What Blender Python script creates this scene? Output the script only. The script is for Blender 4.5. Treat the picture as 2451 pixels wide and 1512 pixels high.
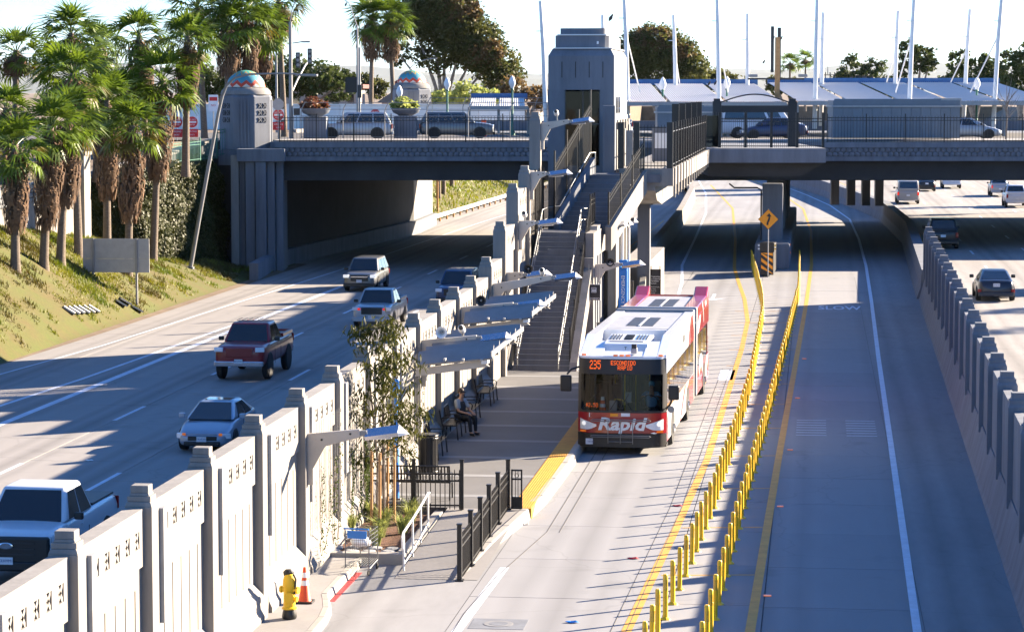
import bpy, bmesh, math, random
from mathutils import Vector, Matrix, Euler
for o in list(bpy.data.objects): bpy.data.objects.remove(o, do_unlink=True)
S = bpy.context.scene
C = S.collection
R = math.radians
rnd = random.Random(7)
pi = math.pi
# ---------------------------------------------------------------- camera
TH = R(6.62)                                    # the bridge and the camera stand square to each other, 6.6 deg off the road
cam = bpy.data.cameras.new('camera'); camo = bpy.data.objects.new('camera', cam); C.objects.link(camo)
camo.location = (0, 0, 10.5); camo.rotation_euler = (R(90) - math.atan(534/6280), 0, TH)
cam.sensor_width = 36; cam.lens = 36*6280/2451; cam.clip_start = 1; cam.clip_end = 80000
S.camera = camo
# ---------------------------------------------------------------- sky and sun
SUN = Vector((2.03, 1.56, .92)).normalized()
W = bpy.data.worlds.new('World'); S.world = W; W.use_nodes = True
nt = W.node_tree; bg = nt.nodes['Background']
sky = nt.nodes.new('ShaderNodeTexSky'); sky.sky_type = 'NISHITA'; sky.sun_disc = False
sky.sun_elevation = math.asin(SUN.z); sky.sun_rotation = math.atan2(SUN.x, SUN.y)
sky.altitude = 100; sky.air_density = 1.0; sky.dust_density = 0.0; sky.ozone_density = 9.0
nt.links.new(sky.outputs[0], bg.inputs[0]); bg.inputs[1].default_value = 0.058
sl = bpy.data.lights.new('sun', 'SUN'); sl.energy = 5.0; sl.angle = R(.53); sl.color = (1, .83, .62)
so = bpy.data.objects.new('sun', sl); C.objects.link(so); so.location = (60, 40, 60)
so.rotation_euler = SUN.to_track_quat('Z', 'Y').to_euler()
S.view_settings.view_transform = 'Standard'; S.view_settings.look = 'None'
S.view_settings.gamma = 1; S.view_settings.use_curve_mapping = False
S.view_settings.exposure = 2.45
S.render.engine = 'CYCLES'; S.cycles.diffuse_bounces = 1; S.cycles.max_bounces = 8; S.cycles.transparent_max_bounces = 12
S.render.resolution_x = 1024; S.render.resolution_y = 631
# ---------------------------------------------------------------- materials
MATS = {}
def mat(name, col, rough=.7, metal=0, var=.12, scale=3.0, bump=0, col2=None, fine=0, emit=0, coat=0, rvar=.06, spec=.5, stretch=None):
    """procedural: a base colour broken up by two noises, a little per-object variation, optional bump"""
    m = bpy.data.materials.new(name); m.use_nodes = True; n = m.node_tree; L = n.links
    b = n.nodes['Principled BSDF']
    b.inputs['Roughness'].default_value = rough; b.inputs['Metallic'].default_value = metal
    b.inputs['Specular IOR Level'].default_value = spec
    if coat: b.inputs['Coat Weight'].default_value = coat; b.inputs['Coat Roughness'].default_value = .06
    tc = n.nodes.new('ShaderNodeTexCoord'); co = tc.outputs['Object']
    if stretch:
        mp = n.nodes.new('ShaderNodeMapping'); mp.inputs['Scale'].default_value = stretch
        L.new(co, mp.inputs['Vector']); co = mp.outputs[0]
    nz = n.nodes.new('ShaderNodeTexNoise'); nz.inputs['Scale'].default_value = scale
    nz.inputs['Detail'].default_value = 6; nz.inputs['Roughness'].default_value = .62
    L.new(co, nz.inputs['Vector'])
    rp = n.nodes.new('ShaderNodeValToRGB')
    c2 = col2 or tuple(min(1, c*(1+var)) for c in col); c1 = tuple(c*(1-var) for c in col) if not col2 else col
    rp.color_ramp.elements[0].color = (*c1, 1); rp.color_ramp.elements[1].color = (*c2, 1)
    rp.color_ramp.elements[0].position = .32; rp.color_ramp.elements[1].position = .68
    L.new(nz.outputs[0], rp.inputs[0])
    oi = n.nodes.new('ShaderNodeObjectInfo'); mr = n.nodes.new('ShaderNodeMapRange')
    mr.inputs['To Min'].default_value = 1-rvar; mr.inputs['To Max'].default_value = 1+rvar
    L.new(oi.outputs['Random'], mr.inputs[0])
    mx = n.nodes.new('ShaderNodeMix'); mx.data_type = 'RGBA'; mx.blend_type = 'MULTIPLY'; mx.inputs[0].default_value = 1
    L.new(rp.outputs[0], mx.inputs[6]); L.new(mr.outputs[0], mx.inputs[7])
    out = mx.outputs[2]
    if fine:
        n2 = n.nodes.new('ShaderNodeTexNoise'); n2.inputs['Scale'].default_value = scale*14; n2.inputs['Detail'].default_value = 3
        L.new(co, n2.inputs['Vector'])
        m2 = n.nodes.new('ShaderNodeMapRange'); m2.inputs['To Min'].default_value = 1-fine; m2.inputs['To Max'].default_value = 1+fine
        L.new(n2.outputs[0], m2.inputs[0])
        mz = n.nodes.new('ShaderNodeMix'); mz.data_type = 'RGBA'; mz.blend_type = 'MULTIPLY'; mz.inputs[0].default_value = 1
        L.new(out, mz.inputs[6]); L.new(m2.outputs[0], mz.inputs[7]); out = mz.outputs[2]
    L.new(out, b.inputs['Base Color'])
    if bump:
        bp = n.nodes.new('ShaderNodeBump'); bp.inputs['Strength'].default_value = bump; bp.inputs['Distance'].default_value = .02
        n3 = n.nodes.new('ShaderNodeTexNoise'); n3.inputs['Scale'].default_value = scale*8; n3.inputs['Detail'].default_value = 4
        L.new(co, n3.inputs['Vector']); L.new(n3.outputs[0], bp.inputs['Height']); L.new(bp.outputs[0], b.inputs['Normal'])
    if emit: L.new(out, b.inputs['Emission Color']); b.inputs['Emission Strength'].default_value = emit
    MATS[name] = m; return m
def leafmat(name, c1, c2, scale=1.2, trans=.3, rough=.5):
    m = mat(name, c1, rough, col2=c2, scale=scale, rvar=.18, fine=.25)
    n = m.node_tree; b = n.nodes['Principled BSDF']; out = n.nodes['Material Output']
    t = n.nodes.new('ShaderNodeBsdfTranslucent'); mx = n.nodes.new('ShaderNodeMixShader'); mx.inputs[0].default_value = trans
    src = b.inputs['Base Color'].links[0].from_socket; n.links.new(src, t.inputs[0])
    n.links.new(b.outputs[0], mx.inputs[1]); n.links.new(t.outputs[0], mx.inputs[2]); n.links.new(mx.outputs[0], out.inputs[0]); return m
def glassmat(name, tint, mixf, rough=.02):
    m = bpy.data.materials.new(name); m.use_nodes = True; n = m.node_tree; n.nodes.clear()
    out = n.nodes.new('ShaderNodeOutputMaterial'); t = n.nodes.new('ShaderNodeBsdfTransparent'); t.inputs[0].default_value = (*tint, 1)
    g = n.nodes.new('ShaderNodeBsdfGlossy'); g.inputs['Roughness'].default_value = rough
    fr = n.nodes.new('ShaderNodeFresnel'); fr.inputs[0].default_value = 1.5
    ad = n.nodes.new('ShaderNodeMath'); ad.operation = 'MULTIPLY_ADD'; ad.inputs[1].default_value = .55; ad.inputs[2].default_value = mixf
    mx = n.nodes.new('ShaderNodeMixShader'); n.links.new(fr.outputs[0], ad.inputs[0]); n.links.new(ad.outputs[0], mx.inputs[0])
    n.links.new(t.outputs[0], mx.inputs[1]); n.links.new(g.outputs[0], mx.inputs[2]); n.links.new(mx.outputs[0], out.inputs[0])
    MATS[name] = m; return m
mat('road', (.245,.248,.262), .85, var=.12, scale=.22, fine=.10, bump=.15, rvar=.05, stretch=(1.6,.35,1))
mat('freeway', (0.262,0.248,0.239), .85, var=.16, scale=.25, fine=.12, bump=.15, rvar=.03, stretch=(1.8,.22,1))
mat('subgrade', (.10,.095,.09), .95)
mat('asphalt', (.075,.070,.068), .9, var=.2, scale=.5, fine=.2)
mat('sidewalk', (0.225,0.217,0.214), .85, var=.08, scale=.8, fine=.08)
mat('platform', (.12,.119,.122), .8, var=.10, scale=.6, fine=.08)
mat('band', (0.200,0.204,0.214), .8, var=.06, scale=1)
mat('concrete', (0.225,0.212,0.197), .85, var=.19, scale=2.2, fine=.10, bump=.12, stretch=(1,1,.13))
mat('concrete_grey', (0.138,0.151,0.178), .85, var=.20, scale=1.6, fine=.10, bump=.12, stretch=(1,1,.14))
mat('concrete_dark', (.034,.035,.037), .9, var=.2, scale=.5, fine=.1)  # concrete with underpass shade put into its colour, darker than the real surface
mat('stone', (0.246,0.256,0.270), .8, var=.3, scale=4, rvar=.3)
mat('mortar', (0.094,0.099,0.106), .95)
mat('line_white', (0.536,0.585,0.675), .7, var=.12, scale=2.5, fine=.15)
mat('line_yellow', (0.554,0.277,0.035), .7, var=.15, scale=2.5, fine=.15)
mat('tactile', (0.570,0.277,0.023), .7, var=.10, scale=3)
mat('kerb', (.30,.285,.265), .8, var=.08, scale=2, fine=.08)
mat('dirt', (0.115,0.077,0.048), .95, col2=(.17,.12,.077), scale=.8, fine=.25, bump=.4)
mat('mulch', (0.077,0.032,0.015), .95, col2=(.15,.07,.04), scale=9, fine=.3, bump=.8)
mat('soil_grass', (.060,.074,.005), .95, col2=(.080,.058,.013), scale=.55, fine=.3, bump=.5)
mat('black_metal', (.012,.012,.013), .38, var=.1, spec=.4)
mat('dark_metal', (.035,.036,.038), .45, metal=.2)
mat('green_metal', (.03,.14,.10), .45, metal=.1)
mat('steel', (.24,.245,.25), .5, metal=.8, var=.06)
mat('galv', (.24,.24,.24), .55, metal=.25, var=.08)
mat('galv_dull', (.34,.335,.325), .6, metal=.0, var=.1)
mat('arm_paint', (.44,.40,.35), .55, metal=.15, var=.06)
mat('lamp_top', (.42,.45,.52), .18, metal=.85, var=.03)
mat('white_paint', (.76,.76,.75), .4, var=.04)
mat('yellow_plastic', (.83,.50,.012), .42, var=.06, scale=2)
mat('yellow_band', (.60,.36,.02), .3, var=.05, spec=.8)
mat('blue_paint', (.012,.19,.62), .4, var=.06)
mat('lens_blue', (.12,.55,1), .3, emit=.2)
mat('tyre', (.015,.015,.016), .8)
mat('rim', (.45,.46,.47), .3, metal=.9)
mat('carglass', (.006,.008,.010), .04, var=.0, spec=.9, coat=.5)
mat('black_trim', (.012,.012,.012), .45)
mat('chrome', (.75,.75,.76), .12, metal=1)
mat('headlight', (.75,.77,.80), .12, coat=1, var=.1)
mat('headlight_on', (1.0,.95,.85), .2, emit=.10, var=0)
mat('amber', (.95,.20,.012), .3, emit=.06)
mat('taillight', (.35,.008,.006), .2)
mat('brake_on', (.95,.03,.015), .2, emit=.12)
mat('plate', (.70,.71,.74), .5, var=.03)
mat('plate_ink', (.03,.05,.22), .5)
mat('red_sign', (.62,.02,.025), .5)
mat('white_sign', (.80,.80,.80), .5, var=.02)
mat('black_sign', (.012,.012,.015), .5)
mat('orange_sign', (.92,.33,.01), .5, var=.05)
mat('cone_orange', (.85,.09,.015), .5)
mat('led', (1.0,.13,.006), .5, emit=.22, var=0)
mat('trunk_palm', (.10,.075,.055), .9, col2=(.19,.15,.115), scale=6, fine=.3, bump=.8, stretch=(1,1,3))
mat('skirt', (.055,.030,.016), .9, col2=(.19,.105,.052), scale=5, fine=.3, rvar=.15)
mat('bark', (.16,.12,.09), .9, col2=(.34,.29,.24), scale=3, fine=.25, bump=.6)
mat('stake', (.42,.22,.085), .8, col2=(.52,.30,.13), scale=6)
leafmat('frond', (.026,.07,.007), (.14,.20,.016), 1.2, .40, .42)
leafmat('frond_yellow', (.12,.08,.010), (.09,.095,.012), 1.5, .32, .6)
leafmat('leaf_young', (.034,.040,.007), (.075,.074,.013), 3, .3, .55)
leafmat('leaf_dark', (.034,.058,.014), (.085,.105,.028), .7, .32)
leafmat('leaf_olive', (.050,.066,.016), (.13,.13,.036), .5, .42)
leafmat('leaf_rust', (.10,.06,.024), (.15,.10,.035), .6, .4)
leafmat('ivy', (.018,.027,.004), (.060,.063,.013), 1.6, .15, .5)
leafmat('grass_near', (.09,.14,.007), (.22,.20,.012), .35, .35, .6)
leafmat('grass_tuft', (.22,.27,.06), (.36,.38,.11), 2, .35, .6)
leafmat('flower_red', (.16,.02,.02), (.14,.09,.03), 3, .3)
glassmat('windscreen', (.50,.58,.58), .0)
mat('cover_grey', (0.308,0.308,0.308), .6)
mat('seat_navy', (.015,.03,.07), .8)
glassmat('pane', (.22,.26,.28), .0)
glassmat('clear', (.75,.78,.80), .06)
def roadwear(name, period, off, amt):
    # oil-darkened lane centres, tyre paths and a few sealed cracks, laid along the road
    n = MATS[name].node_tree; L = n.links; b = n.nodes['Principled BSDF']; src = b.inputs['Base Color'].links[0].from_socket
    g = n.nodes.new('ShaderNodeNewGeometry'); sx = n.nodes.new('ShaderNodeSeparateXYZ'); L.new(g.outputs['Position'], sx.inputs[0])
    nz = n.nodes.new('ShaderNodeTexNoise'); nz.inputs['Scale'].default_value = .35; mp = n.nodes.new('ShaderNodeMapping'); mp.inputs['Scale'].default_value = (1,.12,1)
    L.new(g.outputs['Position'], mp.inputs['Vector']); L.new(mp.outputs[0], nz.inputs['Vector'])
    a = n.nodes.new('ShaderNodeMath'); a.operation = 'MULTIPLY_ADD'; a.inputs[1].default_value = .7; L.new(nz.outputs[0], a.inputs[0]); L.new(sx.outputs[0], a.inputs[2])
    c = n.nodes.new('ShaderNodeMath'); c.operation = 'ADD'; c.inputs[1].default_value = off; L.new(a.outputs[0], c.inputs[0])
    w = n.nodes.new('ShaderNodeMath'); w.operation = 'PINGPONG'; w.inputs[1].default_value = period/2; L.new(c.outputs[0], w.inputs[0])
    r = n.nodes.new('ShaderNodeValToRGB'); e = r.color_ramp.elements; e[0].position = 0; e[0].color = (1-amt,1-amt,1-amt,1); e[1].position = .25; e[1].color = (1,1,1,1)
    for p_, v in ((.42,1-amt*.55),(.60,1),(1.0,.97)): q = e.new(p_); q.color = (v,v,v,1)
    d = n.nodes.new('ShaderNodeMath'); d.operation = 'DIVIDE'; d.inputs[1].default_value = period/2; L.new(w.outputs[0], d.inputs[0]); L.new(d.outputs[0], r.inputs[0])
    vo = n.nodes.new('ShaderNodeTexVoronoi'); vo.feature = 'DISTANCE_TO_EDGE'; vo.inputs['Scale'].default_value = .16
    n4 = n.nodes.new('ShaderNodeTexNoise'); n4.inputs['Scale'].default_value = .8; L.new(g.outputs['Position'], n4.inputs['Vector'])
    mx0 = n.nodes.new('ShaderNodeMix'); mx0.data_type = 'RGBA'; mx0.blend_type = 'ADD'; mx0.inputs[0].default_value = .9; L.new(g.outputs['Position'], mx0.inputs[6]); L.new(n4.outputs[1], mx0.inputs[7]); L.new(mx0.outputs[2], vo.inputs['Vector'])
    cr = n.nodes.new('ShaderNodeMapRange'); cr.inputs['From Max'].default_value = .006; cr.inputs['To Min'].default_value = .87; L.new(vo.outputs[0], cr.inputs[0])
    st = n.nodes.new('ShaderNodeTexNoise'); st.inputs['Scale'].default_value = .55; st.inputs['Detail'].default_value = 8; L.new(g.outputs['Position'], st.inputs['Vector'])
    sr = n.nodes.new('ShaderNodeMapRange'); sr.inputs['From Min'].default_value = .62; sr.inputs['From Max'].default_value = .74; sr.inputs['To Min'].default_value = 1; sr.inputs['To Max'].default_value = .80; L.new(st.outputs[0], sr.inputs[0])
    out = src
    for o in (r.outputs[0], cr.outputs[0], sr.outputs[0]):
        m = n.nodes.new('ShaderNodeMix'); m.data_type = 'RGBA'; m.blend_type = 'MULTIPLY'; m.inputs[0].default_value = 1; L.new(out, m.inputs[6]); L.new(o, m.inputs[7]); out = m.outputs[2]
    L.new(out, b.inputs['Base Color'])
roadwear('freeway', 3.52, -.65, .32); roadwear('road', 4.1, .8, .26)
# ---------------------------------------------------------------- mesh helpers
class M:
    def __init__(s): s.v = []; s.f = []
    def add(s, vs, fs):
        k = len(s.v); s.v += [tuple(p) for p in vs]; s.f += [tuple(i+k for i in q) for q in fs]; return s
    def bx(s, x0, x1, y0, y1, z0, z1):
        return s.add([(x0,y0,z0),(x1,y0,z0),(x1,y1,z0),(x0,y1,z0),(x0,y0,z1),(x1,y0,z1),(x1,y1,z1),(x0,y1,z1)],
                     [(0,3,2,1),(4,5,6,7),(0,1,5,4),(1,2,6,5),(2,3,7,6),(3,0,4,7)])
    def obx(s, c, size, rot=(0,0,0)):
        m = Euler(rot).to_matrix(); a, b, d = size[0]/2, size[1]/2, size[2]/2; c = Vector(c)
        vs = [c+m@Vector(p) for p in [(-a,-b,-d),(a,-b,-d),(a,b,-d),(-a,b,-d),(-a,-b,d),(a,-b,d),(a,b,d),(-a,b,d)]]
        return s.add(vs, [(0,3,2,1),(4,5,6,7),(0,1,5,4),(1,2,6,5),(2,3,7,6),(3,0,4,7)])
    def tap(s, c0, s0, c1, s1):            # frustum between two axis-aligned rectangles (centre, size xy) at z
        a = [(c0[0]+i*s0[0]/2, c0[1]+j*s0[1]/2, c0[2]) for i,j in((-1,-1),(1,-1),(1,1),(-1,1))]
        b = [(c1[0]+i*s1[0]/2, c1[1]+j*s1[1]/2, c1[2]) for i,j in((-1,-1),(1,-1),(1,1),(-1,1))]
        return s.add(a+b, [(0,3,2,1),(4,5,6,7),(0,1,5,4),(1,2,6,5),(2,3,7,6),(3,0,4,7)])
    def prism(s, poly, ax, a, b):          # extrude a 2-D polygon along axis ax (0 x: poly=(y,z); 1 y: (x,z); 2 z: (x,y))
        n = len(poly)
        def P(p, t): return (t,p[0],p[1]) if ax == 0 else ((p[0],t,p[1]) if ax == 1 else (p[0],p[1],t))
        vs = [P(p,a) for p in poly]+[P(p,b) for p in poly]
        fs = [tuple(range(n))[::-1], tuple(range(n,2*n))]+[(i,(i+1)%n,n+(i+1)%n,n+i) for i in range(n)]
        return s.add(vs, fs)
    def tube(s, pts, r, n=8, cap=True):
        pts = [Vector(p) for p in pts]; rs = r if isinstance(r,(list,tuple)) else [r]*len(pts)
        vs = []; u = None
        for i, p in enumerate(pts):
            t = (pts[min(i+1,len(pts)-1)]-pts[max(i-1,0)]).normalized()
            if u is None: u = t.orthogonal().normalized()
            u = (u-t*u.dot(t)).normalized(); w = t.cross(u)
            for k in range(n):
                a = 2*pi*k/n; vs.append(p+(u*math.cos(a)+w*math.sin(a))*rs[i])
        fs = [(i*n+k, i*n+(k+1)%n, (i+1)*n+(k+1)%n, (i+1)*n+k) for i in range(len(pts)-1) for k in range(n)]
        if cap: fs += [tuple(range(n))[::-1], tuple(range((len(pts)-1)*n, len(pts)*n))]
        return s.add(vs, fs)
    def lathe(s, prof, n=16, c=(0,0,0), ph=0):
        vs = []; 
        for r, z in prof: vs += [(c[0]+r*math.cos(2*pi*k/n+ph), c[1]+r*math.sin(2*pi*k/n+ph), c[2]+z) for k in range(n)]
        fs = [(i*n+k, i*n+(k+1)%n, (i+1)*n+(k+1)%n, (i+1)*n+k) for i in range(len(prof)-1) for k in range(n)]
        fs += [tuple(range(n))[::-1], tuple(range((len(prof)-1)*n, len(prof)*n))]
        return s.add(vs, fs)
    def disc(s, c, r, ax=0, n=20, t=.01):  # thin cylinder about axis ax
        c = Vector(c); d = Vector([1 if i == ax else 0 for i in range(3)])
        return s.tube([c-d*t/2, c+d*t/2], r, n)
    def quad(s, a, b, c, d): return s.add([a,b,c,d], [(0,1,2,3)])
    def strip(s, A, B):                    # surface between two polylines
        n = len(A); return s.add(list(A)+list(B), [(i,i+1,n+i+1,n+i) for i in range(n-1)])
    def mesh(s, name, m=None, smooth=False):
        me = bpy.data.meshes.new(name); me.from_pydata([tuple(p) for p in s.v], [], s.f); me.update()
        if smooth:
            for p in me.polygons: p.use_smooth = True
            try: me.set_sharp_from_angle(angle=R(smooth if smooth is not True else 40))
            except Exception: pass
        if m: me.materials.append(MATS[m] if isinstance(m,str) else m)
        return me
    def build(s, name, m, parent=None, smooth=False, bevel=0, loc=None, rot=None):
        o = bpy.data.objects.new(name, s.mesh(name, m, smooth)); C.objects.link(o)
        if parent: o.parent = parent
        if loc: o.location = loc
        if rot: o.rotation_euler = rot
        if bevel:
            b = o.modifiers.new('bevel','BEVEL'); b.width = bevel; b.segments = 2; b.limit_method = 'ANGLE'; b.angle_limit = R(40)
        return o
def B(*a): return M().bx(*a)
def inst(name, me, parent=None, loc=(0,0,0), rot=(0,0,0), scale=(1,1,1)):
    o = bpy.data.objects.new(name, me); C.objects.link(o)
    if parent: o.parent = parent
    o.location = loc; o.rotation_euler = rot; o.scale = scale; return o
def tag(o, label=None, cat=None, group=None, kind=None):
    for k, v in (('label',label),('category',cat),('group',group),('kind',kind)):
        if v: o[k] = v
    return o
def thing(name, label, cat, group=None, loc=(0,0,0), rz=0):
    o = bpy.data.objects.new(name, None); C.objects.link(o); o.location = loc; o.rotation_euler = (0,0,rz)
    o.empty_display_size = .3; return tag(o, label, cat, group)
def struct(name, mb, m, parent=None, **k): return tag(mb.build(name, m, parent, **k), kind='structure')
def copytree(o, parent=None):
    c = o.copy(); C.objects.link(c); c.parent = parent
    for ch in o.children: copytree(ch, c)
    return c
def CF(xc, yc, z=None):                     # bridge axes (across, along) -> world
    X = xc*math.cos(TH)-yc*math.sin(TH); Y = xc*math.sin(TH)+yc*math.cos(TH)
    return (X, Y) if z is None else (X, Y, z)
def text(name, s, size, m, parent, loc, rot, ext=.003, align='CENTER', sx=1, shear=0, bold=0, space=1):
    cu = bpy.data.curves.new(name,'FONT'); cu.body = s; cu.size = size; cu.extrude = ext; cu.align_x = align; cu.align_y = 'CENTER'
    cu.shear = shear; cu.offset = bold; cu.space_character = space; cu.resolution_u = 2
    t = bpy.data.objects.new(name, cu); C.objects.link(t)
    me = bpy.data.meshes.new_from_object(t.evaluated_get(bpy.context.evaluated_depsgraph_get()))
    bpy.data.objects.remove(t); me.name = name; me.materials.clear(); me.materials.append(MATS[m])
    return inst(name, me, parent, loc, rot, (sx,1,1))
FRONT = (R(90), 0, 0)                       # lettering that faces the camera (towards -Y)
def lerp(pts, y):
    if y <= pts[0][0]: return pts[0][1]
    for (a,u),(b,v) in zip(pts, pts[1:]):
        if y <= b: return u+(v-u)*(y-a)/(b-a)
    return pts[-1][1]
# ================================================================ ground, roads, paint
RAMPZ = [(40,3.2),(105,4.8),(126,5.4),(143,5.85),(154,6.3),(166,7.3),(175,7.4)]        # street level west of the trench
WALLB = [(60,5.5),(110,5.0),(126,4.0),(143,2.4),(156,.9),(166,-.5)]            # foot of the west retaining wall
RW = lambda Y: lerp([(30,3.88),(51.5,4.12),(131,5.15),(186,6.07),(220,5.24),(242,3.34),(269,.66),(300,-3),(360,-10),(620,-14)], Y)   # east barrier line
LB = lambda Y: lerp([(100,-8.6),(140,-9.2),(165,-9.9),(210,-10.6),(260,-12),(320,-15.5),(380,-19),(620,-22)], Y)           # west barrier beyond the station
def ground():
    ys = [-80,40,105,126,143,154,166,175,230,330,470,620,620.1,900,1600,3000,7000,20000,45000]
    xs = [-40000,-4000,-1200,-300,-90,-41.2,-41.1,-34,28,44,120,500,1500,5000,40000]
    m = M(); 
    for y in ys:
        for x in xs:
            if y > 620: z = 7.3
            elif x <= -41.15: z = lerp(RAMPZ, y)
            elif x <= 30: z = -1.1
            else: z = 7.3
            m.v.append((x,y,z))
    n = len(xs); m.f = [(j*n+i, j*n+i+1, (j+1)*n+i+1, (j+1)*n+i) for j in range(len(ys)-1) for i in range(n-1)]
    struct('ground', m, 'dirt')
ground()
YS = [20,50,80,110,131,150,165,186,205,220,231,242,255,269,285,300,330,360,400,470,620]
def sheet(L, Rr, z, ys=YS): return M().strip([(L(y),y,z) for y in ys], [(Rr(y),y,z) for y in ys])
lf = struct('freeway_west', M().strip([(-34.1,y,-.72) for y in YS],[(-8.5 if y < 100 else LB(y)-.1, y,-.72) for y in YS]), 'subgrade')
md = struct('busway', sheet(lambda y: -11.2 if y < 125 else LB(y), lambda y: RW(y)+.2, -.02), 'subgrade')
rf = struct('freeway_east', sheet(lambda y: RW(y)+.3, lambda y: 29, .58), 'subgrade')
# concrete slabs with open joints, as far as they can be told apart, then one sheet
slabm = B(0,1,0,1,-.25,0)
def slabs(parent, cols, y0, n, L, z, m, far):
    me = slabm.mesh('slab', m)
    for a, b in zip(cols, cols[1:]):
        off = rnd.random()*1.2
        for k in range(n):
            inst('slab', me, parent, (a+.012, y0+k*L+off+.012, z+rnd.uniform(-.002,.002)), (0,0,0), (b-a-.024, L-.024, 1))
        e = y0+n*L+off; yy = [e]+[y for y in YS if y > e+1]
        far.append((a, b, yy, z))
far = []
slabs(lf, [-33.9,-31.0,-27.4,-23.85,-20.35,-16.85,-13.2], 50, 25, 4.57, -.70, 'freeway', far)
m = M()
for a, b, yy, z in far: m.strip([(a,y,z) for y in yy],[(b,y,z) for y in yy])
m.strip([(-13.2,y,-.70) for y in YS],[(-8.6 if y < 100 else LB(y)-.12,y,-.70) for y in YS])
tag(m.build('far_slabs','freeway',lf), kind='stuff')
far = []
slabs(md, [-7.15,-3.0,-1.0,2.2], 44, 24, 4.57, 0, 'road', far)
m = M()
for a, b, yy, z in far:
    f = lambda x: (lambda y: x + (lerp([(150,0),(190,-.4),(242,-3.2),(300,-8.5),(360,-13)],y) if x > -8 else 0))
    m.strip([(f(a)(y),y,z) for y in yy],[(f(b)(y),y,z) for y in yy])
m.strip([(2.2+lerp([(150,0),(190,-.4),(242,-3.2),(300,-8.5),(360,-13)],y) if y > 150 else 2.2,y,0) for y in YS],[(RW(y)+.1,y,0) for y in YS])
yq = [y for y in YS if y > 128]; m.strip([(LB(y),y,0) for y in yq],[(-7.15+lerp([(150,0),(190,-.4),(242,-3.2),(300,-8.5),(360,-13)],y),y,0) for y in yq])
yq = [20,44,60,80,100,128]; m.strip([(-11,y,0) for y in yq],[(-7.15,y,0) for y in yq])
m.strip([(-11,y,0) for y in (20,45.2)],[(2.2,y,0) for y in (20,45.2)]) 
tag(m.build('far_slabs','road',md), kind='stuff')
m = M(); yq = [80]+[y for y in YS if y > 90]
m.strip([(RW(y)+.4,y,.60) for y in YS],[(29,y,.60) for y in YS]); tag(m.build('far_slabs','freeway',rf), kind='stuff')
# gutter line and seam along the kerb of the busway
seam = M()
for x in (-6.35,-6.05): seam.tube([(x,62,.001),(x,74,.001),(x-.05,95,.001)], .012, 4)
seam.tube([(-6.35,62,.001),(-6.6,59,.001),(-6.85,56,.001),(-7.0,52,.001),(-6.95,46,.001)], .012, 4)
for x in (-3.32,-3.62): seam.tube([(x-.35,48,.001),(x,66,.001),(x+.12,100,.001)], .010, 4)
seam.build('pavement_seam','subgrade',md)
PZ = .005
def stripe(name, pts, w, z, m, parent):
    a = []; b = []
    for i,(x,y) in enumerate(pts):
        p = pts[max(0,i-1)]; q = pts[min(len(pts)-1,i+1)]; d = Vector((q[0]-p[0],q[1]-p[1])).normalized(); nx, ny = d.y*w/2, -d.x*w/2
        a.append((x-nx,y-ny,z)); b.append((x+nx,y+ny,z))
    return M().strip(a,b).build(name, m, parent)
stripe('white_edge_line', [(2.0,30),(2.03,50),(2.26,76),(2.51,105),(2.81,134),(3.03,161),(3.05,190),(2.76,220),(1.26,247),(-1.0,272),(-5,310),(-10,350)], .17, PZ, 'line_white', md)
stripe('yellow_line', [(-1.6,30),(-1.21,51),(-1.02,75),(-.73,104),(-.46,132),(-.27,161),(-.40,201),(-1.18,239),(-3.6,275),(-8,320)], .20, PZ, 'line_yellow', md)
stripe('yellow_line', [(-3.95,38),(-3.62,50.5),(-3.32,62),(-3.05,75),(-3.02,90),(-3.0,108),(-3.1,121),(-3.6,134),(-4.31,147),(-4.87,158),(-5.8,190),(-7.6,240),(-12,300)], .20, PZ, 'line_yellow', md)
stripe('white_edge_line', [(-6.98,44),(-6.92,50),(-6.80,57.2)], .20, PZ, 'line_white', md)
stripe('white_edge_line', [(-6.9,100),(-6.9,118),(-6.93,131),(-7.4,146),(-8.12,160),(-8.7,190),(-9.6,230),(-11.5,275),(-15,330)], .17, PZ, 'line_white', md)
for k in range(13):                                    # thin cross bars between the yellow lines
    y = 50.3+k*6.35; xl = lerp([(50,-3.55),(62,-3.3),(75,-3.05),(150,-4.4)],y); xr = lerp([(51,-1.2),(75,-1.0),(132,-.5)],y)
    stripe('cross_line', [(xl+.12,y),(xr-.12,y+.28)], .09, PZ, 'line_yellow', md)
for x0 in (-.56,.99):                                  # rumble bars
    for k in range(7): stripe('rumble_bar', [(x0,80.7+k*.62),(x0+.93,80.7+k*.62)], .10, PZ, 'line_white', md)
# SLOW, squashed tall letters on the lane, and arrows
text('slow_lettering','SLOW',1.0,'line_white',md,(1.16,129.0,PZ),(0,0,0),.001,sx=.72,bold=.02).scale = (.74,3.0,1)
def arrow(x,y,s):
    M().add([(x-.09,y,PZ),(x+.09,y,PZ),(x+.09,y+s,PZ),(x-.09,y+s,PZ)],[(0,1,2,3)]).add([(x-.75,y+.5,PZ),(x,y-.9,PZ),(x+.75,y+.5,PZ),(x,y+.1,PZ)],[(0,1,2,3)]).build('lane_arrow','line_white',md)
arrow(-5.25,134,3.2)
B(-3.55,-3.0,96,99.5,PZ-.002,PZ).build('pavement_patch','line_white',md)
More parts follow.
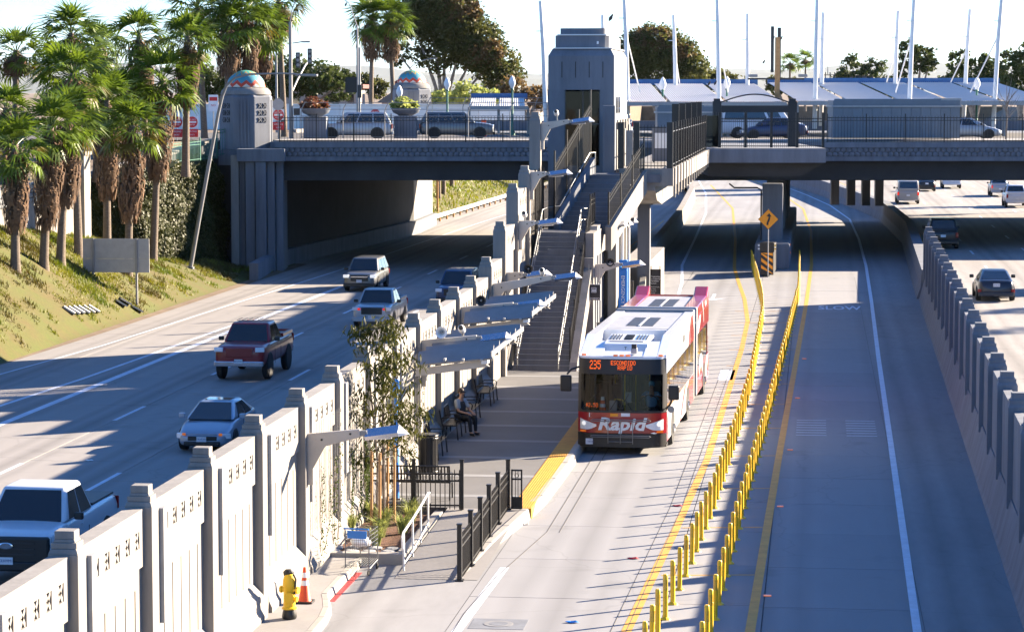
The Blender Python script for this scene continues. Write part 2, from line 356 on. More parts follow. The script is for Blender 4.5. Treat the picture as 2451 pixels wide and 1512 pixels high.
# west freeway paint
FZ = -.694
stripe('solid_lane_line', [(-27.42,60),(-27.42,130),(-27.35,150)], .30, FZ, 'line_white', lf)
stripe('gore_line', [(-27.95,126),(-28.6,100),(-29.6,80),(-30.6,66)], .20, FZ, 'line_white', lf)
stripe('white_edge_line', [(-33.0,90),(-32.34,101),(-31.5,113),(-30.75,138),(-29.95,164),(-29.0,220),(-27,300),(-24,400)], .13, FZ, 'line_white', lf)
for x, y0 in ((-23.87,58),(-20.4,56.4)):
    for k in range(13): stripe('lane_dash', [(x,y0+k*14.63),(x,y0+k*14.63+4.1)], .15, FZ, 'line_white', lf)
stripe('shoulder_line', [(-13.6,40),(-13.6,170),(-13.3,230)], .13, FZ, 'line_yellow', lf)
for x, y0 in ((-23.3,233),(-19.9,236)):
    for k in range(7): stripe('lane_dash', [(x,y0+k*14.63),(x+.2,y0+k*14.63+4.1)], .15, FZ, 'line_white', lf)
# east freeway paint
EZ = .606
for x in (9.63,13.05,16.5,20.0):
    for k in range(19): stripe('lane_dash', [(x,60+k*14.63+(x*3)%7),(x,63.8+k*14.63+(x*3)%7)], .14, EZ, 'line_white', rf)
stripe('yellow_edge_line', [(RW(y)+1.1 if y < 250 else 5.5-(y-250)*.07,y) for y in (60,100,150,186,215,250,330,420)], .16, EZ, 'line_yellow', rf)
stripe('white_edge_line', [(23.5,60),(23.5,420)], .14, EZ, 'line_white', rf)
# reflective markers beside the busway lines
for i,(x,y) in enumerate([(-1.02,54.5),(-.92,66.5),(-.78,77.2),(-.66,90.5),(-.5,104)]):
    B(x,x+.16,y,y+.1,.0,.02).build('road_marker','amber',md)
# manhole in the near lane
mh = thing('manhole','square utility cover with round lid in the near bus lane','manhole cover',loc=(-6.19,51.0,.006))
B(-.55,.55,-.5,.5,-.02,0).build('frame','concrete_grey',mh); M().lathe([(.30,0),(.30,.006),(.27,.008)],24).build('lid','band',mh); M().lathe([(.19,0),(.19,.011)],20).build('lid_boss','concrete_grey',mh)
# ---------------------------------------------------------------- platform, pavements and kerbs
WX = lambda Y: -10.87-.0085*max(0,Y-55)                # east face of the platform wall
pf = struct('platform', B(-11.6,-7.45,63.9,120,-.2,.25), 'platform')
for k in range(9):
    y = 65.6+k*3.55
    B(-11.3,-7.46,y,y+.42,.2,.254).build('pale_band','band',pf)
tac = B(-7.45,-6.93,63.9,118,-.2,.262).build('tactile_strip','tactile',pf)
dome = M()
for i in range(8): dome.tube([(-7.41+i*.063,64,.262),(-7.41+i*.063,112,.262)],.012,4)
dome.build('tactile_ridge','tactile',pf)
kb = struct('kerb', B(-6.92,-6.915,63,63.1,-.1,.1), 'kerb')
kp = [(-6.93,112),(-6.90,100),(-6.86,90),(-6.80,80),(-6.78,72),(-6.86,66),(-7.02,63.6),(-7.2,61.6),(-7.38,59.6),(-7.5,57.6),(-7.55,56.2)]
kz = [.26,.26,.26,.26,.26,.26,.25,.2,.14,.06,.01]
for i in range(len(kp)-1):
    (x0,y0),(x1,y1) = kp[i],kp[i+1]; n = max(1,int(abs(y0-y1)/3))
    for j in range(n):
        t0, t1 = j/n, (j+1)/n-.008; p = lambda t: (x0+(x1-x0)*t, y0+(y1-y0)*t); a = p(t0); b = p(t1)
        za = kz[i]+(kz[i+1]-kz[i])*t0; zb = kz[i]+(kz[i+1]-kz[i])*t1
        M().add([(a[0]-.2,a[1],-.05),(a[0]+.06,a[1],-.05),(a[0],a[1],za+.006),(a[0]-.2,a[1],za+.006),(b[0]-.2,b[1],-.05),(b[0]+.06,b[1],-.05),(b[0],b[1],zb+.006),(b[0]-.2,b[1],zb+.006)],
                [(0,1,2,3),(7,6,5,4),(0,4,5,1),(1,5,6,2),(2,6,7,3),(3,7,4,0)]).build('kerb_stone','kerb',kb,bevel=.03)
rampm = M().strip([(-9.02,y,z) for y,z in ((55.6,.008),(57,.03),(63.9,.245))],[(-7.2,y,z) for y,z in ((55.6,.008),(57,.03),(63.9,.245))])
rp = struct('ramp', rampm, 'sidewalk')
for k in range(40): B(-8.98,-7.56,55.8+k*.2,55.93+k*.2,.008+max(0,(k*.2-1.2))*.032,.018+max(0,(k*.2-1.0))*.032).build('ramp_rib','sidewalk',rp)
sw = struct('sidewalk', M().prism([(-11.2,30),(-9.6,30),(-9.58,49.2),(-9.66,51.2),(-9.85,52.2),(-10.13,52.9),(-10.17,57.3),(-11.2,57.3)],2,-.1,.15), 'sidewalk')
sk = [(-9.6,40),(-9.58,46),(-9.57,49.2),(-9.60,50.6),(-9.70,51.6),(-9.86,52.4),(-10.0,53.0),(-10.02,55),(-10.02,57.2)]
for (x0,y0),(x1,y1) in zip(sk,sk[1:]):
    red = y0 > 52.3
    d = Vector((x1-x0,y1-y0)).normalized(); nx, ny = d.y, -d.x
    vs = []
    for (x,y) in ((x0,y0),(x1-d.x*.01,y1-d.y*.01)):
        vs += [(x-nx*.16,y-ny*.16,-.05),(x+nx*.05,y+ny*.05,-.05),(x,y,.155),(x-nx*.16,y-ny*.16,.155)]
    M().add(vs,[(0,1,2,3),(7,6,5,4),(0,4,5,1),(1,5,6,2),(2,6,7,3),(3,7,4,0)]).build('kerb_stone','kerb',sw,bevel=.025)
B(-9.99,-9.84,52.9,56.2,-.01,.006).build('red_gutter_paint','red_sign',sw)
# planter bed between the sidewalk and the platform
pb = struct('planter_bed', B(-11.2,-9.3,57.6,63.3,-.1,.16), 'mulch')
B(-11.15,-9.05,57.28,57.55,-.1,.24).build('kerb_stone','kerb',pb,bevel=.02); B(-9.27,-9.05,57.56,63.3,-.1,.26).build('kerb_stone','kerb',pb,bevel=.02)
for k in range(9):
    x = -10.85+.45*(k%4)+rnd.uniform(-.06,.06); y = 57.85+.42*(k//4)+rnd.uniform(-.05,.05)
    M().lathe([(.17,0),(.18,.05),(.12,.07)],7,(x,y,.15),rnd.random()).build('paving_stone','stone',pb)
# ---------------------------------------------------------------- west embankment
def slopez(X, Y):
    t = max(0, min(1, (-33.6-X)/6.6)); zb = lerp(WALLB, Y)
    return -.7+(zb+.7)*(t**.92)+.12*math.sin(X*1.7+Y*.33)*math.sin(Y*.21)*t*(1-t)*3
ys = [40+3*i for i in range(44)]; xs = [-33.0-.45*i for i in range(18)]
m = M(); m.v = [(x, y, slopez(x,y)-(.06 if x > -33.5 else 0)) for y in ys for x in xs]; n = len(xs)
m.f = [(j*n+i+1, j*n+i, (j+1)*n+i, (j+1)*n+i+1) for j in range(len(ys)-1) for i in range(n-1)]
emb = struct('embankment', m, 'soil_grass', smooth=True)
gut = struct('gutter', M().strip([(-33.75 if y > 118 else -34.3+(y-90)*.02,y,-.66) for y in ys],[(-33.1 if y > 118 else -33.7+(y-90)*.02,y,-.69) for y in ys]), 'dirt')
# ================================================================ platform wall: posts, panels with pierced top band
def relief(xs, zs, dep, back=0.0):          # panel in the YZ plane facing +X: cells as boxes, dep None = opening
    m = M()
    for i in range(len(xs)-1):
        for j in range(len(zs)-1):
            d = dep(i,j)
            if d is not None: m.bx(back, d, xs[i], xs[i+1], zs[j], zs[j+1])
    return m
SP = 4.35
PY = [37.6+SP*k for k in range(-1,17)]
PT = [4.0,4.03,4.06,4.10,4.15,4.19,4.23,4.27,4.31,4.36,4.40,4.45,4.50,4.85,5.87,7.09,7.64,9.71]
pw = thing('platform_wall','long pale concrete wall with stepped posts and pierced panels between freeway and bus platform','wall')
def post_mesh(h, w=.46, d=.46):
    m = M(); m.bx(-w/2,w/2,-d/2,d/2,0,h-.34); m.tap((0,0,h-.34),(w,d),(0,0,h-.26),(w*.86,d*.86))
    m.bx(-w*.43,w*.43,-d*.40,d*.40,h-.26,h-.17); m.tap((0,0,h-.17),(w*.74,d*.7),(0,0,h-.12),(w*.66,d*.62)); m.bx(-w*.33,w*.33,-d*.31,d*.31,h-.12,h); return m
for y, t in zip(PY, PT):
    h = t+.9; x = WX(y)-.16
    post_mesh(h).build('post','concrete',pw,loc=(x,y,-.9),bevel=.012)
L = SP-.46
# pierced band: six square openings, each crossed by an X
xs = [0]; 
for k in range(6): c = .42+k*(L-.84)/5; xs += [c-.14, c+.14]
xs.append(L); zs = [0,.33,.61,.95]
band_me = relief(xs, zs, lambda i,j: None if (j == 1 and i%2 == 1) else .30)
for k in range(6):
    c = .42+k*(L-.84)/5
    for s in (1,-1): band_me.obx((.20,c,.47),(.17,.075,.39),(s*R(45),0,0))
band_mesh = band_me.mesh('pierced_band','concrete')
gx = [0]
for k in range(6): c = .42+k*(L-.84)/5; gx += [c-.03, c+.03]
gx.append(L)
def panel_lower(h, seed):
    z0 = .95+(h-.95)*.30; z1 = h-.35
    m = relief(gx, [.0,z0,z1,h], lambda i,j: .12 if (j == 1 and i%2 == 1) else .22)
    m.prism([(.0,0),(.42,0),(.42,.12),(.36,.50),(.225,.80),(.225,.0),(.0,.0)][:5]+[(.0,.80)],1,.0,L) if False else None
    return m
for k in range(len(PY)-1):
    y0 = PY[k]+.23; top = PT[k]-.33; x = WX(y0+L/2)-.34
    if k >= 13: top = PT[k]-.30
    zb = top-.95
    p = panel_lower(zb+.9, k).build('panel','concrete',pw,loc=(x,y0,-.9))
    inst('pierced_band', band_mesh, p, (-.03,0,zb+.9))
    if k < 13:
        M().prism([(.22,.0),(.48,.0),(.48,1.15),(.42,1.28),(.40,1.50),(.225,1.72)],1,0,L).build('barrier_foot','concrete',p,loc=(0,0,0))
    if k < 9 : B(.0,.10,0,.24,1.7,zb+.85).build('cover_plate','cover_grey',p,loc=(.385,.02,.9)) 
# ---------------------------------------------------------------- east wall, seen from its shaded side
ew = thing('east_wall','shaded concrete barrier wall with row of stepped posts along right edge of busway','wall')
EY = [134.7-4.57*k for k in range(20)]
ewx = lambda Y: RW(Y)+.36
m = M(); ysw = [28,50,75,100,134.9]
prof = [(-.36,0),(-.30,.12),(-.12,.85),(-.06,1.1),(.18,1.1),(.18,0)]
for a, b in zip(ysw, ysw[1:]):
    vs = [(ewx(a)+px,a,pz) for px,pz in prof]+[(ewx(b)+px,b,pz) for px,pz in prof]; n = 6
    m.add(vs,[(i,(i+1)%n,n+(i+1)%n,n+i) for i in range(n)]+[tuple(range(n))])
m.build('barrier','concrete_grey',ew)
EH = lambda y: lerp([(45,3.5),(62,3.57),(135,3.72)],y)
pm = post_mesh(2.7,.5,.5).mesh('post','concrete_grey')
for y in EY: inst('post',pm,ew,(ewx(y)+.1,y,EH(y)-2.7))
for k in range(len(EY)-1):
    y1 = EY[k]-.25; y0 = EY[k+1]+.25; h = EH(y0)-.42
    for a, b in ((y0,y0+(y1-y0)*.5-.02),(y0+(y1-y0)*.5+.02,y1)):
        M().add([(ewx(a)-.02,a,1.08),(ewx(a)+.2,a,1.08),(ewx(a)+.2,a,h),(ewx(a)-.02,a,h),(ewx(b)-.02,b,1.08),(ewx(b)+.2,b,1.08),(ewx(b)+.2,b,h),(ewx(b)-.02,b,h)],
            [(0,1,2,3),(7,6,5,4),(0,4,5,1),(1,5,6,2),(2,6,7,3),(3,7,4,0)]).build('panel','concrete_grey',ew)
# low barrier from the wall's end through the bridge and away
def barrier(name, label, line, ys, prof, z0, m):
    t = thing(name,label,'wall'); n = len(prof)
    for a, b in zip(ys, ys[1:]):
        b -= .03; vs = [(line(a)+px,a,z0+pz) for px,pz in prof]+[(line(b)+px,b,z0+pz) for px,pz in prof]
        M().add(vs,[(i,(i+1)%n,n+(i+1)%n,n+i) for i in range(n)]+[tuple(range(n))[::-1],tuple(range(n,2*n))]).build('barrier_segment',m,t)
    return t
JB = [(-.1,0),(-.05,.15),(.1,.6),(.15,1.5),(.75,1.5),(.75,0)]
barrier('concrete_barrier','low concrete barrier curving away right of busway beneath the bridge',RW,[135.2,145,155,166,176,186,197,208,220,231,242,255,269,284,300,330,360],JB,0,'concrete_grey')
JL = [(-.5,-.7),(-.5,1.15),(0,1.15),(.05,.5),(.12,0),(.12,-.7)]
barrier('concrete_barrier','pale concrete barrier between west freeway and busway beyond the station',LB,[136,146,156,166,178,190,205,220,240,260,290,320,380,450],JL,0,'concrete')
# ---------------------------------------------------------------- west retaining wall with river-stone band
rw = thing('retaining_wall','cream retaining wall with river stone band above grassy bank, behind palms','wall')
for k, y in enumerate(range(60,166,7)):
    y1 = min(y+6.97,167)
    def xw(Y): return -40.3+max(0,Y-150)*.10
    za, zb = lerp(RAMPZ,y)+.25, lerp(RAMPZ,y1)+.25; b0, b1 = lerp(WALLB,y)-.6, lerp(WALLB,y1)-.6
    def seg(dx, f0, f1, g0, g1): return M().add([(xw(y)-.5,y,f0),(xw(y)+dx,y,f0),(xw(y)+dx,y,f1),(xw(y)-.5,y,f1),(xw(y1)-.5,y1,g0),(xw(y1)+dx,y1,g0),(xw(y1)+dx,y1,g1),(xw(y1)-.5,y1,g1)],
        [(0,1,2,3),(7,6,5,4),(0,4,5,1),(1,5,6,2),(2,6,7,3),(3,7,4,0)])
    w = seg(0,b0,za-.95,b1,zb-.95).build('wall_panel','concrete',rw)
    seg(-.06,za-.95,za-.22,zb-.95,zb-.22).build('stone_bed','mortar',rw)
    seg(.10,za-.22,za,zb-.22,zb).build('coping','concrete',rw)
    if 112 <= y <= 152:
        sm = M().lathe([(.0,0),(.09,.0),(.145,.03),(.15,.06),(.10,.10),(.0,.115)],8).mesh('river_stone','stone',smooth=60)
        for r_ in range(3):
            for q in range(22):
                yy = y+.16+q*.31+(.15 if r_ == 1 else 0)
                if yy < y1-.1: inst('river_stone',sm,w,(xw(yy)-.075,yy,za+(zb-za)*(yy-y)/7-.83+r_*.25),(0,R(90),rnd.uniform(-.2,.2)),(rnd.uniform(.8,1),rnd.uniform(.85,1.05),1))
for y in (140.5,):
    B(-40.9,-39.95,y,y+1.3,lerp(WALLB,y)-.6,lerp(RAMPZ,y)+1.3).build('pilaster','concrete',rw); B(-41,-39.85,y-.08,y+1.38,lerp(RAMPZ,y)+1.3,lerp(RAMPZ,y)+1.5).build('pilaster_cap','concrete',rw)
# ================================================================ road bridge (own axes: x across the view, y away)
D0 = 165.0; DK = 7.40
br = thing('road_bridge','long grey concrete road bridge crossing the freeway with stone-patterned fascia','bridge',rz=TH)
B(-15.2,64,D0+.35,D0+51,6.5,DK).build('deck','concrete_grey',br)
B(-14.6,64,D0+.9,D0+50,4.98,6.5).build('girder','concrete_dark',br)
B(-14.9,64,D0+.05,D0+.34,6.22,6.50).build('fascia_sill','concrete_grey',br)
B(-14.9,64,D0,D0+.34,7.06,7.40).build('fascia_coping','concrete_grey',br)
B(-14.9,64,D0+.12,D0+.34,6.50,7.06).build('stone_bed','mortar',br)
sm = M().lathe([(.0,0),(.13,.0),(.19,.03),(.17,.06),(.0,.085)],7).mesh('fascia_stone','concrete_grey',smooth=50)
cnt = 0
rest = M()
for q in range(200):
    for r_ in range(2):
        x = -14.7+q*.35+(.17 if r_ else 0); z = 6.64+r_*.27
        if -1.5 < x < 11.2 and False: continue
        if x > 34: continue
        if x < 2.4 or x > 19.2:
            if cnt < 300:
                inst('fascia_stone',sm,br,(x,D0+.12,z),(R(90),rnd.uniform(0,6),0),(rnd.uniform(.85,1),rnd.uniform(.7,.9),1)); cnt += 1
            else: rest.lathe([(.0,0),(.17,.02),(.0,.07)],6) if False else None
# far-side parapet
B(-8,64,D0+50.6,D0+51,7.1,8.2).build('far_parapet','concrete_grey',br)
struct('street', B(-60,64,D0+7,D0+38,7.41,7.42), 'asphalt', rot=(0,0,TH))
struct('pavement', B(-15,64,D0+.36,D0+6.9,7.401,7.52), 'sidewalk', rot=(0,0,TH))
# west abutment: ribbed wall and pier column under the domed pylon
ab = thing('abutment','grey concrete abutment with ribbed column at left end of the bridge','abutment',rz=TH)
for k, (x0,x1,y) in enumerate([(-17.1,-16.75,D0-.2),(-16.7,-16.1,D0-.6),(-16.05,-15.4,D0-.8),(-15.35,-14.9,D0-.4),(-14.85,-14.4,D0+.1)]):
    B(x0,x1,y,D0+3.2,-1.2,6.2).build('rib','concrete_grey',ab,bevel=.04)
B(-17.2,-14.2,D0-.9,D0+3.4,6.2,7.0).build('cap','concrete_grey',ab,bevel=.04)
B(-17.6,-17.12,D0-.6,D0+2,-1.2,6.6).build('edge_pier','concrete',ab)
def wseg(name, m, pts, z0, z1, th):        # wall along world points, face east
    for (xa,ya,ta),(xb,yb,tb) in zip(pts,pts[1:]):
        o = M().add([(xa-th,ya,z0),(xa,ya,z0),(xa,ya,ta),(xa-th,ya,ta),(xb-th,yb,z0),(xb,yb,z0),(xb,yb,tb),(xb-th,yb,tb)],[(0,1,2,3),(7,6,5,4),(0,4,5,1),(1,5,6,2),(2,6,7,3),(3,7,4,0)]).build(name,m,abw)
abw = thing('underpass_wall','long dark concrete wall along the left side of the freeway underpass','wall')
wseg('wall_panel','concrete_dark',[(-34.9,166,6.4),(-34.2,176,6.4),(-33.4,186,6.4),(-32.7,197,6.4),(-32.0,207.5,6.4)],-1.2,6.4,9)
wseg('wing_wall','concrete',[(-32.0,207.6,6.9),(-32.6,222,5.4)],-1.2,7,6)
wseg('safety_barrier','concrete_grey',[(-33.1,153.7,.35),(-34.2,165,.35),(-33.7,176,.35),(-32.9,186,.35),(-32.2,197,.35),(-31.5,207.5,.35),(-32.1,221,.3)],-.9,.4,.55)
# median pier and bents
def pier(name,label,xc,yc,w,d,z1,cushion=True):
    t = thing(name,label,'pier',rz=TH); B(xc-w/2,xc+w/2,yc,yc+d,-.2,z1).build('column','concrete_grey',t,bevel=.05); return t
pt = thing('bridge_pier','grey concrete median pier under the bridge behind the yellow arrow sign','pier')
xp = -2.65
for k in range(4): B(xp-.62,xp+.62,160+k*14,161.5+k*14,0,5.0).build('column','concrete_grey',pt,bevel=.06)
B(xp-1.0,xp+1.1,157.2,208,-.05,1.55).build('pedestal','concrete_grey',pt,bevel=.12)
for k,z in enumerate((.9,1.3)): B(xp+1.11,xp+1.13,158+k*1.2,158.15+k*1.2,z,z+.12).build('reflector','amber',pt)
eb = thing('bridge_bent','group of square concrete columns at far edge of bridge beside the curving barrier','pier',rz=TH)
for k,(x,y) in enumerate(((29.97,214),(28.95,214.5),(27.8,215),(26.6,216))): B(x-.33,x+.33,y,y+.8,1.3,5.6).build('column','concrete_grey',eb)
# crossbeam over the busway, west side
# ---------------------------------------------------------------- picket fences
picket_me = {}
def picket(h, m='black_metal', w=.022):
    k = (round(h,2), m)
    if k not in picket_me: picket_me[k] = M().bx(-w/2,w/2,-w/2,w/2,0,h-.03).tap((0,0,h-.03),(w,w),(0,0,h),(.004,.004)).mesh('picket',m)
    return picket_me[k]
ring_me = {}
def ring(r, m):
    if (r,m) not in ring_me:
        ring_me[(r,m)] = M().tube([(r*math.cos(a),0,r*math.sin(a)) for a in [2*pi*i/12 for i in range(13)]],.008,4,False).mesh('ring',m)
    return ring_me[(r,m)]
def fence(t, p0, p1, h, post_every, sp, m='black_metal', pw_=.06, rings=True, ph=None, z0=0, drop=.12, ends=(1,1)):
    """pickets, two or three rails and posts from p0 to p1 (3-D); parts of thing t"""
    p0 = Vector(p0); p1 = Vector(p1); d = p1-p0; Lh = math.hypot(d.x,d.y); a = math.atan2(d.y,d.x); sl_ = d.z/Lh if Lh else 0
    n = max(1,round(Lh/post_every)); ph = ph or h+.1
    for k in range(n+1):
        if (k == 0 and not ends[0]) or (k == n and not ends[1]): continue
        q = p0+d*(k/n); M().bx(-pw_/2,pw_/2,-pw_/2,pw_/2,0,ph).bx(-pw_*.6,pw_*.6,-pw_*.6,pw_*.6,ph,ph+.03).build('post',m,t,loc=q,rot=(0,0,a))
    for zz in ([.10,h-drop]+([h-drop-.17] if rings else [])):
        M().add([tuple(p0+Vector((0,0,zz+s))+Vector((-math.sin(a)*w,math.cos(a)*w,0))) for s in (-.02,.02) for w in (-.018,.018)]+
                [tuple(p1+Vector((0,0,zz+s))+Vector((-math.sin(a)*w,math.cos(a)*w,0))) for s in (-.02,.02) for w in (-.018,.018)],
                [(0,1,5,4),(1,3,7,5),(3,2,6,7),(2,0,4,6),(0,2,3,1),(4,5,7,6)]).build('rail',m,t)
    cnt = int(Lh/sp)
    for k in range(cnt):
        q = p0+d*((k+.5)/cnt); inst('picket',picket(h,m),t,q,(0,0,a))
        if rings and k%2 == 0: inst('ring',ring(.07,m),t,p0+d*((k+1)/cnt)+Vector((0,0,h-drop-.085)),(0,0,a))
f1 = thing('bridge_fence','black picket fence along bridge parapet left of the elevator tower','fence')
fence(f1, CF(-14.6,D0+.2,7.40), CF(1.75,D0+.2,7.40), 1.65, 2.42, .195)
f2 = thing('bridge_fence','black picket fence along bridge parapet at right end','fence')
fence(f2, CF(19.8,D0+.2,7.40), CF(34.5,D0+.2,7.40), 1.65, 2.42, .195)
# curved-top pedestrian railings further back
def curved_rail(label, x0, x1, yc, n, h):
    t = thing('safety_railing',label,'railing',rz=TH)
    for k in range(n+1):
        x = x0+(x1-x0)*k/n
        M().tube([(x,yc,7.45),(x,yc,7.45+h*.72),(x+.08,yc,7.45+h*.85),(x+.28,yc,7.45+h)],.035,6).build('post','galv',t)
    for z, dx in ((h*.62,0),(h*.80,.04),(h*.98,.24)): M().tube([(x0+dx,yc,7.45+z),(x1+dx,yc,7.45+z)],.022,6).build('rail','galv',t)
    M().tube([(x0,yc,7.6),(x1,yc,7.6)],.02,6).build('rail','galv',t); return t
curved_rail('grey curved-top safety railing behind the left bridge fence',-13.8,2.6,D0+7.2,6,2.45)
curved_rail('far grey curved-top safety railing beside distant street lamps',-6.5,4.5,D0+36,4,2.7)
# ---------------------------------------------------------------- domed pylons
mat('dome_paint',(.05,.30,.36),.6)
def dome_mat():
    m = MATS['dome_paint']; n = m.node_tree; L_ = n.links; b = n.nodes['Principled BSDF']
    tc = n.nodes.new('ShaderNodeTexCoord'); sx = n.nodes.new('ShaderNodeSeparateXYZ'); L_.new(tc.outputs['Object'],sx.inputs[0])
    at = n.nodes.new('ShaderNodeMath'); at.operation = 'ARCTAN2'; L_.new(sx.outputs[1],at.inputs[0]); L_.new(sx.outputs[0],at.inputs[1])
    mu = n.nodes.new('ShaderNodeMath'); mu.operation = 'MULTIPLY'; mu.inputs[1].default_value = 12/(2*pi); L_.new(at.outputs[0],mu.inputs[0])
    pp = n.nodes.new('ShaderNodeMath'); pp.operation = 'PINGPONG'; pp.inputs[1].default_value = .5; L_.new(mu.outputs[0],pp.inputs[0])
    s1 = n.nodes.new('ShaderNodeMath'); s1.operation = 'MULTIPLY_ADD'; s1.inputs[1].default_value = -.45; L_.new(pp.outputs[0],s1.inputs[0]); L_.new(sx.outputs[2],s1.inputs[2])
    rp = n.nodes.new('ShaderNodeValToRGB'); cr = rp.color_ramp; cr.interpolation = 'CONSTANT'
    cr.elements[0].color = (.70,.62,.50,1); cr.elements[1].position = .02; cr.elements[1].color = (.62,.06,.02,1)
    e = cr.elements.new(.22); e.color = (.06,.28,.33,1)
    e = cr.elements.new(.40); e.color = (.05,.26,.32,1); e = cr.elements.new(.62); e.color = (.55,.28,.05,1); e = cr.elements.new(.70); e.color = (.06,.32,.22,1)
    mp = n.nodes.new('ShaderNodeMath'); mp.operation = 'MULTIPLY'; mp.inputs[1].default_value = .9; L_.new(s1.outputs[0],mp.inputs[0]); L_.new(mp.outputs[0],rp.inputs[0])
    L_.new(rp.outputs[0],b.inputs['Base Color'])
dome_mat()
def pylon(label, xc, yc, zb):
    t = thing('domed_pylon',label,'pylon',loc=CF(xc,yc,zb),rz=TH+R(22.5))
    r = 1.62; M().lathe([(r,0),(r,3.1),(r*.93,3.25)],8).build('shaft','concrete_grey',t,bevel=.05)
    M().lathe([(r*1.06,-.9),(r*1.06,0)],8).build('base','concrete_grey',t)
    M().lathe([(r*.93,3.25),(r*.90,3.45),(r*.80,3.62),(r*.74,3.66)],24).build('drum','concrete',t,smooth=True)
    M().lathe([(1.16*math.cos(a),1.05*math.sin(a)) for a in [R(3+i*8.6) for i in range(11)]],32).build('dome','dome_paint',t,smooth=True,loc=(0,0,3.64))
    for k in range(8):                       # pierced X tiles on each face, ribs at corners
        a = R(22.5+45*k); ux, uy = math.cos(a), math.sin(a); ap = r*math.cos(R(22.5))
        if k%2 == 0:
            for i in (-.18,.18):
                for j in range(3):
                    c = (ux*(ap+.0)-uy*i, uy*ap+ux*i, 2.6-.42*j)
                    o = M().obx((0,0,0),(.05,.28,.28)).build('tile_recess','concrete_dark',t,loc=c,rot=(0,0,a))
                    for s in (1,-1): M().obx((.03,0,0),(.03,.04,.37),(s*R(45),0,0)).build('tile_cross','concrete_grey',t,loc=c,rot=(0,0,a))
        else:
            for i in (-.3,-.1,.1,.3): M().obx((0,0,0),(.10,.10,2.9)).build('rib','concrete_grey',t,loc=(ux*ap-uy*i,uy*ap+ux*i,1.5),rot=(0,0,a))
    return t
pylon('near octagonal concrete pylon with painted red and teal dome, left end of bridge',-16.9,D0+2.2,6.9).scale = (1.07,)*3
pylon('far octagonal concrete pylon with painted dome beyond the bridge traffic',-8.6,D0+61,7.4).scale = (1.07,)*3
# ================================================================ stairs, landing, elevator tower, footbridge
st = thing('staircase','long two-flight concrete staircase rising from platform to the footbridge','staircase')
SX0, SX1 = -11.15, -9.02
n1 = 27; rz_ = (4.90-.25)/n1; tr = 8.9/n1
stepm = M().bx(0,1,0,tr+.03,-.35,-.02).bx(0,1,-.02,tr+.01,-.02,0).mesh('step','concrete_grey')
nosem = B(0.02,.98,-.012,.03,-.012,.004).mesh('nosing','galv_dull')
for k in range(n1):
    s = inst('step',stepm,st,(SX0,96.3+k*tr,.25+rz_*(k+1)),(0,0,0),(SX1-SX0,1,1)); inst('nosing',nosem,s)
B(SX0,SX1,105.1,107.4,4.3,4.9).build('landing','concrete_grey',st)
A2 = R(-15); n2 = 12; u0 = Vector((-10.45,107.3,4.9)); dv = Vector((math.sin(-A2),math.cos(A2),0)); sv = Vector((math.cos(A2),math.sin(A2),0))
for k in range(n2):
    p = u0+dv*(.33*k); s = inst('step',stepm,st,(p.x,p.y,4.9+.178*(k+1)),(0,0,A2),(2.0,1,1)); inst('nosing',nosem,s)
# stringers
M().prism([(96.0,.25),(96.3,.55),(105.2,5.15),(107.4,5.15),(107.4,4.3),(105.4,4.3),(97.6,.25)],0,SX1,SX1+.28).build('stringer','concrete',st)
def obl(p, q, w, d, name, m, par):                    # sloped beam between two points, w wide (across), d deep (down)
    p = Vector(p); q = Vector(q); t = (q-p); a = Vector((t.y,-t.x,0)).normalized()*w/2; z = Vector((0,0,-d))
    return M().add([p-a,p+a,p+a+z,p-a+z,q-a,q+a,q+a+z,q-a+z],[(0,1,2,3),(7,6,5,4),(0,4,5,1),(1,5,6,2),(2,6,7,3),(3,7,4,0)]).build(name,m,par)
e0 = u0+sv*2.12; e1 = e0+dv*4.4
obl((e0.x,e0.y-.4,5.05),(e1.x,e1.y,7.25),.26,.95,'stringer','concrete',st)
f0 = u0-sv*.15; f1_ = f0+dv*4.3
obl((f0.x,f0.y-.3,5.35),(f1_.x,f1_.y,7.75),.22,.9,'parapet','concrete_grey',st)
B(-9.9,-6.6,111.2,113.0,6.7,7.06).build('upper_landing','concrete_grey',st)
# portal frame carrying the landing (lit on its east face)
B(SX1+.02,SX1+.34,102.6,114.6,4.02,5.0).build('lintel','concrete',st)
B(SX1+.0,SX1+.36,102.3,103.0,.25,4.05).build('portal_leg','concrete',st); B(SX1+.0,SX1+.36,114.0,114.9,.25,4.9).build('portal_leg','concrete',st)
M().prism([(103.0,4.02),(103.5,4.02),(103.0,3.5)],0,SX1+.02,SX1+.34).build('haunch','concrete',st)
B(-10.6,-9.3,103.5,116,.25,4.3).build('store_wall','concrete_grey',st)
for k in range(9): B(-9.3,-9.22,104.2+k*1.2,104.8+k*1.2,.3,4.2).build('wall_rib','concrete_grey',st)
# handrails
def rail(name,label,pts,posts,z0f,grp=None,m='steel',r=.024,low=True):
    t = thing(name,label,'handrail',grp); M().tube(pts,r,8).build('top_rail',m,t,smooth=True)
    if low: M().tube([(x,y,z-.45) for x,y,z in pts],r*.8,8).build('lower_rail',m,t,smooth=True)
    for (x,y,z,zb) in posts: M().tube([(x,y,zb),(x,y,z)],r,8).build('rail_post',m,t,smooth=True)
    return t
zs_ = lambda y: .25+(y-96.3)/8.9*4.65
rail('stair_handrail','steel handrail along left side of lower stair flight',[(-10.98,96.2,1.15),(-10.98,105.2,5.8),(-10.98,107.2,5.8),(-10.5,107.5,5.85),(-9.6,111.4,7.95),(-9.4,112.1,7.95)],[(-10.98,96.3+k*1.45,zs_(96.3+k*1.45)+.9,zs_(96.3+k*1.45)) for k in range(7)]+[(-9.42,112.0,7.95,7.0),(-10.2,108.8,6.55,5.6)],0)
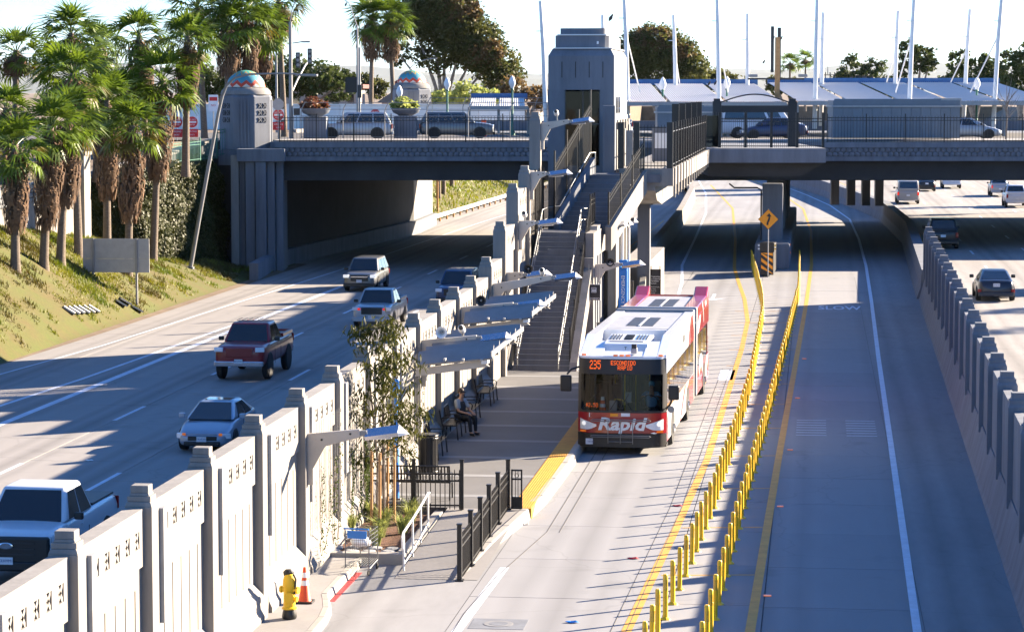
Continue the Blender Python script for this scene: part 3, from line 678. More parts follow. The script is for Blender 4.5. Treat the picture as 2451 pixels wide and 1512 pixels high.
rail('stair_handrail','steel handrail down the middle right of lower stair flight',[(-9.42,95.9,1.0),(-9.42,96.2,1.15),(-9.42,105.3,5.85),(-9.2,105.6,5.85)],[(-9.42,95.95,1.05,.25)]+[(-9.42,97.6+k*1.5,zs_(97.6+k*1.5)+.9,zs_(97.6+k*1.5)) for k in range(6)],0)
sf = thing('stair_fence','black picket fence on right edge of lower stair flight','fence')
fence(sf,(SX1-.02,96.6,.55),(SX1-.02,105.2,5.15),1.15,1.75,.14,rings=True)
fence(sf,(SX1-.02,105.25,5.15),(SX1-.02,107.3,5.15),1.15,1.0,.14)
sf2 = thing('stair_fence','black picket fence on right edge of upper stair flight','fence')
fence(sf2,(e0.x,e0.y-.2,5.1),(e1.x,e1.y-.1,7.25),1.25,1.45,.13)
sf3 = thing('stair_fence','tall black picket fence on left of upper stair flight','fence')
fence(sf3,(f0.x-.1,f0.y,5.2),(f1_.x-.1,f1_.y,7.7),2.35,1.45,.11,ph=2.9)
fence(sf3,(-11.2,104.6,4.9),(-11.2,107.6,4.9),2.3,1.5,.06,ph=2.5,rings=False)
fence(sf3,(-11.25,107.6,4.9),(f0.x-.12,107.5,4.9),2.3,1.1,.035,ph=2.5,rings=False)
# ---------------------------------------------------------------- elevator tower
tw = thing('elevator_tower','tall stepped concrete elevator tower with dark glass front beside footbridge','tower',loc=(-10.3,115,0))
w, d = 2.9, 7.8
def octo(w_, d_, ch, z0, z1, name, m='concrete_grey', par=None): # chamfered block
    a, b = w_/2, d_/2; yc = d/2
    return M().prism([(-a+ch,yc-b),(a-ch,yc-b),(a,yc-b+ch),(a,yc+b-ch),(a-ch,yc+b),(-a+ch,yc+b),(-a,yc+b-ch),(-a,yc-b+ch)],2,z0,z1).build(name,m,par or tw)
B(-w/2,-.72,0,d,-.1,10.62).build('shaft_side','concrete_grey',tw); B(.83,w/2,0,d,-.1,10.62).build('shaft_side','concrete_grey',tw)
B(-.72,.83,d-.4,d,-.1,10.62).build('shaft_back','concrete_grey',tw); B(-.72,.83,.02,.5,-.1,7.3).build('shaft_front','concrete_grey',tw)
B(-w/2,w/2,0,d,10.62,12.1).build('upper_block','concrete_grey',tw)
M().tap((0,d/2,12.1),(w,d),(0,d/2,12.42),(w-.36,d-.4)).build('shoulder','concrete_grey',tw)
for k in range(4): B(-.86+k*.6,-.825+k*.6,-.012,.01,11.15,11.85).build('slot','black_trim',tw)
B(-1.23,1.35,.1,d-.1,12.42,12.46).build('ledge','white_paint',tw)
octo(w-.54,d-.7,.16,12.46,13.0,'crown_block'); B(-1.08,1.08,.28,d-.28,13.0,13.05).build('ledge','white_paint',tw); octo(w-.94,d-1.3,.05,13.05,13.32,'cap_block')
B(.66,.74,.30,.36,12.62,12.74).build('lamp','white_sign',tw)
gl = B(-.70,.81,.05,.09,7.35,10.55).build('glass_front','pane',tw)
for x in (-.72,.06,.79): B(x,x+.045,.02,.12,7.3,10.6).build('mullion','dark_metal',gl)
B(-.72,.83,.02,.12,9.1,9.16).build('transom','dark_metal',gl)
B(-.55,.6,2.5,4.3,7.0,9.6).build('lift_cage','dark_metal',tw)
for k in range(2): B(w/2-.01,w/2+.02,1.2+k*1.3,1.95+k*1.3,9.6,10.3).build('side_window','carglass',tw)
for k,y in enumerate((.4,2.0,3.6,5.2,6.8)): B(w/2,w/2+.16,y,y+.7,.3,9.3).build('pilaster','concrete',tw)
# lobby front block standing beside the stair head, with sloping canopy arm
lb = thing('lobby_wall','shaded concrete lobby wall with lit side pilasters at head of stairs','wall')
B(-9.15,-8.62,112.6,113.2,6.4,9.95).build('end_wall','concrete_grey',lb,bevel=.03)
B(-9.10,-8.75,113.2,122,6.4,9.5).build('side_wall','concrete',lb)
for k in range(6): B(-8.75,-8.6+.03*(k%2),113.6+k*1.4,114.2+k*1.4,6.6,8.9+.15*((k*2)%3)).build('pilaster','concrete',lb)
B(-8.62,-8.56,116.5,117.1,7.6,8.6).build('blue_panel','blue_paint',lb)
# ---------------------------------------------------------------- footbridge to the road bridge
fb = thing('footbridge','pale concrete footbridge with ribbed fascia joining stairs to road bridge','footbridge')
FX0, FX1 = -8.35, -6.05
def fw(y): return FX1-.0025*(y-111)
M().add([(FX0,111.4,6.55),(fw(111),111.4,6.55),(fw(148)+.1,150.5,6.55),(FX0-.3,150.5,6.55),(FX0,111.4,7.3),(fw(111),111.4,7.3),(fw(148)+.1,150.5,7.3),(FX0-.3,150.5,7.3)],
   [(0,3,2,1),(4,5,6,7),(0,1,5,4),(1,2,6,5),(2,3,7,6),(3,0,4,7)]).build('deck','concrete',fb)
M().prism([(111.38,6.55),(111.38,6.35),(112.6,5.9),(116,5.6),(150,5.6),(150.5,6.55)],0,FX0+.25,FX1-.75).build('beam','concrete',fb)
for k in range(15):
    y = 112.0+k*2.6; B(0,.10,-.09,.09,-1.25+.02*k,.02).build('fascia_rib','concrete',fb,loc=(fw(y)-.02,y,7.3))
B(-8.0,-7.45,118,118.7,-.1,5.7).build('support_column','concrete_grey',fb)
ff = thing('footbridge_fence','black footbridge railing of stout square posts and pickets, facing the sun','fence')
fpm = B(-.06,.06,-.06,.06,0,1.95).mesh('post','black_metal')
for k in range(16): y = 111.6+k*2.4; inst('post',fpm,ff,(fw(y)-.08,y,7.3))
for k in range(60): y = 111.9+k*.6; inst('picket',picket(1.7),ff,(fw(y)-.08,y,7.32))
for z in (7.45,8.85): M().tube([(fw(111.6)-.08,111.6,z),(fw(148)-.08,148,z)],.025,6).build('rail','black_metal',ff)
for x in (-8.28,-7.62,-6.2): B(x-.13,x+.13,111.42,111.6,7.3,9.25).build('gate_post','black_metal',ff)
fence(ff,(-7.5,111.5,7.3),(-6.35,111.5,7.3),1.85,1.2,.13,rings=False,ends=(0,0)); 
B(-8.1,-7.8,111.9,111.93,7.35,8.9).build('mesh_panel','galv_dull',ff)
nb = thing('notice_board','white notice sheet on grey board behind the footbridge gate','notice board'); B(-7.55,-6.5,121,121.08,7.35,8.9).build('board','concrete_grey',nb); B(-7.42,-6.85,120.97,120.995,7.95,8.65).build('sheet','white_sign',nb)
B(-7.5,-7.44,121,121.05,7.3,7.4).build('foot','dark_metal',nb)
for k in range(5): 
    y = 118+k*6.2; tfp = thing('dark_screen_post','tall black slab post on footbridge, %s from the stairs'%('first','second','third','fourth','fifth')[k],'post',None,(fw(y)-.25,y,7.3)); B(-.16,.16,-.05,.05,0,2.7).build('slab','black_metal',tfp); B(-.2,.2,-.08,.08,0,.06).build('base_plate','black_metal',tfp)
# overlook: projecting bay on the bridge with pillars, arch and awning
ov = thing('overlook','concrete overlook bay on bridge with black fence, arched pipe and dark awning','balcony',rz=TH)
B(10.3,17.75,148.6,D0-.05,6.55,7.36).build('bay_floor','concrete_grey',ov)
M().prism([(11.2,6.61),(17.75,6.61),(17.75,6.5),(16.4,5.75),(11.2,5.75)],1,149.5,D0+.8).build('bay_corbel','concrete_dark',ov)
for x in (11.95,16.35):
    B(x-.24,x+.24,153.2,153.7,7.36,10.0).build('pillar','concrete_dark',ov); B(x-.18,x+.18,153.26,153.64,10.0,10.15).build('pillar_cap','concrete_dark',ov)
M().tube([(12.2+i*.163*2.42/2.42*1.0,153.4,9.95+.45*math.sin(pi*i/24)) for i in range(25)],.04,8).build('arch_pipe','dark_metal',ov)
B(12.2,16.15,153.2,154.3,9.35,9.75).build('awning','black_sign',ov)
fo = thing('overlook_fence','black picket fence around the overlook bay with thick posts','fence')
fence(fo, CF(11.75,148.8,7.4), CF(17.6,148.8,7.4), 1.75, 1.45, .115, ph=1.95, pw_=.15)
fence(fo, CF(11.75,148.85,7.4), CF(11.75,152.5,7.4), 1.75, 1.8, .115, ph=1.95, pw_=.12, ends=(0,1))
B(10.35,11.7,149.2,149.26,7.42,9.2).build('glass_screen','pane',ov)
# ================================================================ vehicles
for nm, c_, mt in (('paint_silverblue',(.30,.36,.44),.35),('paint_silver',(.36,.38,.41),.3),('paint_red',(.24,.007,.012),.0),('paint_white',(.62,.64,.68),.0),('paint_grey',(.16,.165,.17),.5),('paint_black',(.008,.008,.010),.2),('paint_navy',(.02,.025,.04),.35),('paint_tan',(.40,.37,.33),.0),('paint_blue',(.03,.05,.12),.4)):
    mat(nm,c_,.32,metal=mt,var=.03,scale=1,coat=.4,rvar=0)
tyre_me = {}
def wheel(par, x, y, r, w=.24):
    k = (r,w)
    if k not in tyre_me:
        t = M().lathe([(r*.62,-w/2),(r*.93,-w/2),(r,-w*.36),(r,w*.36),(r*.93,w/2),(r*.62,w/2)],24).mesh('tyre','tyre',smooth=True)
        q = M().lathe([(r*.62,-w*.42),(r*.64,w*.3),(r*.60,w*.42),(r*.52,w*.34),(r*.2,w*.26),(r*.16,w*.36),(.01,w*.37)],24)
        q2 = M()
        for i in range(5):
            a = 2*pi*i/5; q2.obx((math.cos(a)*r*.36,math.sin(a)*r*.36,w*.35),(r*.42,r*.15,.05),(0,0,a))
        tyre_me[k] = (t, q.mesh('rim','dark_metal',smooth=True), q2.mesh('spokes','rim'))
    s = 1 if x > 0 else -1
    e = inst('wheel',tyre_me[k][0],par,(x,y,r),(0,R(90)*s,0)); inst('rim',tyre_me[k][1],e); inst('spokes',tyre_me[k][2],e); return e
def loft(sec, half=True):
    m = M(); rings = []
    for y, pts in sec:
        full = pts+[(-x,z) for x,z in reversed(pts) if x > 1e-6]; rings.append([(x,y,z) for x,z in full])
    n = len(rings[0])
    for r_ in rings: m.v += r_
    m.f = [(i*n+k,i*n+(k+1)%n,(i+1)*n+(k+1)%n,(i+1)*n+k) for i in range(len(rings)-1) for k in range(n)]
    m.f += [tuple(range(n))[::-1], tuple(range((len(rings)-1)*n,len(rings)*n))]
    return m
def sec(y,w,zs,zt,cr=.03): return (y,[(0,zs),(w*.88,zs),(w*.97,zs+.10),(w,zs+(zt-zs)*.42),(w*.99,zs+(zt-zs)*.74),(w*.93,zt-.03),(w*.84,zt+cr*.2),(w*.45,zt+cr*.8),(0,zt+cr)])
def bil(q,u,v): a,b,c_,d_ = [Vector(p) for p in q]; return (a*(1-u)+b*u)*(1-v)+(d_*(1-u)+c_*u)*v
def pane(par,name,q,u0,u1,v0,v1,off=.012,m='carglass',trap=0):
    a,b,c_,d_ = [Vector(p) for p in q]; nrm = (b-a).cross(d_-a).normalized()*off
    pts = [bil(q,u0,v0),bil(q,u1,v0),bil(q,u1-trap,v1),bil(q,u0+trap,v1)]
    return M().add([p+nrm for p in pts]+[p-nrm for p in pts],[(0,1,2,3),(7,6,5,4),(0,4,5,1),(1,5,6,2),(2,6,7,3),(3,7,4,0)]).build(name,m,par)
KIND = {
 'sedan': dict(L=4.5,W=.877,r=.32,wy=(.92,3.6),st=[(0,.58,.26,.48),(.10,.74,.20,.62),(.45,.85,.18,.73),(1.0,.877,.18,.87),(1.5,.877,.18,.94),(2.6,.877,.18,.96),(3.6,.87,.18,.99),(4.15,.84,.2,1.02),(4.4,.76,.25,.95),(4.5,.66,.3,.62)],cab=(1.02,2.05,3.10,4.22,.92,1.43,.80,.55),side=[(.20,.53),(.56,.82)]),
 'suv': dict(L=5.0,W=.96,r=.38,wy=(.95,4.0),st=[(0,.76,.32,.74),(.08,.88,.26,.95),(.5,.95,.25,1.03),(1.2,.96,.25,1.10),(2.4,.96,.25,1.12),(4.2,.96,.25,1.13),(4.85,.94,.27,1.13),(5.0,.86,.35,1.02)],cab=(1.25,1.95,4.55,4.93,1.09,1.79,.90,.70),side=[(.10,.36),(.39,.66),(.69,.93)]),
 'pickup': dict(L=5.55,W=.97,r=.40,wy=(1.0,4.35),st=[(0,.86,.42,.95),(.08,.92,.36,1.10),(.5,.96,.34,1.16),(1.3,.97,.34,1.20),(2.4,.97,.34,1.20),(3.6,.97,.34,1.20),(3.62,.97,.34,1.22),(5.45,.97,.36,1.22),(5.55,.93,.45,1.16)],cab=(1.35,2.0,3.1,3.5,1.18,1.87,.90,.70),side=[(.12,.50),(.55,.92)],bed=(3.66,5.42)),
 'van': dict(L=5.7,W=1.0,r=.37,wy=(.95,4.4),st=[(0,.80,.34,.85),(.1,.92,.28,1.05),(.6,.98,.28,1.15),(1.2,1.0,.28,1.25),(3,1.0,.28,1.25),(5.6,1.0,.28,1.25),(5.7,.97,.3,1.2)],cab=(.9,1.5,5.45,5.66,1.22,2.08,.96,.84),side=[(.1,.28),(.32,.6),(.64,.93)])}
def vehicle(name,label,kind,paint,loc,away=False,sc=(1,1,1),cover=False,lights='headlight',grille='black_trim',bumper=None,plate='',lift=0,rz=0,group=None,tall=1,tail='taillight',chrome=False):
    K = KIND[kind]; t = thing(name,label,'car' if kind in('sedan','suv') else ('pickup truck' if kind == 'pickup' else 'van'),group,loc,(pi if away else 0)+rz); t.scale = sc
    b = loft([(y,[(x,z+lift) for x,z in sec(y,w,zs,zt)[1]]) for y,w,zs,zt in K['st']]).build('body',paint,t,smooth=70); bsub = b.modifiers.new('sub','SUBSURF'); bsub.levels = 1; bsub.render_levels = 1
    y0,y1,y2,y3,zb,zr,wb,wr = K['cab']; zb += lift; zr += lift
    A = [(-wb,y0,zb),(wb,y0,zb),(wb,y3,zb),(-wb,y3,zb)]; T = [(-wr,y1,zr),(wr,y1,zr),(wr,y2,zr),(-wr,y2,zr)]
    cb = M().add(A+T,[(0,3,2,1),(4,5,6,7),(0,1,5,4),(1,2,6,5),(2,3,7,6),(3,0,4,7)]).build('cabin',paint,t,bevel=.10 if kind == 'sedan' else .07); cb.modifiers['bevel'].segments = 4
    for pl_ in cb.data.polygons: pl_.use_smooth = True
    pane(cb,'windscreen',[A[0],A[1],T[1],T[0]],.06,.94,.04,.90)
    pane(cb,'rear_window',[A[2],A[3],T[3],T[2]],.08,.92,.22,.88)
    for q in ([A[1],A[2],T[2],T[1]],[A[3],A[0],T[0],T[3]]):
        for a, c_ in K['side']:
            if q[0] == A[3]: a, c_ = 1-c_, 1-a
            pane(cb,'side_window',q,a,c_,.06,.84,trap=.0)
    W_ = K['W']; L_ = K['L']
    for s in (-1,1):
        for y in K['wy']:
            M().prism([(y+K['r']*1.17*math.cos(a),K['r']+lift*.9+K['r']*1.17*math.sin(a)) for a in [R(-25+23*i) for i in range(11)]],0,s*(W_-.05),s*(W_+.006)).build('wheel_arch','black_trim',t)
            wheel(t,s*(W_-.10),y,K['r']+lift*.6)
        zm = zb+.10
        M().obx((s*(W_+.10),y0+.42,zm),(.20,.12,.16)).build('mirror','black_trim' if grille != 'body' else paint,t,bevel=.03)
        z1 = K['st'][1][3]+lift
        M().obx((s*(W_*.80),.075 if kind != 'sedan' else .20,z1-.09),(.34,.10,.17),(0,0,s*(.12 if kind != 'sedan' else .55))).build('headlight',lights,t,bevel=.02)
        M().obx((s*(W_*.88),L_-.035,z1-.10),(.16,.07,.30 if kind != 'sedan' else .16)).build('tail_light',tail,t,bevel=.02)
        M().obx((s*(W_+.004),(y0+y3)/2,zb-.16),(.02,.16,.03)).build('door_handle',paint,t)
        M().obx((s*(W_-.003),(y0+y3)/2-.55,.62+lift),(.012,.012,.55)).build('door_seam','black_trim',t)
        M().obx((s*(W_-.003),(y0+y3)/2+.5,.62+lift),(.012,.012,.55)).build('door_seam','black_trim',t)
    zf = K['st'][1][3]+lift
    gh = .26 if kind == 'sedan' else .34
    M().obx((0,.03 if kind != 'sedan' else .05,zf-.12-(gh-.2)/2),(W_*1.05,.10,gh if kind != 'sedan' else .13)).build('grille',grille if grille != 'body' else 'black_trim',t,bevel=.02)
    if chrome: M().obx((0,-.03,zf-.12),(W_*1.0,.03,.05)).build('grille_bar','chrome',t)
    M().obx((0,-.02,K['st'][0][2]+.06+lift),(W_*1.9 if kind != 'sedan' else W_*1.3,.14,.20 if kind != 'sedan' else .12)).build('front_bumper',bumper or 'black_trim',t,bevel=.03)
    M().obx((0,L_+.01,K['st'][0][2]+.10+lift),(W_*1.85,.14,.20)).build('rear_bumper',bumper or paint,t,bevel=.03)
    for y, rr in ((-.10,0),(L_+.085,1)):
        p = B(-.155,.155,-.006,.006,-.078,.078).build('plate','plate',t,loc=(0,y,(.46 if kind == 'sedan' else .60)+lift*.9 if not rr else .80+lift))
        if plate and ((rr == 1) == away): text('plate_number',plate,.085,'plate_ink',p,(0,-.009 if not rr else .009,0),FRONT if not rr else (R(90),0,pi),.001)
    if 'bed' in K:
        a, c_ = K['bed']; zb_ = 1.225+lift
        if cover: B(-W_*.86,W_*.86,a,c_,zb_-.02,zb_+.035).build('bed_cover','black_trim',t,bevel=.02)
        else:
            B(-W_*.80,W_*.80,a,c_,zb_+.0,zb_+.012).build('bed_floor','black_sign',t)
            for s in (-1,1): B(s*W_*.86-.07,s*W_*.86+.07,a,c_,zb_-.05,zb_+.09).build('bed_rail',paint,t,bevel=.02)
            B(-W_*.9,W_*.9,c_-.02,c_+.08,zb_-.05,zb_+.09).build('tailgate',paint,t,bevel=.02)
    return t
ZF = -.69
v = vehicle('pickup_truck','white pickup with black grille and covered bed, bottom left behind wall','pickup','paint_white',(-18.15,57.1,ZF),cover=True,sc=(1.06,1.08,1.07),plate='33309M1',bumper='black_trim',grille='black_trim')
B(-.93,.93,-.05,.10,.36,1.10).build('front_mask','black_trim',v,bevel=.05)
for z_ in (.72,.84,.96): B(-.62,.62,-.075,-.05,z_,z_+.03).build('grille_bar','dark_metal',v)
M().lathe([(.16,0),(.16,.03),(.12,.04)],20).build('badge','chrome',v,loc=(0,-.07,.92),rot=(R(90),0,0)).scale = (1,.45,1)
v = vehicle('sedan_car','silver blue sedan with sunroof, headlights lit, second lane behind the wall','sedan','paint_silverblue',(-18.93,79.4,ZF),lights='headlight',plate='7AXF291',grille='body')
for s in (-1,1): M().obx((s*.58,.03,.60),(.10,.06,.07)).build('lit_lamp','amber',v)
B(-.42,.42,2.15,2.85,1.425,1.442).build('sunroof','carglass',v); M().obx((0,-.01,.60),(.95,.03,.04)).build('grille_bar','chrome',v)
v = vehicle('pickup_truck','lifted dark red pickup with chrome bumper and big tyres on freeway','pickup','paint_red',(-22.25,99.6,ZF),sc=(1.05,1.08,1.02),lift=.20,bumper='chrome',grille='paint_red',plate='8P27903')
for k in range(6): B(-.55+k*.2,-.51+k*.2,2.1,3.0,2.15,2.168).build('roof_rib','paint_red',v)
v = vehicle('pickup_truck','silver pickup with amber lamps on, half hidden by the young tree','pickup','paint_silver',(-20.95,122.6,ZF),sc=(.98,.97,.95),bumper='paint_silver',plate='6JTR184')
for s in (-1,1): M().obx((s*.62,.0,1.0),(.12,.10,.10)).build('lit_lamp','brake_on',v)
v = vehicle('suv_car','grey suv with glowing headlights leaving the bridge shadow','suv','paint_grey',(-25.6,145.8,ZF),lights='headlight_on',plate='7GEA220',chrome=True)
vehicle('minivan_car','blue minivan mostly hidden behind the wall posts','suv','paint_blue',(-18.9,136,ZF))
vehicle('sedan_car','pale car seen in the gap under the footbridge','sedan','paint_white',(-17.2,262,-.69))
ZE = .605
vehicle('coupe_car','dark navy coupe driving away beside the east wall','sedan','paint_navy',(8.53,126.2+4.4,ZE),away=True,sc=(1.02,1,1.0),plate='6XHC481')
vehicle('suv_car','black suv entering the bridge shadow, seen from behind','suv','paint_black',(8.0,168+5.2,ZE),away=True,sc=(1.03,1,1.06))
vehicle('passenger_van','white passenger van with red tail lights beyond the bridge','van','paint_tan',(8.1,236+5.7,ZE),away=True,tail='brake_on')
vehicle('sedan_car','black sedan ahead of the white van beyond the bridge','sedan','paint_black',(11.0,266.8+4.5,ZE),away=True)
vehicle('pickup_truck','far white pickup cut off by the bridge soffit','pickup','paint_white',(13.9,275+5.5,ZE),away=True)
vehicle('pickup_truck','small silver pickup in far right lane beyond the bridge','pickup','paint_silver',(17.4,254+5.3,ZE),away=True,sc=(.90,.95,.95),tail='brake_on')
vehicle('pickup_truck','white pickup at right picture edge beyond the bridge','pickup','paint_white',(17.2,230+5.4,ZE),away=True)
vehicle('hatchback_car','dark car cut by right picture edge near the navy coupe','suv','paint_black',(12.6,136,ZE),away=True,sc=(.95,.9,.9))
# traffic on the bridge street
for nm,lb,kd,pt_,xc,yc,rz in (('suv_car','silver suv crossing the bridge behind the left fence','suv','paint_silver',-12.9,174.5,R(-90)),('suv_car','dark suv crossing the bridge beside the far planter','suv','paint_grey',-1.2,176.5,R(90)),
      ('pickup_truck','white service pickup on bridge left of the elevator tower','pickup','paint_white',2.4,174,R(-90)),('sedan_car','pale car on bridge behind right fence','sedan','paint_silver',32.5,175,R(90)),('sedan_car','blue car on bridge seen through the overlook fence','sedan','paint_blue',15.0,174,R(-90)),('box_van','white box van parked on bridge behind the overlook','van','paint_white',19.6,178,R(90))):
    X_,Y_ = CF(xc,yc); vehicle(nm,lb,kd,pt_,(X_,Y_,7.42),rz=TH+rz)
# ================================================================ articulated bus
mat('bus_white',(.66,.68,.71),.30,var=.03,coat=.6,rvar=0); mat('bus_red',(.33,.005,.010),.28,var=.05,coat=.8,rvar=0)
mat('bus_glass',(.010,.013,.016),.03,var=0,spec=1.0,coat=.6,rvar=0); mat('bus_grey',(.33,.335,.35),.5); mat('interior',(.05,.06,.065),.8); mat('pole_yellow',(.85,.55,.02),.35)
bus = thing('articulated_bus','red and white articulated bus with lit orange destination sign at the platform kerb','bus',loc=(-5.58,75.55,0),rz=R(-1.55))
HW = 1.295
def fy(x,z): q = abs(x)/HW; return .07*q*q+.30*q**8+max(0,z-1.27)*.055
def fstrip(z0,z1,m,name,x0=-HW,x1=HW,n=24,off=0,nz=2):
    g = M()
    for j in range(nz+1):
        z = z0+(z1-z0)*j/nz
        for i in range(n+1): x = x0+(x1-x0)*i/n; g.v.append((x,fy(x,z)-off,z))
    g.f = [(j*(n+1)+i,j*(n+1)+i+1,(j+1)*(n+1)+i+1,(j+1)*(n+1)+i) for j in range(nz) for i in range(n)]
    return g.build(name,m,bus,smooth=True)
fstrip(.24,.64,'black_trim','front_bumper',off=.05); M().prism([(-HW,.3),(HW,.3),(HW,.9),(-HW,.9)],2,.24,.3).build('underbody','black_trim',bus)
B(-HW+.03,HW-.03,.3,.36,.24,.6).build('bumper_back','black_trim',bus)
fstrip(.64,1.27,'bus_red','front_panel',off=.0)
ws = fstrip(1.30,2.38,'windscreen','windscreen',-1.20,1.20)
fstrip(1.24,1.31,'black_trim','windscreen_frame',off=.012); fstrip(2.36,2.80,'black_sign','sign_glass',off=.004); fstrip(2.80,2.86,'bus_white','brow')
for s in (-1,1): fstrip(1.27,2.4,'black_sign','corner_post',*(sorted((s*1.19,s*HW))),n=8,off=.003)
B(-.012,.012,.02,.05,1.3,2.4).build('windscreen_divider','black_trim',bus)
# side walls, front and rear sections
def side(y0,y1,m,sec_name,wins,top):
    for s in (-1,1):
        a, b_ = (HW-.05,HW) if s > 0 else (-HW,-HW+.05)
        w_ = B(a,b_,y0,y1,.36,1.27).build('lower_side',m,bus); B(a,b_,y0,y1,2.36,top).build('upper_side',m,bus,bevel=.02)
        for (p,q) in wins: B(a-.002*s if s > 0 else a-.004,b_+.004 if s > 0 else b_+.002,p,q,1.28,2.35).build('side_window','bus_glass',bus)
        for y in [wins[0][0]-.05]+[(wins[i][1]+wins[i+1][0])/2-.02 for i in range(len(wins)-1)]+[wins[-1][1]]: B(a,b_-.001*s,y,y+.05,1.27,2.36).build('window_pillar','black_trim',bus)
wf = [(.50,1.15)]+[(1.20+k*1.62,2.77+k*1.62) for k in range(6)]
side(.40,10.95,'bus_white','front',wf,2.9)
wr_ = [(12.35+k*1.55,13.85+k*1.55) for k in range(3)]
side(12.25,18.2,'bus_red','rear',wr_,3.0)
# roof fairings
for s in (-1,1):
    a, b_ = sorted((s*.98,s*HW)); M().prism([(.34,2.84),(2.5,3.30),(10.95,3.30),(10.95,2.88),(.4,2.80)],0,a,b_).build('roof_fairing','bus_white',bus,bevel=.05)
    a, b_ = sorted((s*.60,s*.985)); M().prism([(.34,2.84),(1.9,3.16),(1.1,2.86)],0,a,b_).build('cowl_wing','bus_white',bus)
    a, b_ = sorted((s*.80,s*HW)); M().prism([(12.25,2.98),(12.25,3.30),(17.4,3.34),(18.2,3.62),(18.25,2.98)],0,a,b_).build('roof_fairing','bus_red',bus,bevel=.05)
M().prism([(.30,2.82),(.95,2.95),(.95,2.80)],0,-.985,.985).build('front_cowl','bus_white',bus)
B(-1.25,1.25,.4,18.2,2.80,2.86).build('roof_deck','bus_white',bus)
B(-1.0,1.0,4.3,10.95,2.86,3.27).build('roof_pod','bus_white',bus); B(-.9,.9,12.3,18,2.86,3.25).build('roof_pod','bus_white',bus)
for y0 in (5.6,13.2):
    r_ = B(-1.0,1.0,y0-.9,y0+4.2,3.272,3.278).build('roof_panel','bus_grey',bus)
    for s in (-1,1): a, b_ = sorted((s*.05,s*.42)); B(a,b_,y0,y0+3.0,3.280,3.292).build('hatch','dark_metal',bus)
    B(-.035,.035,y0-.1,y0+3.2,3.28,3.31).build('roof_rib','bus_white',bus)
ac = M().prism([(1.15,2.86),(1.35,3.12),(1.55,3.16),(3.3,3.24),(3.5,2.86)],0,-.66,.66).build('air_conditioner','bus_white',bus,bevel=.03)
B(-.5,.5,1.6,1.9,3.165,3.185).build('intake_strip','bus_grey',ac)
for k in range(4):
    for s in (-1,1): M().obx((s*(.26+k*.09),2.55,3.215),(.035,.95,.03),(R(2.6),0,0)).build('louvre','dark_metal',ac)
for k in range(6): M().obx((0,2.1+k*.16,3.205+k*.007),(.26,.05,.04)).build('fan_blade','dark_metal',ac)
text('emblem','T',.13,'black_sign',ac,(0,1.24,3.0),(R(62),0,0))
M().obx((.32,.62,3.0),(.18,.22,.16)).build('roof_camera','bus_grey',bus,bevel=.02); M().obx((.32,.60,3.13),(.14,.18,.12)).build('camera_cap','black_trim',bus)
for x in (-1.12,-.18,0.0,.18,1.12): M().obx((x,fy(x,2.86)+.06,2.90),(.13,.06,.05)).build('marker_lamp','amber',bus,bevel=.01)
# joint
B(-1.31,1.31,10.95,11.25,.34,3.36).build('joint_ring','galv',bus,bevel=.06)
for k in range(5): B(-1.24,1.24,11.28+k*.19,11.42+k*.19,.45,3.2).build('bellows_fold','dark_metal',bus)
B(-1.31,1.31,12.22,12.5,.34,3.34).build('joint_ring','bus_grey',bus,bevel=.06); B(-1.25,1.25,18.15,18.25,.36,3.3).build('rear_wall','bus_red',bus)
B(-1.2,1.2,12.5,18.2,.34,.40).build('underbody','black_trim',bus); B(-1.2,1.2,.5,10.9,.34,.40).build('underbody','black_trim',bus)
# livery on the sunny side (flat print a few millimetres proud)
def decal(poly,m,name='livery'): M().prism(poly,0,HW+.001,HW+.007).build(name,m,bus)
def arc(cy,cz,r0,r1,a0,a1,n=10): return [(cy+r0*math.cos(R(a0+(a1-a0)*i/n)),cz+r0*math.sin(R(a0+(a1-a0)*i/n))) for i in range(n+1)]+[(cy+r1*math.cos(R(a1+(a0-a1)*i/n)),cz+r1*math.sin(R(a1+(a0-a1)*i/n))) for i in range(n+1)]
decal([(.42,.37),(1.15,.37),(1.05,.62),(.8,1.0),(.42,1.26)],'bus_red')
decal([(8.1,.37),(10.94,.37),(10.94,1.26),(8.9,1.26),(8.5,.95)],'bus_red')
decal([(5.3,.37),(5.75,.37),(6.6,.75),(7.7,1.26),(7.2,1.26),(6.1,.78)],'bus_red')
decal([(8.7,2.37),(9.1,2.37),(9.35,2.75),(10.0,3.24),(9.75,3.24),(9.05,2.8)],'bus_red'); decal([(9.35,2.37),(10.94,2.37),(10.94,2.62),(10.4,3.24),(10.15,3.24),(9.5,2.75)],'bus_red')
decal(arc(14.3,.15,1.0,1.45,40,135),'bus_white'); decal([(16.9,.37),(18.1,1.25),(16.9,1.25),(16.5,.9)],'bus_white')
decal([(12.55,2.4),(13.2,2.4),(14.0,2.7),(14.2,2.95),(13.4,2.95),(12.55,2.65)],'bus_white'); decal(arc(14.6,2.2,1.0,1.18,20,80),'bus_white')
for k in range(9): decal([(17.75,.45+k*.16),(17.95,.53+k*.16),(17.75,.61+k*.16)],'bus_red','chevron_print')
text('side_lettering','Rapid',.42,'black_sign',bus,(HW+.008,6.7,2.84),(R(90),0,R(90)),.001,shear=.2); text('rear_lettering','Rapid',.30,'white_sign',bus,(HW+.002,16.6,3.15),(R(90),0,R(90)),.001,shear=.2)
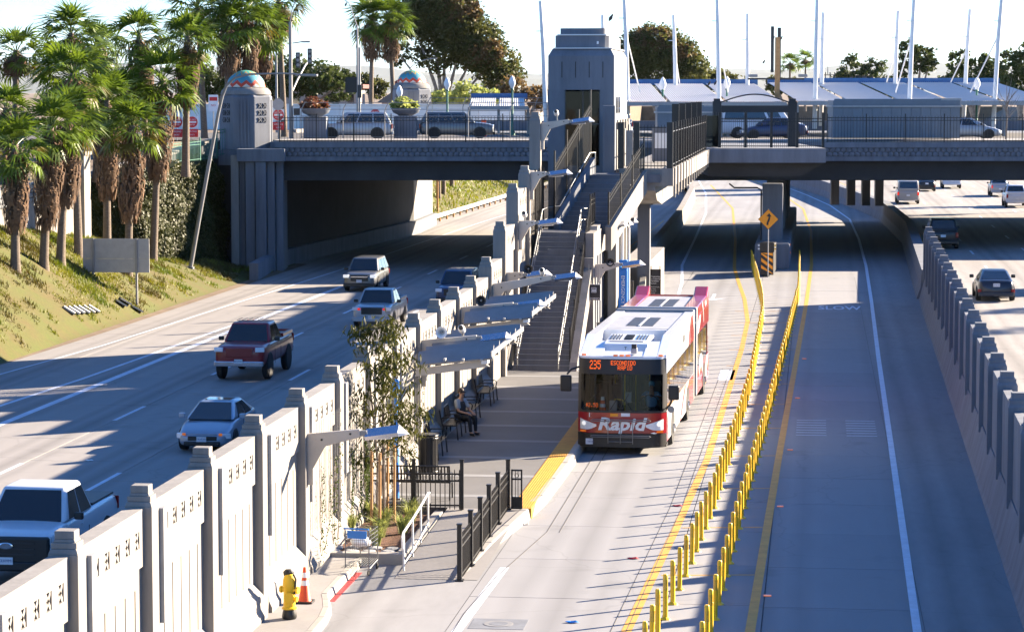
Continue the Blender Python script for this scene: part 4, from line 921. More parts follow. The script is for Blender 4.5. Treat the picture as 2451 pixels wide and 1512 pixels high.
# wheels
for y in (2.62,8.45,15.9):
    for s in (-1,1):
        M().prism([(y+.62*math.cos(a),.50+.62*math.sin(a)) for a in [R(-12+20.4*i) for i in range(11)]],0,s*(HW-.08),s*(HW+.009)).build('wheel_arch','black_trim',bus); wheel(bus,s*(HW-.14),y,.50,.30)
        M().lathe([(.16,0),(.16,.06),(.09,.09)],12).build('hub','chrome',bus,loc=(s*HW,y,.5),rot=(0,R(90)*s,0))
# front furniture
for s in (-1,1):
    g = M(); nx_ = 10
    for i in range(nx_+1):
        x = .72+.50*i/nx_; t_ = i/nx_; z0 = .84-.10*math.sin(min(1,t_*1.6)*pi/2); z1 = .90+.16*t_
        for z in (z0,(z0+z1)/2,z1): g.v.append((s*x,fy(x,z)-.025-.02*math.sin(pi*t_),z))
    g.f = [(i*3+j,(i+1)*3+j,(i+1)*3+j+1,i*3+j+1) for i in range(nx_) for j in range(2)]; hl = g.build('headlight','headlight',bus,smooth=True)
    M().lathe([(.065,0),(.06,.02),(.03,.03)],16).build('lamp','headlight_on' ,hl,loc=(s*1.09,fy(1.09,1)-.05,.92),rot=(R(90),0,0))
    M().obx((s*1.12,fy(1.12,.7)-.01,.69),(.2,.02,.05),(0,0,s*.5)).build('turn_signal','amber',bus)
# mirrors
M().tube([(-1.25,.2,2.55),(-1.45,.02,2.5),(-1.58,-.02,2.35)],.03,8).build('mirror_arm','black_trim',bus); B(-1.78,-1.45,-.05,.08,1.85,2.32).build('mirror','black_trim',bus,bevel=.04)
M().tube([(1.28,.3,1.35),(1.42,.2,1.5),(1.48,.18,1.75)],.03,8).build('mirror_arm','black_trim',bus); B(1.36,1.68,.10,.24,1.62,2.05).build('mirror','black_trim',bus,bevel=.05)
M().lathe([(.10,0),(.10,.05)],14).build('convex_mirror','steel',bus,loc=(1.44,.2,1.35),rot=(R(90),0,0))
# wipers, rack, lettering
for s,x in ((1,.35),(-1,-.35)): M().tube([(x,-.02,1.28),(x-s*.22,-.03,1.62)],.012,5).build('wiper','black_trim',bus); M().tube([(x-s*.40,-.035,1.34),(x-s*.12,-.03,1.80)],.012,5).build('wiper_blade','black_trim',bus)
rk = M()
for z in (.60,1.06):
    for dz in (0,-.05): rk.tube([(-.83,-.16,z+dz),(.83,-.16,z+dz)],.014,6)
    for s in (-1,1): rk.tube([(s*.83,-.16,z),(s*.87,-.16,z-.025),(s*.83,-.16,z-.05)],.014,6)
rk.build('bike_rack','steel',bus)
rk2 = M()
for x in (-.36,.0,.36): rk2.tube([(x,-.17,1.04),(x,-.20,.60),(x,-.17,.36)],.012,6)
rk2.tube([(-.36,-.17,.42),(.36,-.17,.42)],.012,6); rk2.build('rack_frame','steel',bus)
text('front_lettering','Rapid',.50,'white_sign',bus,(0,-.02,.90),FRONT,.006,sx=1.22,shear=.22,bold=.016)
text('fleet_number','1218',.17,'white_sign',bus,(-.80,.045,1.16),(R(90),0,R(-3)),.003,bold=.004)
p = B(-.17,.17,-.008,0,-.085,.085).build('plate','plate',bus,loc=(-.86,-.005,.40)); text('plate_number','1383894',.085,'plate_ink',p,(0,-.010,-.01),FRONT,.001); text('plate_state','California',.035,'plate_ink',p,(0,-.010,.058),FRONT,.001)
B(-.17,.05,-.008,.0,1.14,1.22).build('sticker','orange_sign',bus,loc=(-.14,0,0)); B(.02,.28,-.008,0,1.14,1.235).build('sticker','plate',bus,loc=(-.02,0,0))
M().add([(.86,.0,.66),(.96,.0,.69),(1.06,.0,.66),(.96,.0,.64)],[(0,1,2,3)]).build('wing_emblem','white_sign',bus,loc=(0,.0,0))
# dot-matrix signs
GL = {'2':'01110,10001,00001,00110,01000,10000,11111','3':'11110,00001,00001,01110,00001,00001,11110','5':'11111,10000,11110,00001,00001,10001,01110','0':'01110,10001,10001,10001,10001,10001,01110','$':'00100,01111,10100,01110,00101,11110,00100','.':'00000,00000,00000,00000,00000,01100,01100',
 'E':'11111,10000,10000,11110,10000,10000,11111','S':'01111,10000,10000,01110,00001,00001,11110','C':'01110,10001,10000,10000,10000,10001,01110','O':'01110,10001,10001,10001,10001,10001,01110','N':'10001,11001,10101,10101,10011,10001,10001','D':'11110,10001,10001,10001,10001,10001,11110','I':'01110,00100,00100,00100,00100,00100,01110','R':'11110,10001,10001,11110,10100,10010,10001','A':'01110,10001,10001,11111,10001,10001,10001','P':'11110,10001,10001,11110,10000,10000,10000'}
def led(s,x,z,px,pz,name,yo=.02,k=.9):
    g = M()
    for ch in s:
        for r_,row in enumerate(GL[ch].split(',')):
            for c_,b_ in enumerate(row):
                if b_ == '1': xx = x+c_*px; zz = z-r_*pz; g.bx(xx-px*k/2,xx+px*k/2,fy(xx,zz)-yo-.004,fy(xx,zz)-yo,zz-pz*k/2,zz+pz*k/2)
        x += 6*px
    return g.build(name,'led',bus)
led('235',-.92,2.74,.019,.036,'route_number'); led('ESCONDIDO',-.30,2.745,.0135,.0175,'destination_text'); led('RAPID',-.10,2.60,.0145,.0175,'destination_text')
led('$2.50',-1.04,1.50,.0125,.0165,'fare_display',yo=-.05)
# inside
B(-1.22,1.22,.5,10.9,.75,.80).build('floor','interior',bus); B(-1.15,1.15,.25,.62,.80,1.22).build('dashboard','black_trim',bus); B(-1.22,1.22,6.5,6.55,.8,2.7).build('bulkhead','interior',bus); B(-1.24,1.24,.6,10.9,2.62,2.68).build('ceiling','interior',bus)
for x,y in ((-.05,1.6),(.18,2.6),(-.5,3.2),(.45,4.2),(-.6,4.6)): M().tube([(x,y,.8),(x,y,2.65)],.02,8).build('grab_pole','pole_yellow',bus)
M().tube([(-.38,1.0,.8),(-.38,1.0,1.45),(-.25,1.0,1.53),(-.05,1.0,1.5),(0,1.0,1.35)],.02,8).build('fare_rail','pole_yellow',bus); B(-.42,-.2,.75,.95,.8,1.5).build('fare_box','bus_grey',bus); B(.04,.22,.8,.9,1.45,1.75).build('monitor','galv',bus)
for y in (3.0,4.0,5.0,6.0):
    for x in (-.9,-.45,.5,.95): B(x-.2,x+.2,y,y+.1,1.0,1.75).build('seat_back','seat_navy',bus)
B(.5,1.0,1.75,1.87,1.0,2.0).build('driver_seat','black_trim',bus); B(.5,1.0,1.3,1.8,1.0,1.1).build('driver_cushion','black_trim',bus)
M().tube([(.75+.24*math.cos(a),.92-.10*math.sin(a),1.47+.21*math.sin(a)) for a in [2*pi*i/20 for i in range(21)]],.018,6,False).build('steering_wheel','black_trim',bus)
cn = thing('safety_cone_stack','red and white striped marker inside bus windscreen','marker',loc=bus.matrix_basis@Vector((-.62,.75,1.22)))
for k in range(4): M().lathe([(.10-.015*k,0),(.09-.015*k,.10)],12).build('band','cone_orange' if k%2 == 0 else 'white_sign',cn,loc=(0,0,.10*k))
# ================================================================ people
mat('skin',(.36,.20,.13),.55,var=.06); mat('hair',(.035,.022,.015),.7); mat('shirt_blue',(.13,.34,.55),.8); mat('shirt_grey',(.30,.33,.36),.85); mat('vest',(.018,.02,.024),.8); mat('trousers',(.012,.014,.02),.85); mat('shoe',(.01,.01,.01),.5)
def skin(name, nodes, edges, m, parent, sub=2, root=0):
    ks = list(nodes); me = bpy.data.meshes.new(name); me.from_pydata([nodes[k][0] for k in ks],[(ks.index(a),ks.index(b)) for a,b in edges],[]); me.update()
    o = bpy.data.objects.new(name,me); C.objects.link(o); o.parent = parent; me.materials.append(MATS[m])
    sk_ = o.modifiers.new('skin','SKIN'); sk_.use_smooth_shade = True
    for i,k in enumerate(ks):
        r_ = nodes[k][1]; me.skin_vertices[0].data[i].radius = r_ if isinstance(r_,tuple) else (r_,r_)
    me.skin_vertices[0].data[root].use_root = True
    s_ = o.modifiers.new('sub','SUBSURF'); s_.levels = sub; s_.render_levels = sub; return o
def seated(label, loc, rz, hands, look=0, shirt='shirt_grey', vest=None, cap=None, glasses=True, seat=.45, feet=((-.12,-.48),(.12,-.46))):
    """a person seated facing local -Y; hip at the origin's height + seat"""
    t = thing('person',label,'person',None,loc,rz); h = seat+.09
    N = {'pelvis':((0,.0,h),(.15,.11)),'belly':((0,.03,h+.18),(.14,.10)),'chest':((0,.05,h+.40),(.17,.11)),'neck':((0,.03,h+.56),.055),'chin':((0,-.01,h+.63),.062),'head':((0,-.005,h+.73),(.078,.092)),'crown':((0,.005,h+.82),.055)}
    Eg = [('pelvis','belly'),('belly','chest'),('chest','neck'),('neck','chin'),('chin','head'),('head','crown')]
    for s,sd in ((-1,'l'),(1,'r')):
        hx,hy,hz = hands[0 if s < 0 else 1]; sh = Vector((s*.19,.05,h+.48)); hd = Vector((hx,hy,hz)); el = (sh+hd)/2+Vector((s*.09,.06,-.12))
        N.update({'sh'+sd:(tuple(sh),.06),'el'+sd:(tuple(el),.043),'wr'+sd:(tuple(el+(hd-el)*.85),.03),'pa'+sd:(tuple(hd),(.04,.022))})
        Eg += [('chest','sh'+sd),('sh'+sd,'el'+sd),('el'+sd,'wr'+sd),('wr'+sd,'pa'+sd)]
        dr = (hd-el).normalized(); sdv = Vector((dr.y,-dr.x,0)).normalized()
        for f in range(5):
            off = sdv*(.028*(f-1.5)) if f < 4 else sdv*(-s*.045); ln = (.05,.06,.055,.042,.035)[f]
            a = hd+off+dr*(.03 if f < 4 else -.01); b = a+dr*ln+Vector((0,0,-.012)); c_ = b+dr*ln*.6+Vector((0,0,-.03))
            N.update({'f%s%da'%(sd,f):(tuple(a),.010),'f%s%db'%(sd,f):(tuple(b),.009),'f%s%dc'%(sd,f):(tuple(c_),.007)}); Eg += [('pa'+sd,'f%s%da'%(sd,f)),('f%s%da'%(sd,f),'f%s%db'%(sd,f)),('f%s%db'%(sd,f),'f%s%dc'%(sd,f))]
        fx,fy_ = feet[0 if s < 0 else 1]
        N.update({'hip'+sd:((s*.10,-.04,h-.02),.09),'kn'+sd:((s*.13,-.44,h+.01),.062),'an'+sd:((fx,fy_,.09),.042),'toe'+sd:((fx,fy_-.17,.04),(.042,.03))}); Eg += [('pelvis','hip'+sd),('hip'+sd,'kn'+sd),('kn'+sd,'an'+sd),('an'+sd,'toe'+sd)]
    skin('body',N,Eg,'skin',t)
    g = lambda k,f: (N[k][0], tuple(x*f for x in N[k][1]) if isinstance(N[k][1],tuple) else N[k][1]*f)
    sh = {k:g(k,1.18) for k in ('pelvis','belly','chest','shl','shr')}
    for sd in 'lr': a = Vector(N['sh'+sd][0]); b = Vector(N['el'+sd][0]); sh['sl'+sd] = (tuple(a+(b-a)*.8),.062)
    skin('shirt',sh,[('pelvis','belly'),('belly','chest'),('chest','shl'),('chest','shr'),('shl','sll'),('shr','slr')],shirt,t)
    if vest: v_ = {k:g(k,1.28) for k in ('pelvis','belly','chest')}; v_['top'] = ((0,.06,h+.5),(.12,.09)); skin('vest',v_,[('pelvis','belly'),('belly','chest'),('chest','top')],vest,t)
    tr_ = {k:g(k,1.2) for k in ('pelvis','hipl','hipr','knl','knr','anl','anr')}; skin('trousers',tr_,[('pelvis','hipl'),('pelvis','hipr'),('hipl','knl'),('hipr','knr'),('knl','anl'),('knr','anr')],'trousers',t)
    for sd in 'lr':
        a = Vector(N['an'+sd][0]); b = Vector(N['toe'+sd][0]); skin('shoe',{'a':((a.x,a.y+.04,.055),.055),'b':((b.x,b.y,.045),(.052,.045))},[('a','b')],'shoe',t)
    hc = (0,.012,h+.755); hm = M().lathe([(.001,.105),(.045,.10),(.078,.07),(.092,.03),(.094,-.02),(.085,-.06)],14,hc); hm.f = hm.f[:-1]
    hm.v = [(x,(y-hc[1])*1.15+hc[1]+.018,z) for x,y,z in hm.v]; hm.build('cap' if cap else 'hair',cap or 'hair',t,smooth=60)
    M().prism([(-.012,h+.72),(.012,h+.72),(.008,h+.69),(-.008,h+.69)],1,-.118,-.09).build('nose','skin',t)
    for s in (-1,1): M().obx((s*.085,.0,h+.715),(.016,.035,.05)).build('ear','skin',t,bevel=.006)
    if glasses: M().obx((0,-.095,h+.738),(.14,.03,.032)).build('sunglasses','black_sign',t,bevel=.008)
    else:
        for s in (-1,1): M().obx((s*.03,-.095,h+.738),(.02,.02,.012)).build('eye','black_sign',t)
    M().obx((0,-.082,h+.655),(.04,.02,.008)).build('mouth','hair',t)
    return t
bm = bus.matrix_basis
seated('bus driver in light blue shirt and dark cap holding the steering wheel',bm@Vector((.75,1.55,.62)),bus.rotation_euler.z,((-.20,-.60,1.02),(.22,-.60,1.02)),shirt='shirt_blue',cap='shirt_blue',glasses=False,feet=((-.12,-.62),(.12,-.62)))
seated('man in dark vest and sunglasses sitting on shaded platform bench',(-10.55,77.75,.26),R(55),((-.10,-.36,.66),(.14,-.34,.66)),vest='vest')
# ================================================================ platform lighting arms, canopies, speakers, cameras
def lamp_head(t, x, y, z, L=.95, w=.34, ang=0):
    h = M().add([(0,-w/2,0),(L*.78,-w/2,.06),(L,0,.0),(L*.78,w/2,.06),(0,w/2,0),(0,-w/2,.09),(L*.76,-w/2,.15),(L*.76,w/2,.15),(0,w/2,.09)],
        [(0,4,3,2,1),(5,6,7,8),(0,1,6,5),(4,8,7,3),(0,5,8,4)]).build('lamp_head','lamp_top',t,loc=(x,y,z),rot=(R(24),R(-ang),0))
    M().add([(L*.76,-w/2,.152),(L*.76,w/2,.152),(L*1.0,0,.0),(L*.78,w/2,.055),(L*.78,-w/2,.055)],[(0,1,2),(1,3,2),(0,2,4)]).build('lamp_nose','white_paint',h)
    B(.05,L*.6,-w*.35,w*.35,-.02,.0).build('lens','white_sign',h); return h
def arm(label, k, z, reach, rise=.10, drop=1.1, name='light_arm', head=True, y=None, x0=None):
    y = PY[k+1] if y is None else y; x = (WX(y)+.07) if x0 is None else x0
    t = thing(name,label,'lamp')
    M().prism([(x,z),(x+reach,z+rise*reach),(x+reach,z+rise*reach-.17),(x+.40,z-.26),(x+.13,z-.75),(x+.13,z-drop),(x,z-drop)],1,y-.07,y+.07).build('bracket','arm_paint',t,bevel=.01)
    M().disc((x+.32,y-.075,z-.12),.025,1,10,.01).build('bolt','black_trim',t); M().disc((x+reach*.82,y-.075,z+rise*reach*.82-.08),.025,1,10,.01).build('bolt','black_trim',t)
    B(x+reach,x+reach+.14,y-.05,y+.05,z+rise*reach-.15,z+rise*reach-.03).build('joint','galv',t)
    if head: lamp_head(t,x+reach+.12,y,z+rise*reach-.16,ang=4)
    return t
arm('nearest bracket lamp with blue-topped head beside the young tree',4,3.22,1.15)
arm('long bracket lamp carrying the nearer louvre canopy',8,3.60,1.55,rise=.10,drop=1.3)
arm('long bracket lamp carrying the farther louvre canopy',10,3.82,1.65,rise=.10,drop=1.3)
arm('long sloping bracket lamp with camera, past the canopies',12,3.92,2.05,rise=.16,drop=1.2)
arm('short bracket lamp on wall post at foot of stairs',13,4.02,.62,rise=.02)
arm('short bracket lamp partway up the stairs',14,5.68,.62,rise=.02)
arm('short bracket lamp near mid landing',15,7.40,.62,rise=.02)
arm('topmost bracket lamp on tallest wall post',16,9.28,1.15,rise=.12)
def canopy(label, y0, y1, z):
    t = thing('louvre_canopy',label,'canopy'); x0 = WX((y0+y1)/2)+.55; x1 = -8.72; n = 6
    for k in range(n):
        y = y0+(y1-y0)*(k+.5)/n
        M().obx(((x0+x1)/2+.05*k*0,y,z-.05),(x1-x0+.3,.62,.05),(R(30),R(-5.7),0)).build('louvre_blade','galv',t)
    M().prism([(y0,z-.02),(y1,z-.02),(y1,z+.12),(y0,z+.12)],0,x1+.14,x1+.18).build('edge_plate','galv',t)
    for y in (y0+.6,y1-.6):
        M().prism([(x0-.2,z-.42),(x1-.2,z-.17),(x1+.05,z-.33),(x0-.2,z-.62)],1,y-.06,y+.06).build('support_beam','arm_paint',t)
        B(x1-.15,x1+.02,y-.2,y+.2,z-.25,z-.1).build('beam_end','white_paint',t)
    for k in range(3): B(x0+.6+k*.5,x0+.66+k*.5,y0+.2,y1-.2,z-.16,z-.10).build('purlin','galv_dull',t)
    return t
canopy('nearer louvred metal canopy over platform benches',68.9,76.6,3.52)
canopy('farther louvred metal canopy before the stairs',78.9,86.2,3.76)
def horn(label, x, y, z, rz=0, m='galv'):
    t = thing('loudspeaker',label,'loudspeaker',None,(x,y,z),rz)
    M().lathe([(.05,0),(.06,.12),(.16,.30),(.165,.33),(.14,.32),(.04,.16)],20).build('horn',m,t,rot=(R(90),0,0),smooth=True)
    M().lathe([(.03,.0),(.035,.16),(.01,.18)],12).build('driver','galv',t,rot=(R(90),0,0),loc=(0,-.12,0)); B(-.03,.03,.0,.08,-.2,0).build('bracket','galv',t); return t
def camera_dome(label,x,y,z,rz=0):
    t = thing('security_camera',label,'camera',None,(x,y,z),rz)
    M().lathe([(.001,0),(.08,.02),(.10,.10),(.10,.34),(.06,.40)],14).build('housing','white_paint',t,rot=(R(70),0,0),smooth=True); B(-.03,.03,-.03,.03,-.25,.02).build('bracket','galv',t); M().disc((0,-.40,.14),.07,1,12,.02).build('lens','black_sign',t); return t
horn('grey horn loudspeaker above the nearer canopy arm',-10.35,72.4,3.85,m='white_paint'); horn('dark horn loudspeaker on farther canopy arm',-10.35,81.1,4.05,m='dark_metal'); horn('dark horn loudspeaker on short arm at stair foot',-10.25,93.7,4.2,m='dark_metal'); horn('horn loudspeaker above the right lamp by the elevators sign',-8.05,103.2,3.85,m='dark_metal')
camera_dome('round metal camera dome above the nearer canopy',-9.95,73.6,3.75); camera_dome('white security camera on the long sloping arm',-9.35,89.8,4.30); camera_dome('white security camera on topmost bracket lamp',-10.6,107.2,9.60); camera_dome('white security camera under the footbridge',-7.75,112,6.0); camera_dome('white camera on post partway up stairs',-10.95,98.6,5.85)
arm('bracket lamp over the elevators sign with horn above',0,3.75,.95,rise=.10,y=103.0,x0=-8.66,drop=.5)
for k,(y,z) in enumerate(((107.5,5.15),(110.5,5.05),(113.5,5.0))):
    t = thing('light_arm','%s of three small lamp heads under footbridge stair'%('nearest','middle','farthest')[k],'lamp'); B(-8.68,-8.40,y-.05,y+.05,z-.12,z+.02).build('bracket','arm_paint',t); lamp_head(t,-8.40,y,z-.10,L=.75)
# ---------------------------------------------------------------- benches
def bench(label, x, y, rz, slat_m='black_metal'):
    t = thing('platform_bench',label,'bench','metal platform benches',(x,y,.255),rz); w = 1.75
    for s in (-1,0,1):
        M().tube([(s*w/2,-.46,0),(s*w/2,-.42,.42),(s*w/2,.0,.42),(s*w/2,.10,.88)],.022,6).build('frame','black_metal',t); M().tube([(s*w/2,.02,0),(s*w/2,-.02,.42)],.022,6).build('leg','black_metal',t)
        M().tube([(s*w/2,-.40,.42),(s*w/2,-.44,.60),(s*w/2,-.38,.66),(s*w/2,-.02,.66),(s*w/2,.05,.62)],.018,6).build('armrest','black_metal',t)
    for k in range(7): B(-w/2,w/2,-.45+k*.065,-.405+k*.065,.43,.447).build('seat_slat','black_metal',t)
    for k in range(22): x_ = -w/2+.04+k*(w-.08)/21; M().obx((x_,.055,.66),(.035,.012,.42),(R(-13),0,0)).build('back_slat','black_metal',t)
    for z in (.47,.87): M().tube([(-w/2,.0+.1*(z-.42)/.46,z),(w/2,.0+.1*(z-.42)/.46,z)],.02,6).build('back_rail','black_metal',t)
    return t
for lb,y in (('black metal bench half hidden behind the trash can',73.0),('black metal bench with seated man',77.3),('black metal bench with a folded paper, beyond the seated man',81.0),('black metal bench nearest the stairs, in half sun',85.8)): bench(lb,WX(y)+.12,y,R(90))
bench('black slatted bench behind the gate fence, back to camera',-10.0,65.0,R(180)).location.z = .255
# ---------------------------------------------------------------- bins, poles, signs
def bin_(label,x,y):
    t = thing('litter_bin',label,'trash can','black slatted litter bins',(x,y,.255)); M().lathe([(.23,.03),(.23,.95)],20).build('liner','black_sign',t)
    sm_ = B(-.012,.012,-.004,.004,.05,.98).mesh('slat','black_metal')
    for k in range(26): a = 2*pi*k/26; inst('slat',sm_,t,(.262*math.cos(a),.262*math.sin(a),0),(0,0,a+pi/2))
    for z in (.05,.95,1.02): M().tube([(.27*math.cos(a),.27*math.sin(a),z) for a in [2*pi*i/20 for i in range(21)]],.018,5,False).build('hoop','black_metal',t)
    M().lathe([(.27,1.02),(.30,1.05),(.24,1.06)],20).build('rim','black_metal',t); return t
bin_('black slatted litter bin in front of the shaded benches',-10.38,69.75); bin_('black slatted litter bin beside the stair portal behind the bus',-8.45,104.6)
bp_ = thing('help_point','slim bright blue help pole behind the young tree','pole',loc=(-10.5,65.05,.25)); M().lathe([(.075,0),(.075,1.25),(.045,1.35),(.045,2.75)],12).build('pole','blue_paint',bp_,smooth=True); B(-.09,.09,-.06,.06,2.75,3.05).build('beacon','blue_paint',bp_,bevel=.03); B(-.05,.05,-.09,-.07,.95,1.25).build('call_panel','galv',bp_); B(-.12,.12,-.1,.1,0,.04).build('base','galv',bp_)
ep = thing('emergency_phone','tall blue emergency phone pylon lettered EMERGENCY by the stairs','emergency phone',loc=(-8.06,110,.25)); B(-.18,.18,-.12,.12,0,2.85).build('pylon','blue_paint',ep,bevel=.02); B(-.18,.18,-.12,.12,2.86,3.25).build('beacon_box','blue_paint',ep,bevel=.02); B(-.09,.09,-.15,-.12,2.95,3.12).build('beacon','lens_blue',ep); B(-.1,.1,-.14,-.12,1.0,1.35).build('speaker_plate','galv',ep)
text('lettering','EMERGENCY',.21,'white_sign',ep,(0,-.125,2.0),(R(90),R(90),0),.002)
for x in (-.06,.22): M().tube([(x,.25,0),(x,.25,4.6)],.055,8).build('conduit','white_paint',ep)
sg = thing('hanging_sign','black hanging sign with passenger pictogram lettered Elevators','sign',loc=(-8.58,101.6,2.45)); B(-.26,.26,-.03,.03,0,.62).build('board','white_sign',sg); B(-.25,.25,-.035,-.03,.01,.61).build('face','black_sign',sg); text('lettering','Elevators',.125,'white_sign',sg,(0,-.037,.08),FRONT,.001)
B(-.10,.10,-.042,-.036,.30,.50).build('pictogram_frame','white_sign',sg); B(-.085,.085,-.046,-.042,.315,.485).build('pictogram_field','black_sign',sg)
for k in (-1,0,1): M().lathe([(.018,0),(.018,.09),(.005,.10)],8).build('pictogram_figure','white_sign',sg,loc=(k*.05,-.048,.33)); M().disc((k*.05,-.048,.455),.014,1,8,.004).build('pictogram_head','white_sign',sg)
for x in (-.2,.2): M().tube([(x,0,.62),(x,0,1.4)],.012,6).build('hanger','galv',sg)
wn = thing('warning_sign','narrow black trespass notice board at platform edge behind bus','sign',loc=(-7.15,117.5,.26)); B(-.24,.24,-.02,.02,1.15,2.35).build('board','black_sign',wn)
for i,(s,z) in enumerate((('Trespassing',2.02),('or Loitering',1.92),('Forbidden',1.82),('by Law',1.72),('Para Protección',1.55),('de la Ley',1.46),('Entrar sin',1.37),('Permiso',1.28))): text('notice_line',s,.085 if i < 4 else .06,'white_sign',wn,(-.2,-.022,z),FRONT,.001,align='LEFT')
for x in (-.2,-.07,.07,.2): B(x-.02,x+.02,-.02,.02,0,1.15 if abs(x) < .1 else 2.5).build('leg','black_metal',wn)
pe = thing('platform_end_wall','concrete end wall of platform with sloping side below footbridge','wall'); B(-8.9,-7.85,121,121.4,.25,2.75).build('end_wall','concrete_grey',pe); M().prism([(113.5,.25),(121.4,.25),(121.4,2.75),(119.5,2.75),(115.5,1.55),(113.5,1.4)],0,-7.85,-7.6).build('side_wall','concrete',pe); B(-8.9,-7.6,121.4,132,.25,2.75).build('planter_wall','concrete',pe)
gp = thing('gate_post','black metal gate post beside the blue emergency pylon','post',loc=(-7.75,111,.25)); B(-.07,.07,-.07,.07,0,2.3).build('post','black_metal',gp); B(-.1,.1,-.1,.1,0,.03).build('foot','black_metal',gp)
# ---------------------------------------------------------------- near fences, gate, ramp rail
hf = thing('platform_fence','black picket fence with rings across the platform entrance','fence')
fence(hf,(-11.0,63.45,.25),(-9.82,63.55,.25),1.0,1.2,.115,ph=1.22,pw_=.09); fence(hf,(-9.82,63.55,.25),(-8.63,63.62,.25),1.0,1.2,.115,ph=1.22,pw_=.09,ends=(0,1))
bf = thing('ramp_fence','black picket fence with stout posts along the ramp kerb','fence')
bp2 = [(-7.58,55.5,.0),(-7.55,57.1,.05),(-7.54,58.7,.09),(-7.54,60.3,.14),(-7.53,61.95,.19),(-7.50,63.8,.25)]
for i in range(5): fence(bf,bp2[i],bp2[i+1],1.0,2,.115,ph=1.22,pw_=.10,rings=True,ends=(1 if i == 0 else 0,1))
for q in bp2: B(-.09,.09,-.09,.09,0,.03).build('foot','black_metal',bf,loc=q)
gt = thing('ramp_gate','small black gate leaf beside the yellow tactile strip','gate',loc=(-7.42,63.75,.27)); 
for x in (.02,.26): B(x-.02,x+.02,-.02,.02,.0,.98).build('stile','black_metal',gt)
for z in (.0,.26,.72,.94): B(.02,.26,-.02,.02,z,z+.04).build('rail','black_metal',gt)
B(.02,.26,-.01,.01,.02,.28).build('kick_plate','black_metal',gt); B(.10,.115,-.015,.015,.28,.95).build('bar','black_metal',gt); B(.165,.18,-.015,.015,.28,.95).build('bar','black_metal',gt); inst('ring',ring(.05,'black_metal'),gt,(.14,0,.83))
rr_ = thing('ramp_handrail','white metal handrail beside the planter ramp','handrail'); qs = [(-8.95,56.45,.02),(-8.99,58.0,.06),(-9.04,59.55,.11),(-9.10,61.1,.17)]
M().tube([(-8.94,56.2,.55),(-8.94,56.15,.80),(-8.95,56.4,.88)]+[(x,y,z+.86) for x,y,z in qs]+[(-9.11,61.4,1.0),(-9.11,61.4,.75)],.026,8).build('top_rail','white_paint',rr_,smooth=True); M().tube([(x,y,z+.14) for x,y,z in qs],.022,8).build('low_rail','white_paint',rr_); 
for q in qs: M().tube([q,(q[0],q[1],q[2]+.86)],.024,8).build('rail_post','white_paint',rr_)
# ---------------------------------------------------------------- hydrant, cone, cart
hy = thing('fire_hydrant','yellow fire hydrant on black base at bottom of picture','fire hydrant',loc=(-10.27,50.33,.15))
M().lathe([(.13,0),(.15,.04),(.14,.12),(.12,.20)],18).build('base','black_trim',hy,smooth=True); M().lathe([(.15,.20),(.15,.23),(.12,.25),(.115,.62),(.13,.66),(.13,.70),(.12,.80),(.09,.88),(.04,.92),(.03,.95)],18).build('barrel','yellow_plastic',hy,smooth=30)
for a,rr,ln,z in ((R(-15),.055,.20,.58),(R(165),.055,.19,.58),(R(-80),.075,.20,.46),(R(-15),.04,.17,.40)): M().tube([(0,0,z),(math.cos(a)*ln,math.sin(a)*ln,z)],rr,10).tube([(math.cos(a)*ln*.8,math.sin(a)*ln*.8,z),(math.cos(a)*ln*1.02,math.sin(a)*ln*1.02,z)],rr*1.3,10).build('outlet','yellow_plastic',hy)
M().tube([(.10,-.09,.90),(.14,-.05,.80),(.13,-.06,.62),(.12,-.08,.5)],.022,6).build('strap','black_trim',hy); M().lathe([(.10,.86),(.11,.93),(.06,.98)],10).build('cap_wrap','black_trim',hy,loc=(-.02,.03,.0))
tc_ = thing('traffic_cone','orange traffic cone with two white collars behind the hydrant','traffic cone',loc=(-10.29,52.0,.15))
B(-.18,.18,-.18,.18,0,.04).build('base','black_trim',tc_,bevel=.01); M().lathe([(.14,.04),(.125,.06),(.03,.72),(.015,.73)],20).build('body','cone_orange',tc_,smooth=40); 
for a,b_ in ((.36,.46),(.52,.62)): f_ = lambda z: .127-(z-.06)*.1439+.003; M().lathe([(f_(a),a),(f_(b_),b_)],20).build('collar','white_sign',tc_)
ct = thing('shopping_cart','wire shopping cart with blue panel and white bag by planter','shopping cart',loc=(-9.85,56.35,.0),rz=R(-8))
for s in (-1,1):
    M().tube([(s*.27,-.40,.10),(s*.27,-.38,.95),(s*.27,-.44,1.02)],.014,6).build('frame','steel',ct); M().tube([(s*.27,-.40,.14),(s*.20,.45,.20),(s*.20,.46,.55)],.014,6).build('frame','steel',ct)
for x,y in ((-.27,-.42),(.27,-.42),(-.20,.42),(.20,.42)): M().lathe([(.06,-.015),(.06,.015)],12).build('castor','tyre',ct,loc=(x,y,.06),rot=(0,R(90),0)); M().tube([(x,y,.06),(x,y,.16)],.012,5).build('fork','galv_dull',ct)
wb = M()
for k in range(12): x = -.27+k*.049; wb.tube([(x,-.38,.95),(x,-.36,.55),(x*.75,.46,.60),(x*.75,.48,.92)],.005,4)
for k in range(5): z = .58+k*.09; wb.tube([(-.27,-.37,z),(.27,-.37,z),(.205,.47,z),(-.205,.47,z),(-.27,-.37,z)],.005,4)
wb.build('basket','steel',ct); rkk = M()
for k in range(9): rkk.tube([(-.25+k*.0625,-.36,.20),((-.25+k*.0625)*.75,.42,.24)],.006,4)
rkk.tube([(-.27,-.37,.19),(.27,-.37,.19)],.008,4); rkk.build('lower_rack','steel',ct); M().tube([(-.29,-.45,1.02),(.29,-.45,1.02)],.018,8).build('handle','blue_paint',ct); B(-.22,.22,-.41,-.395,.80,.97).build('ad_panel','blue_paint',ct)
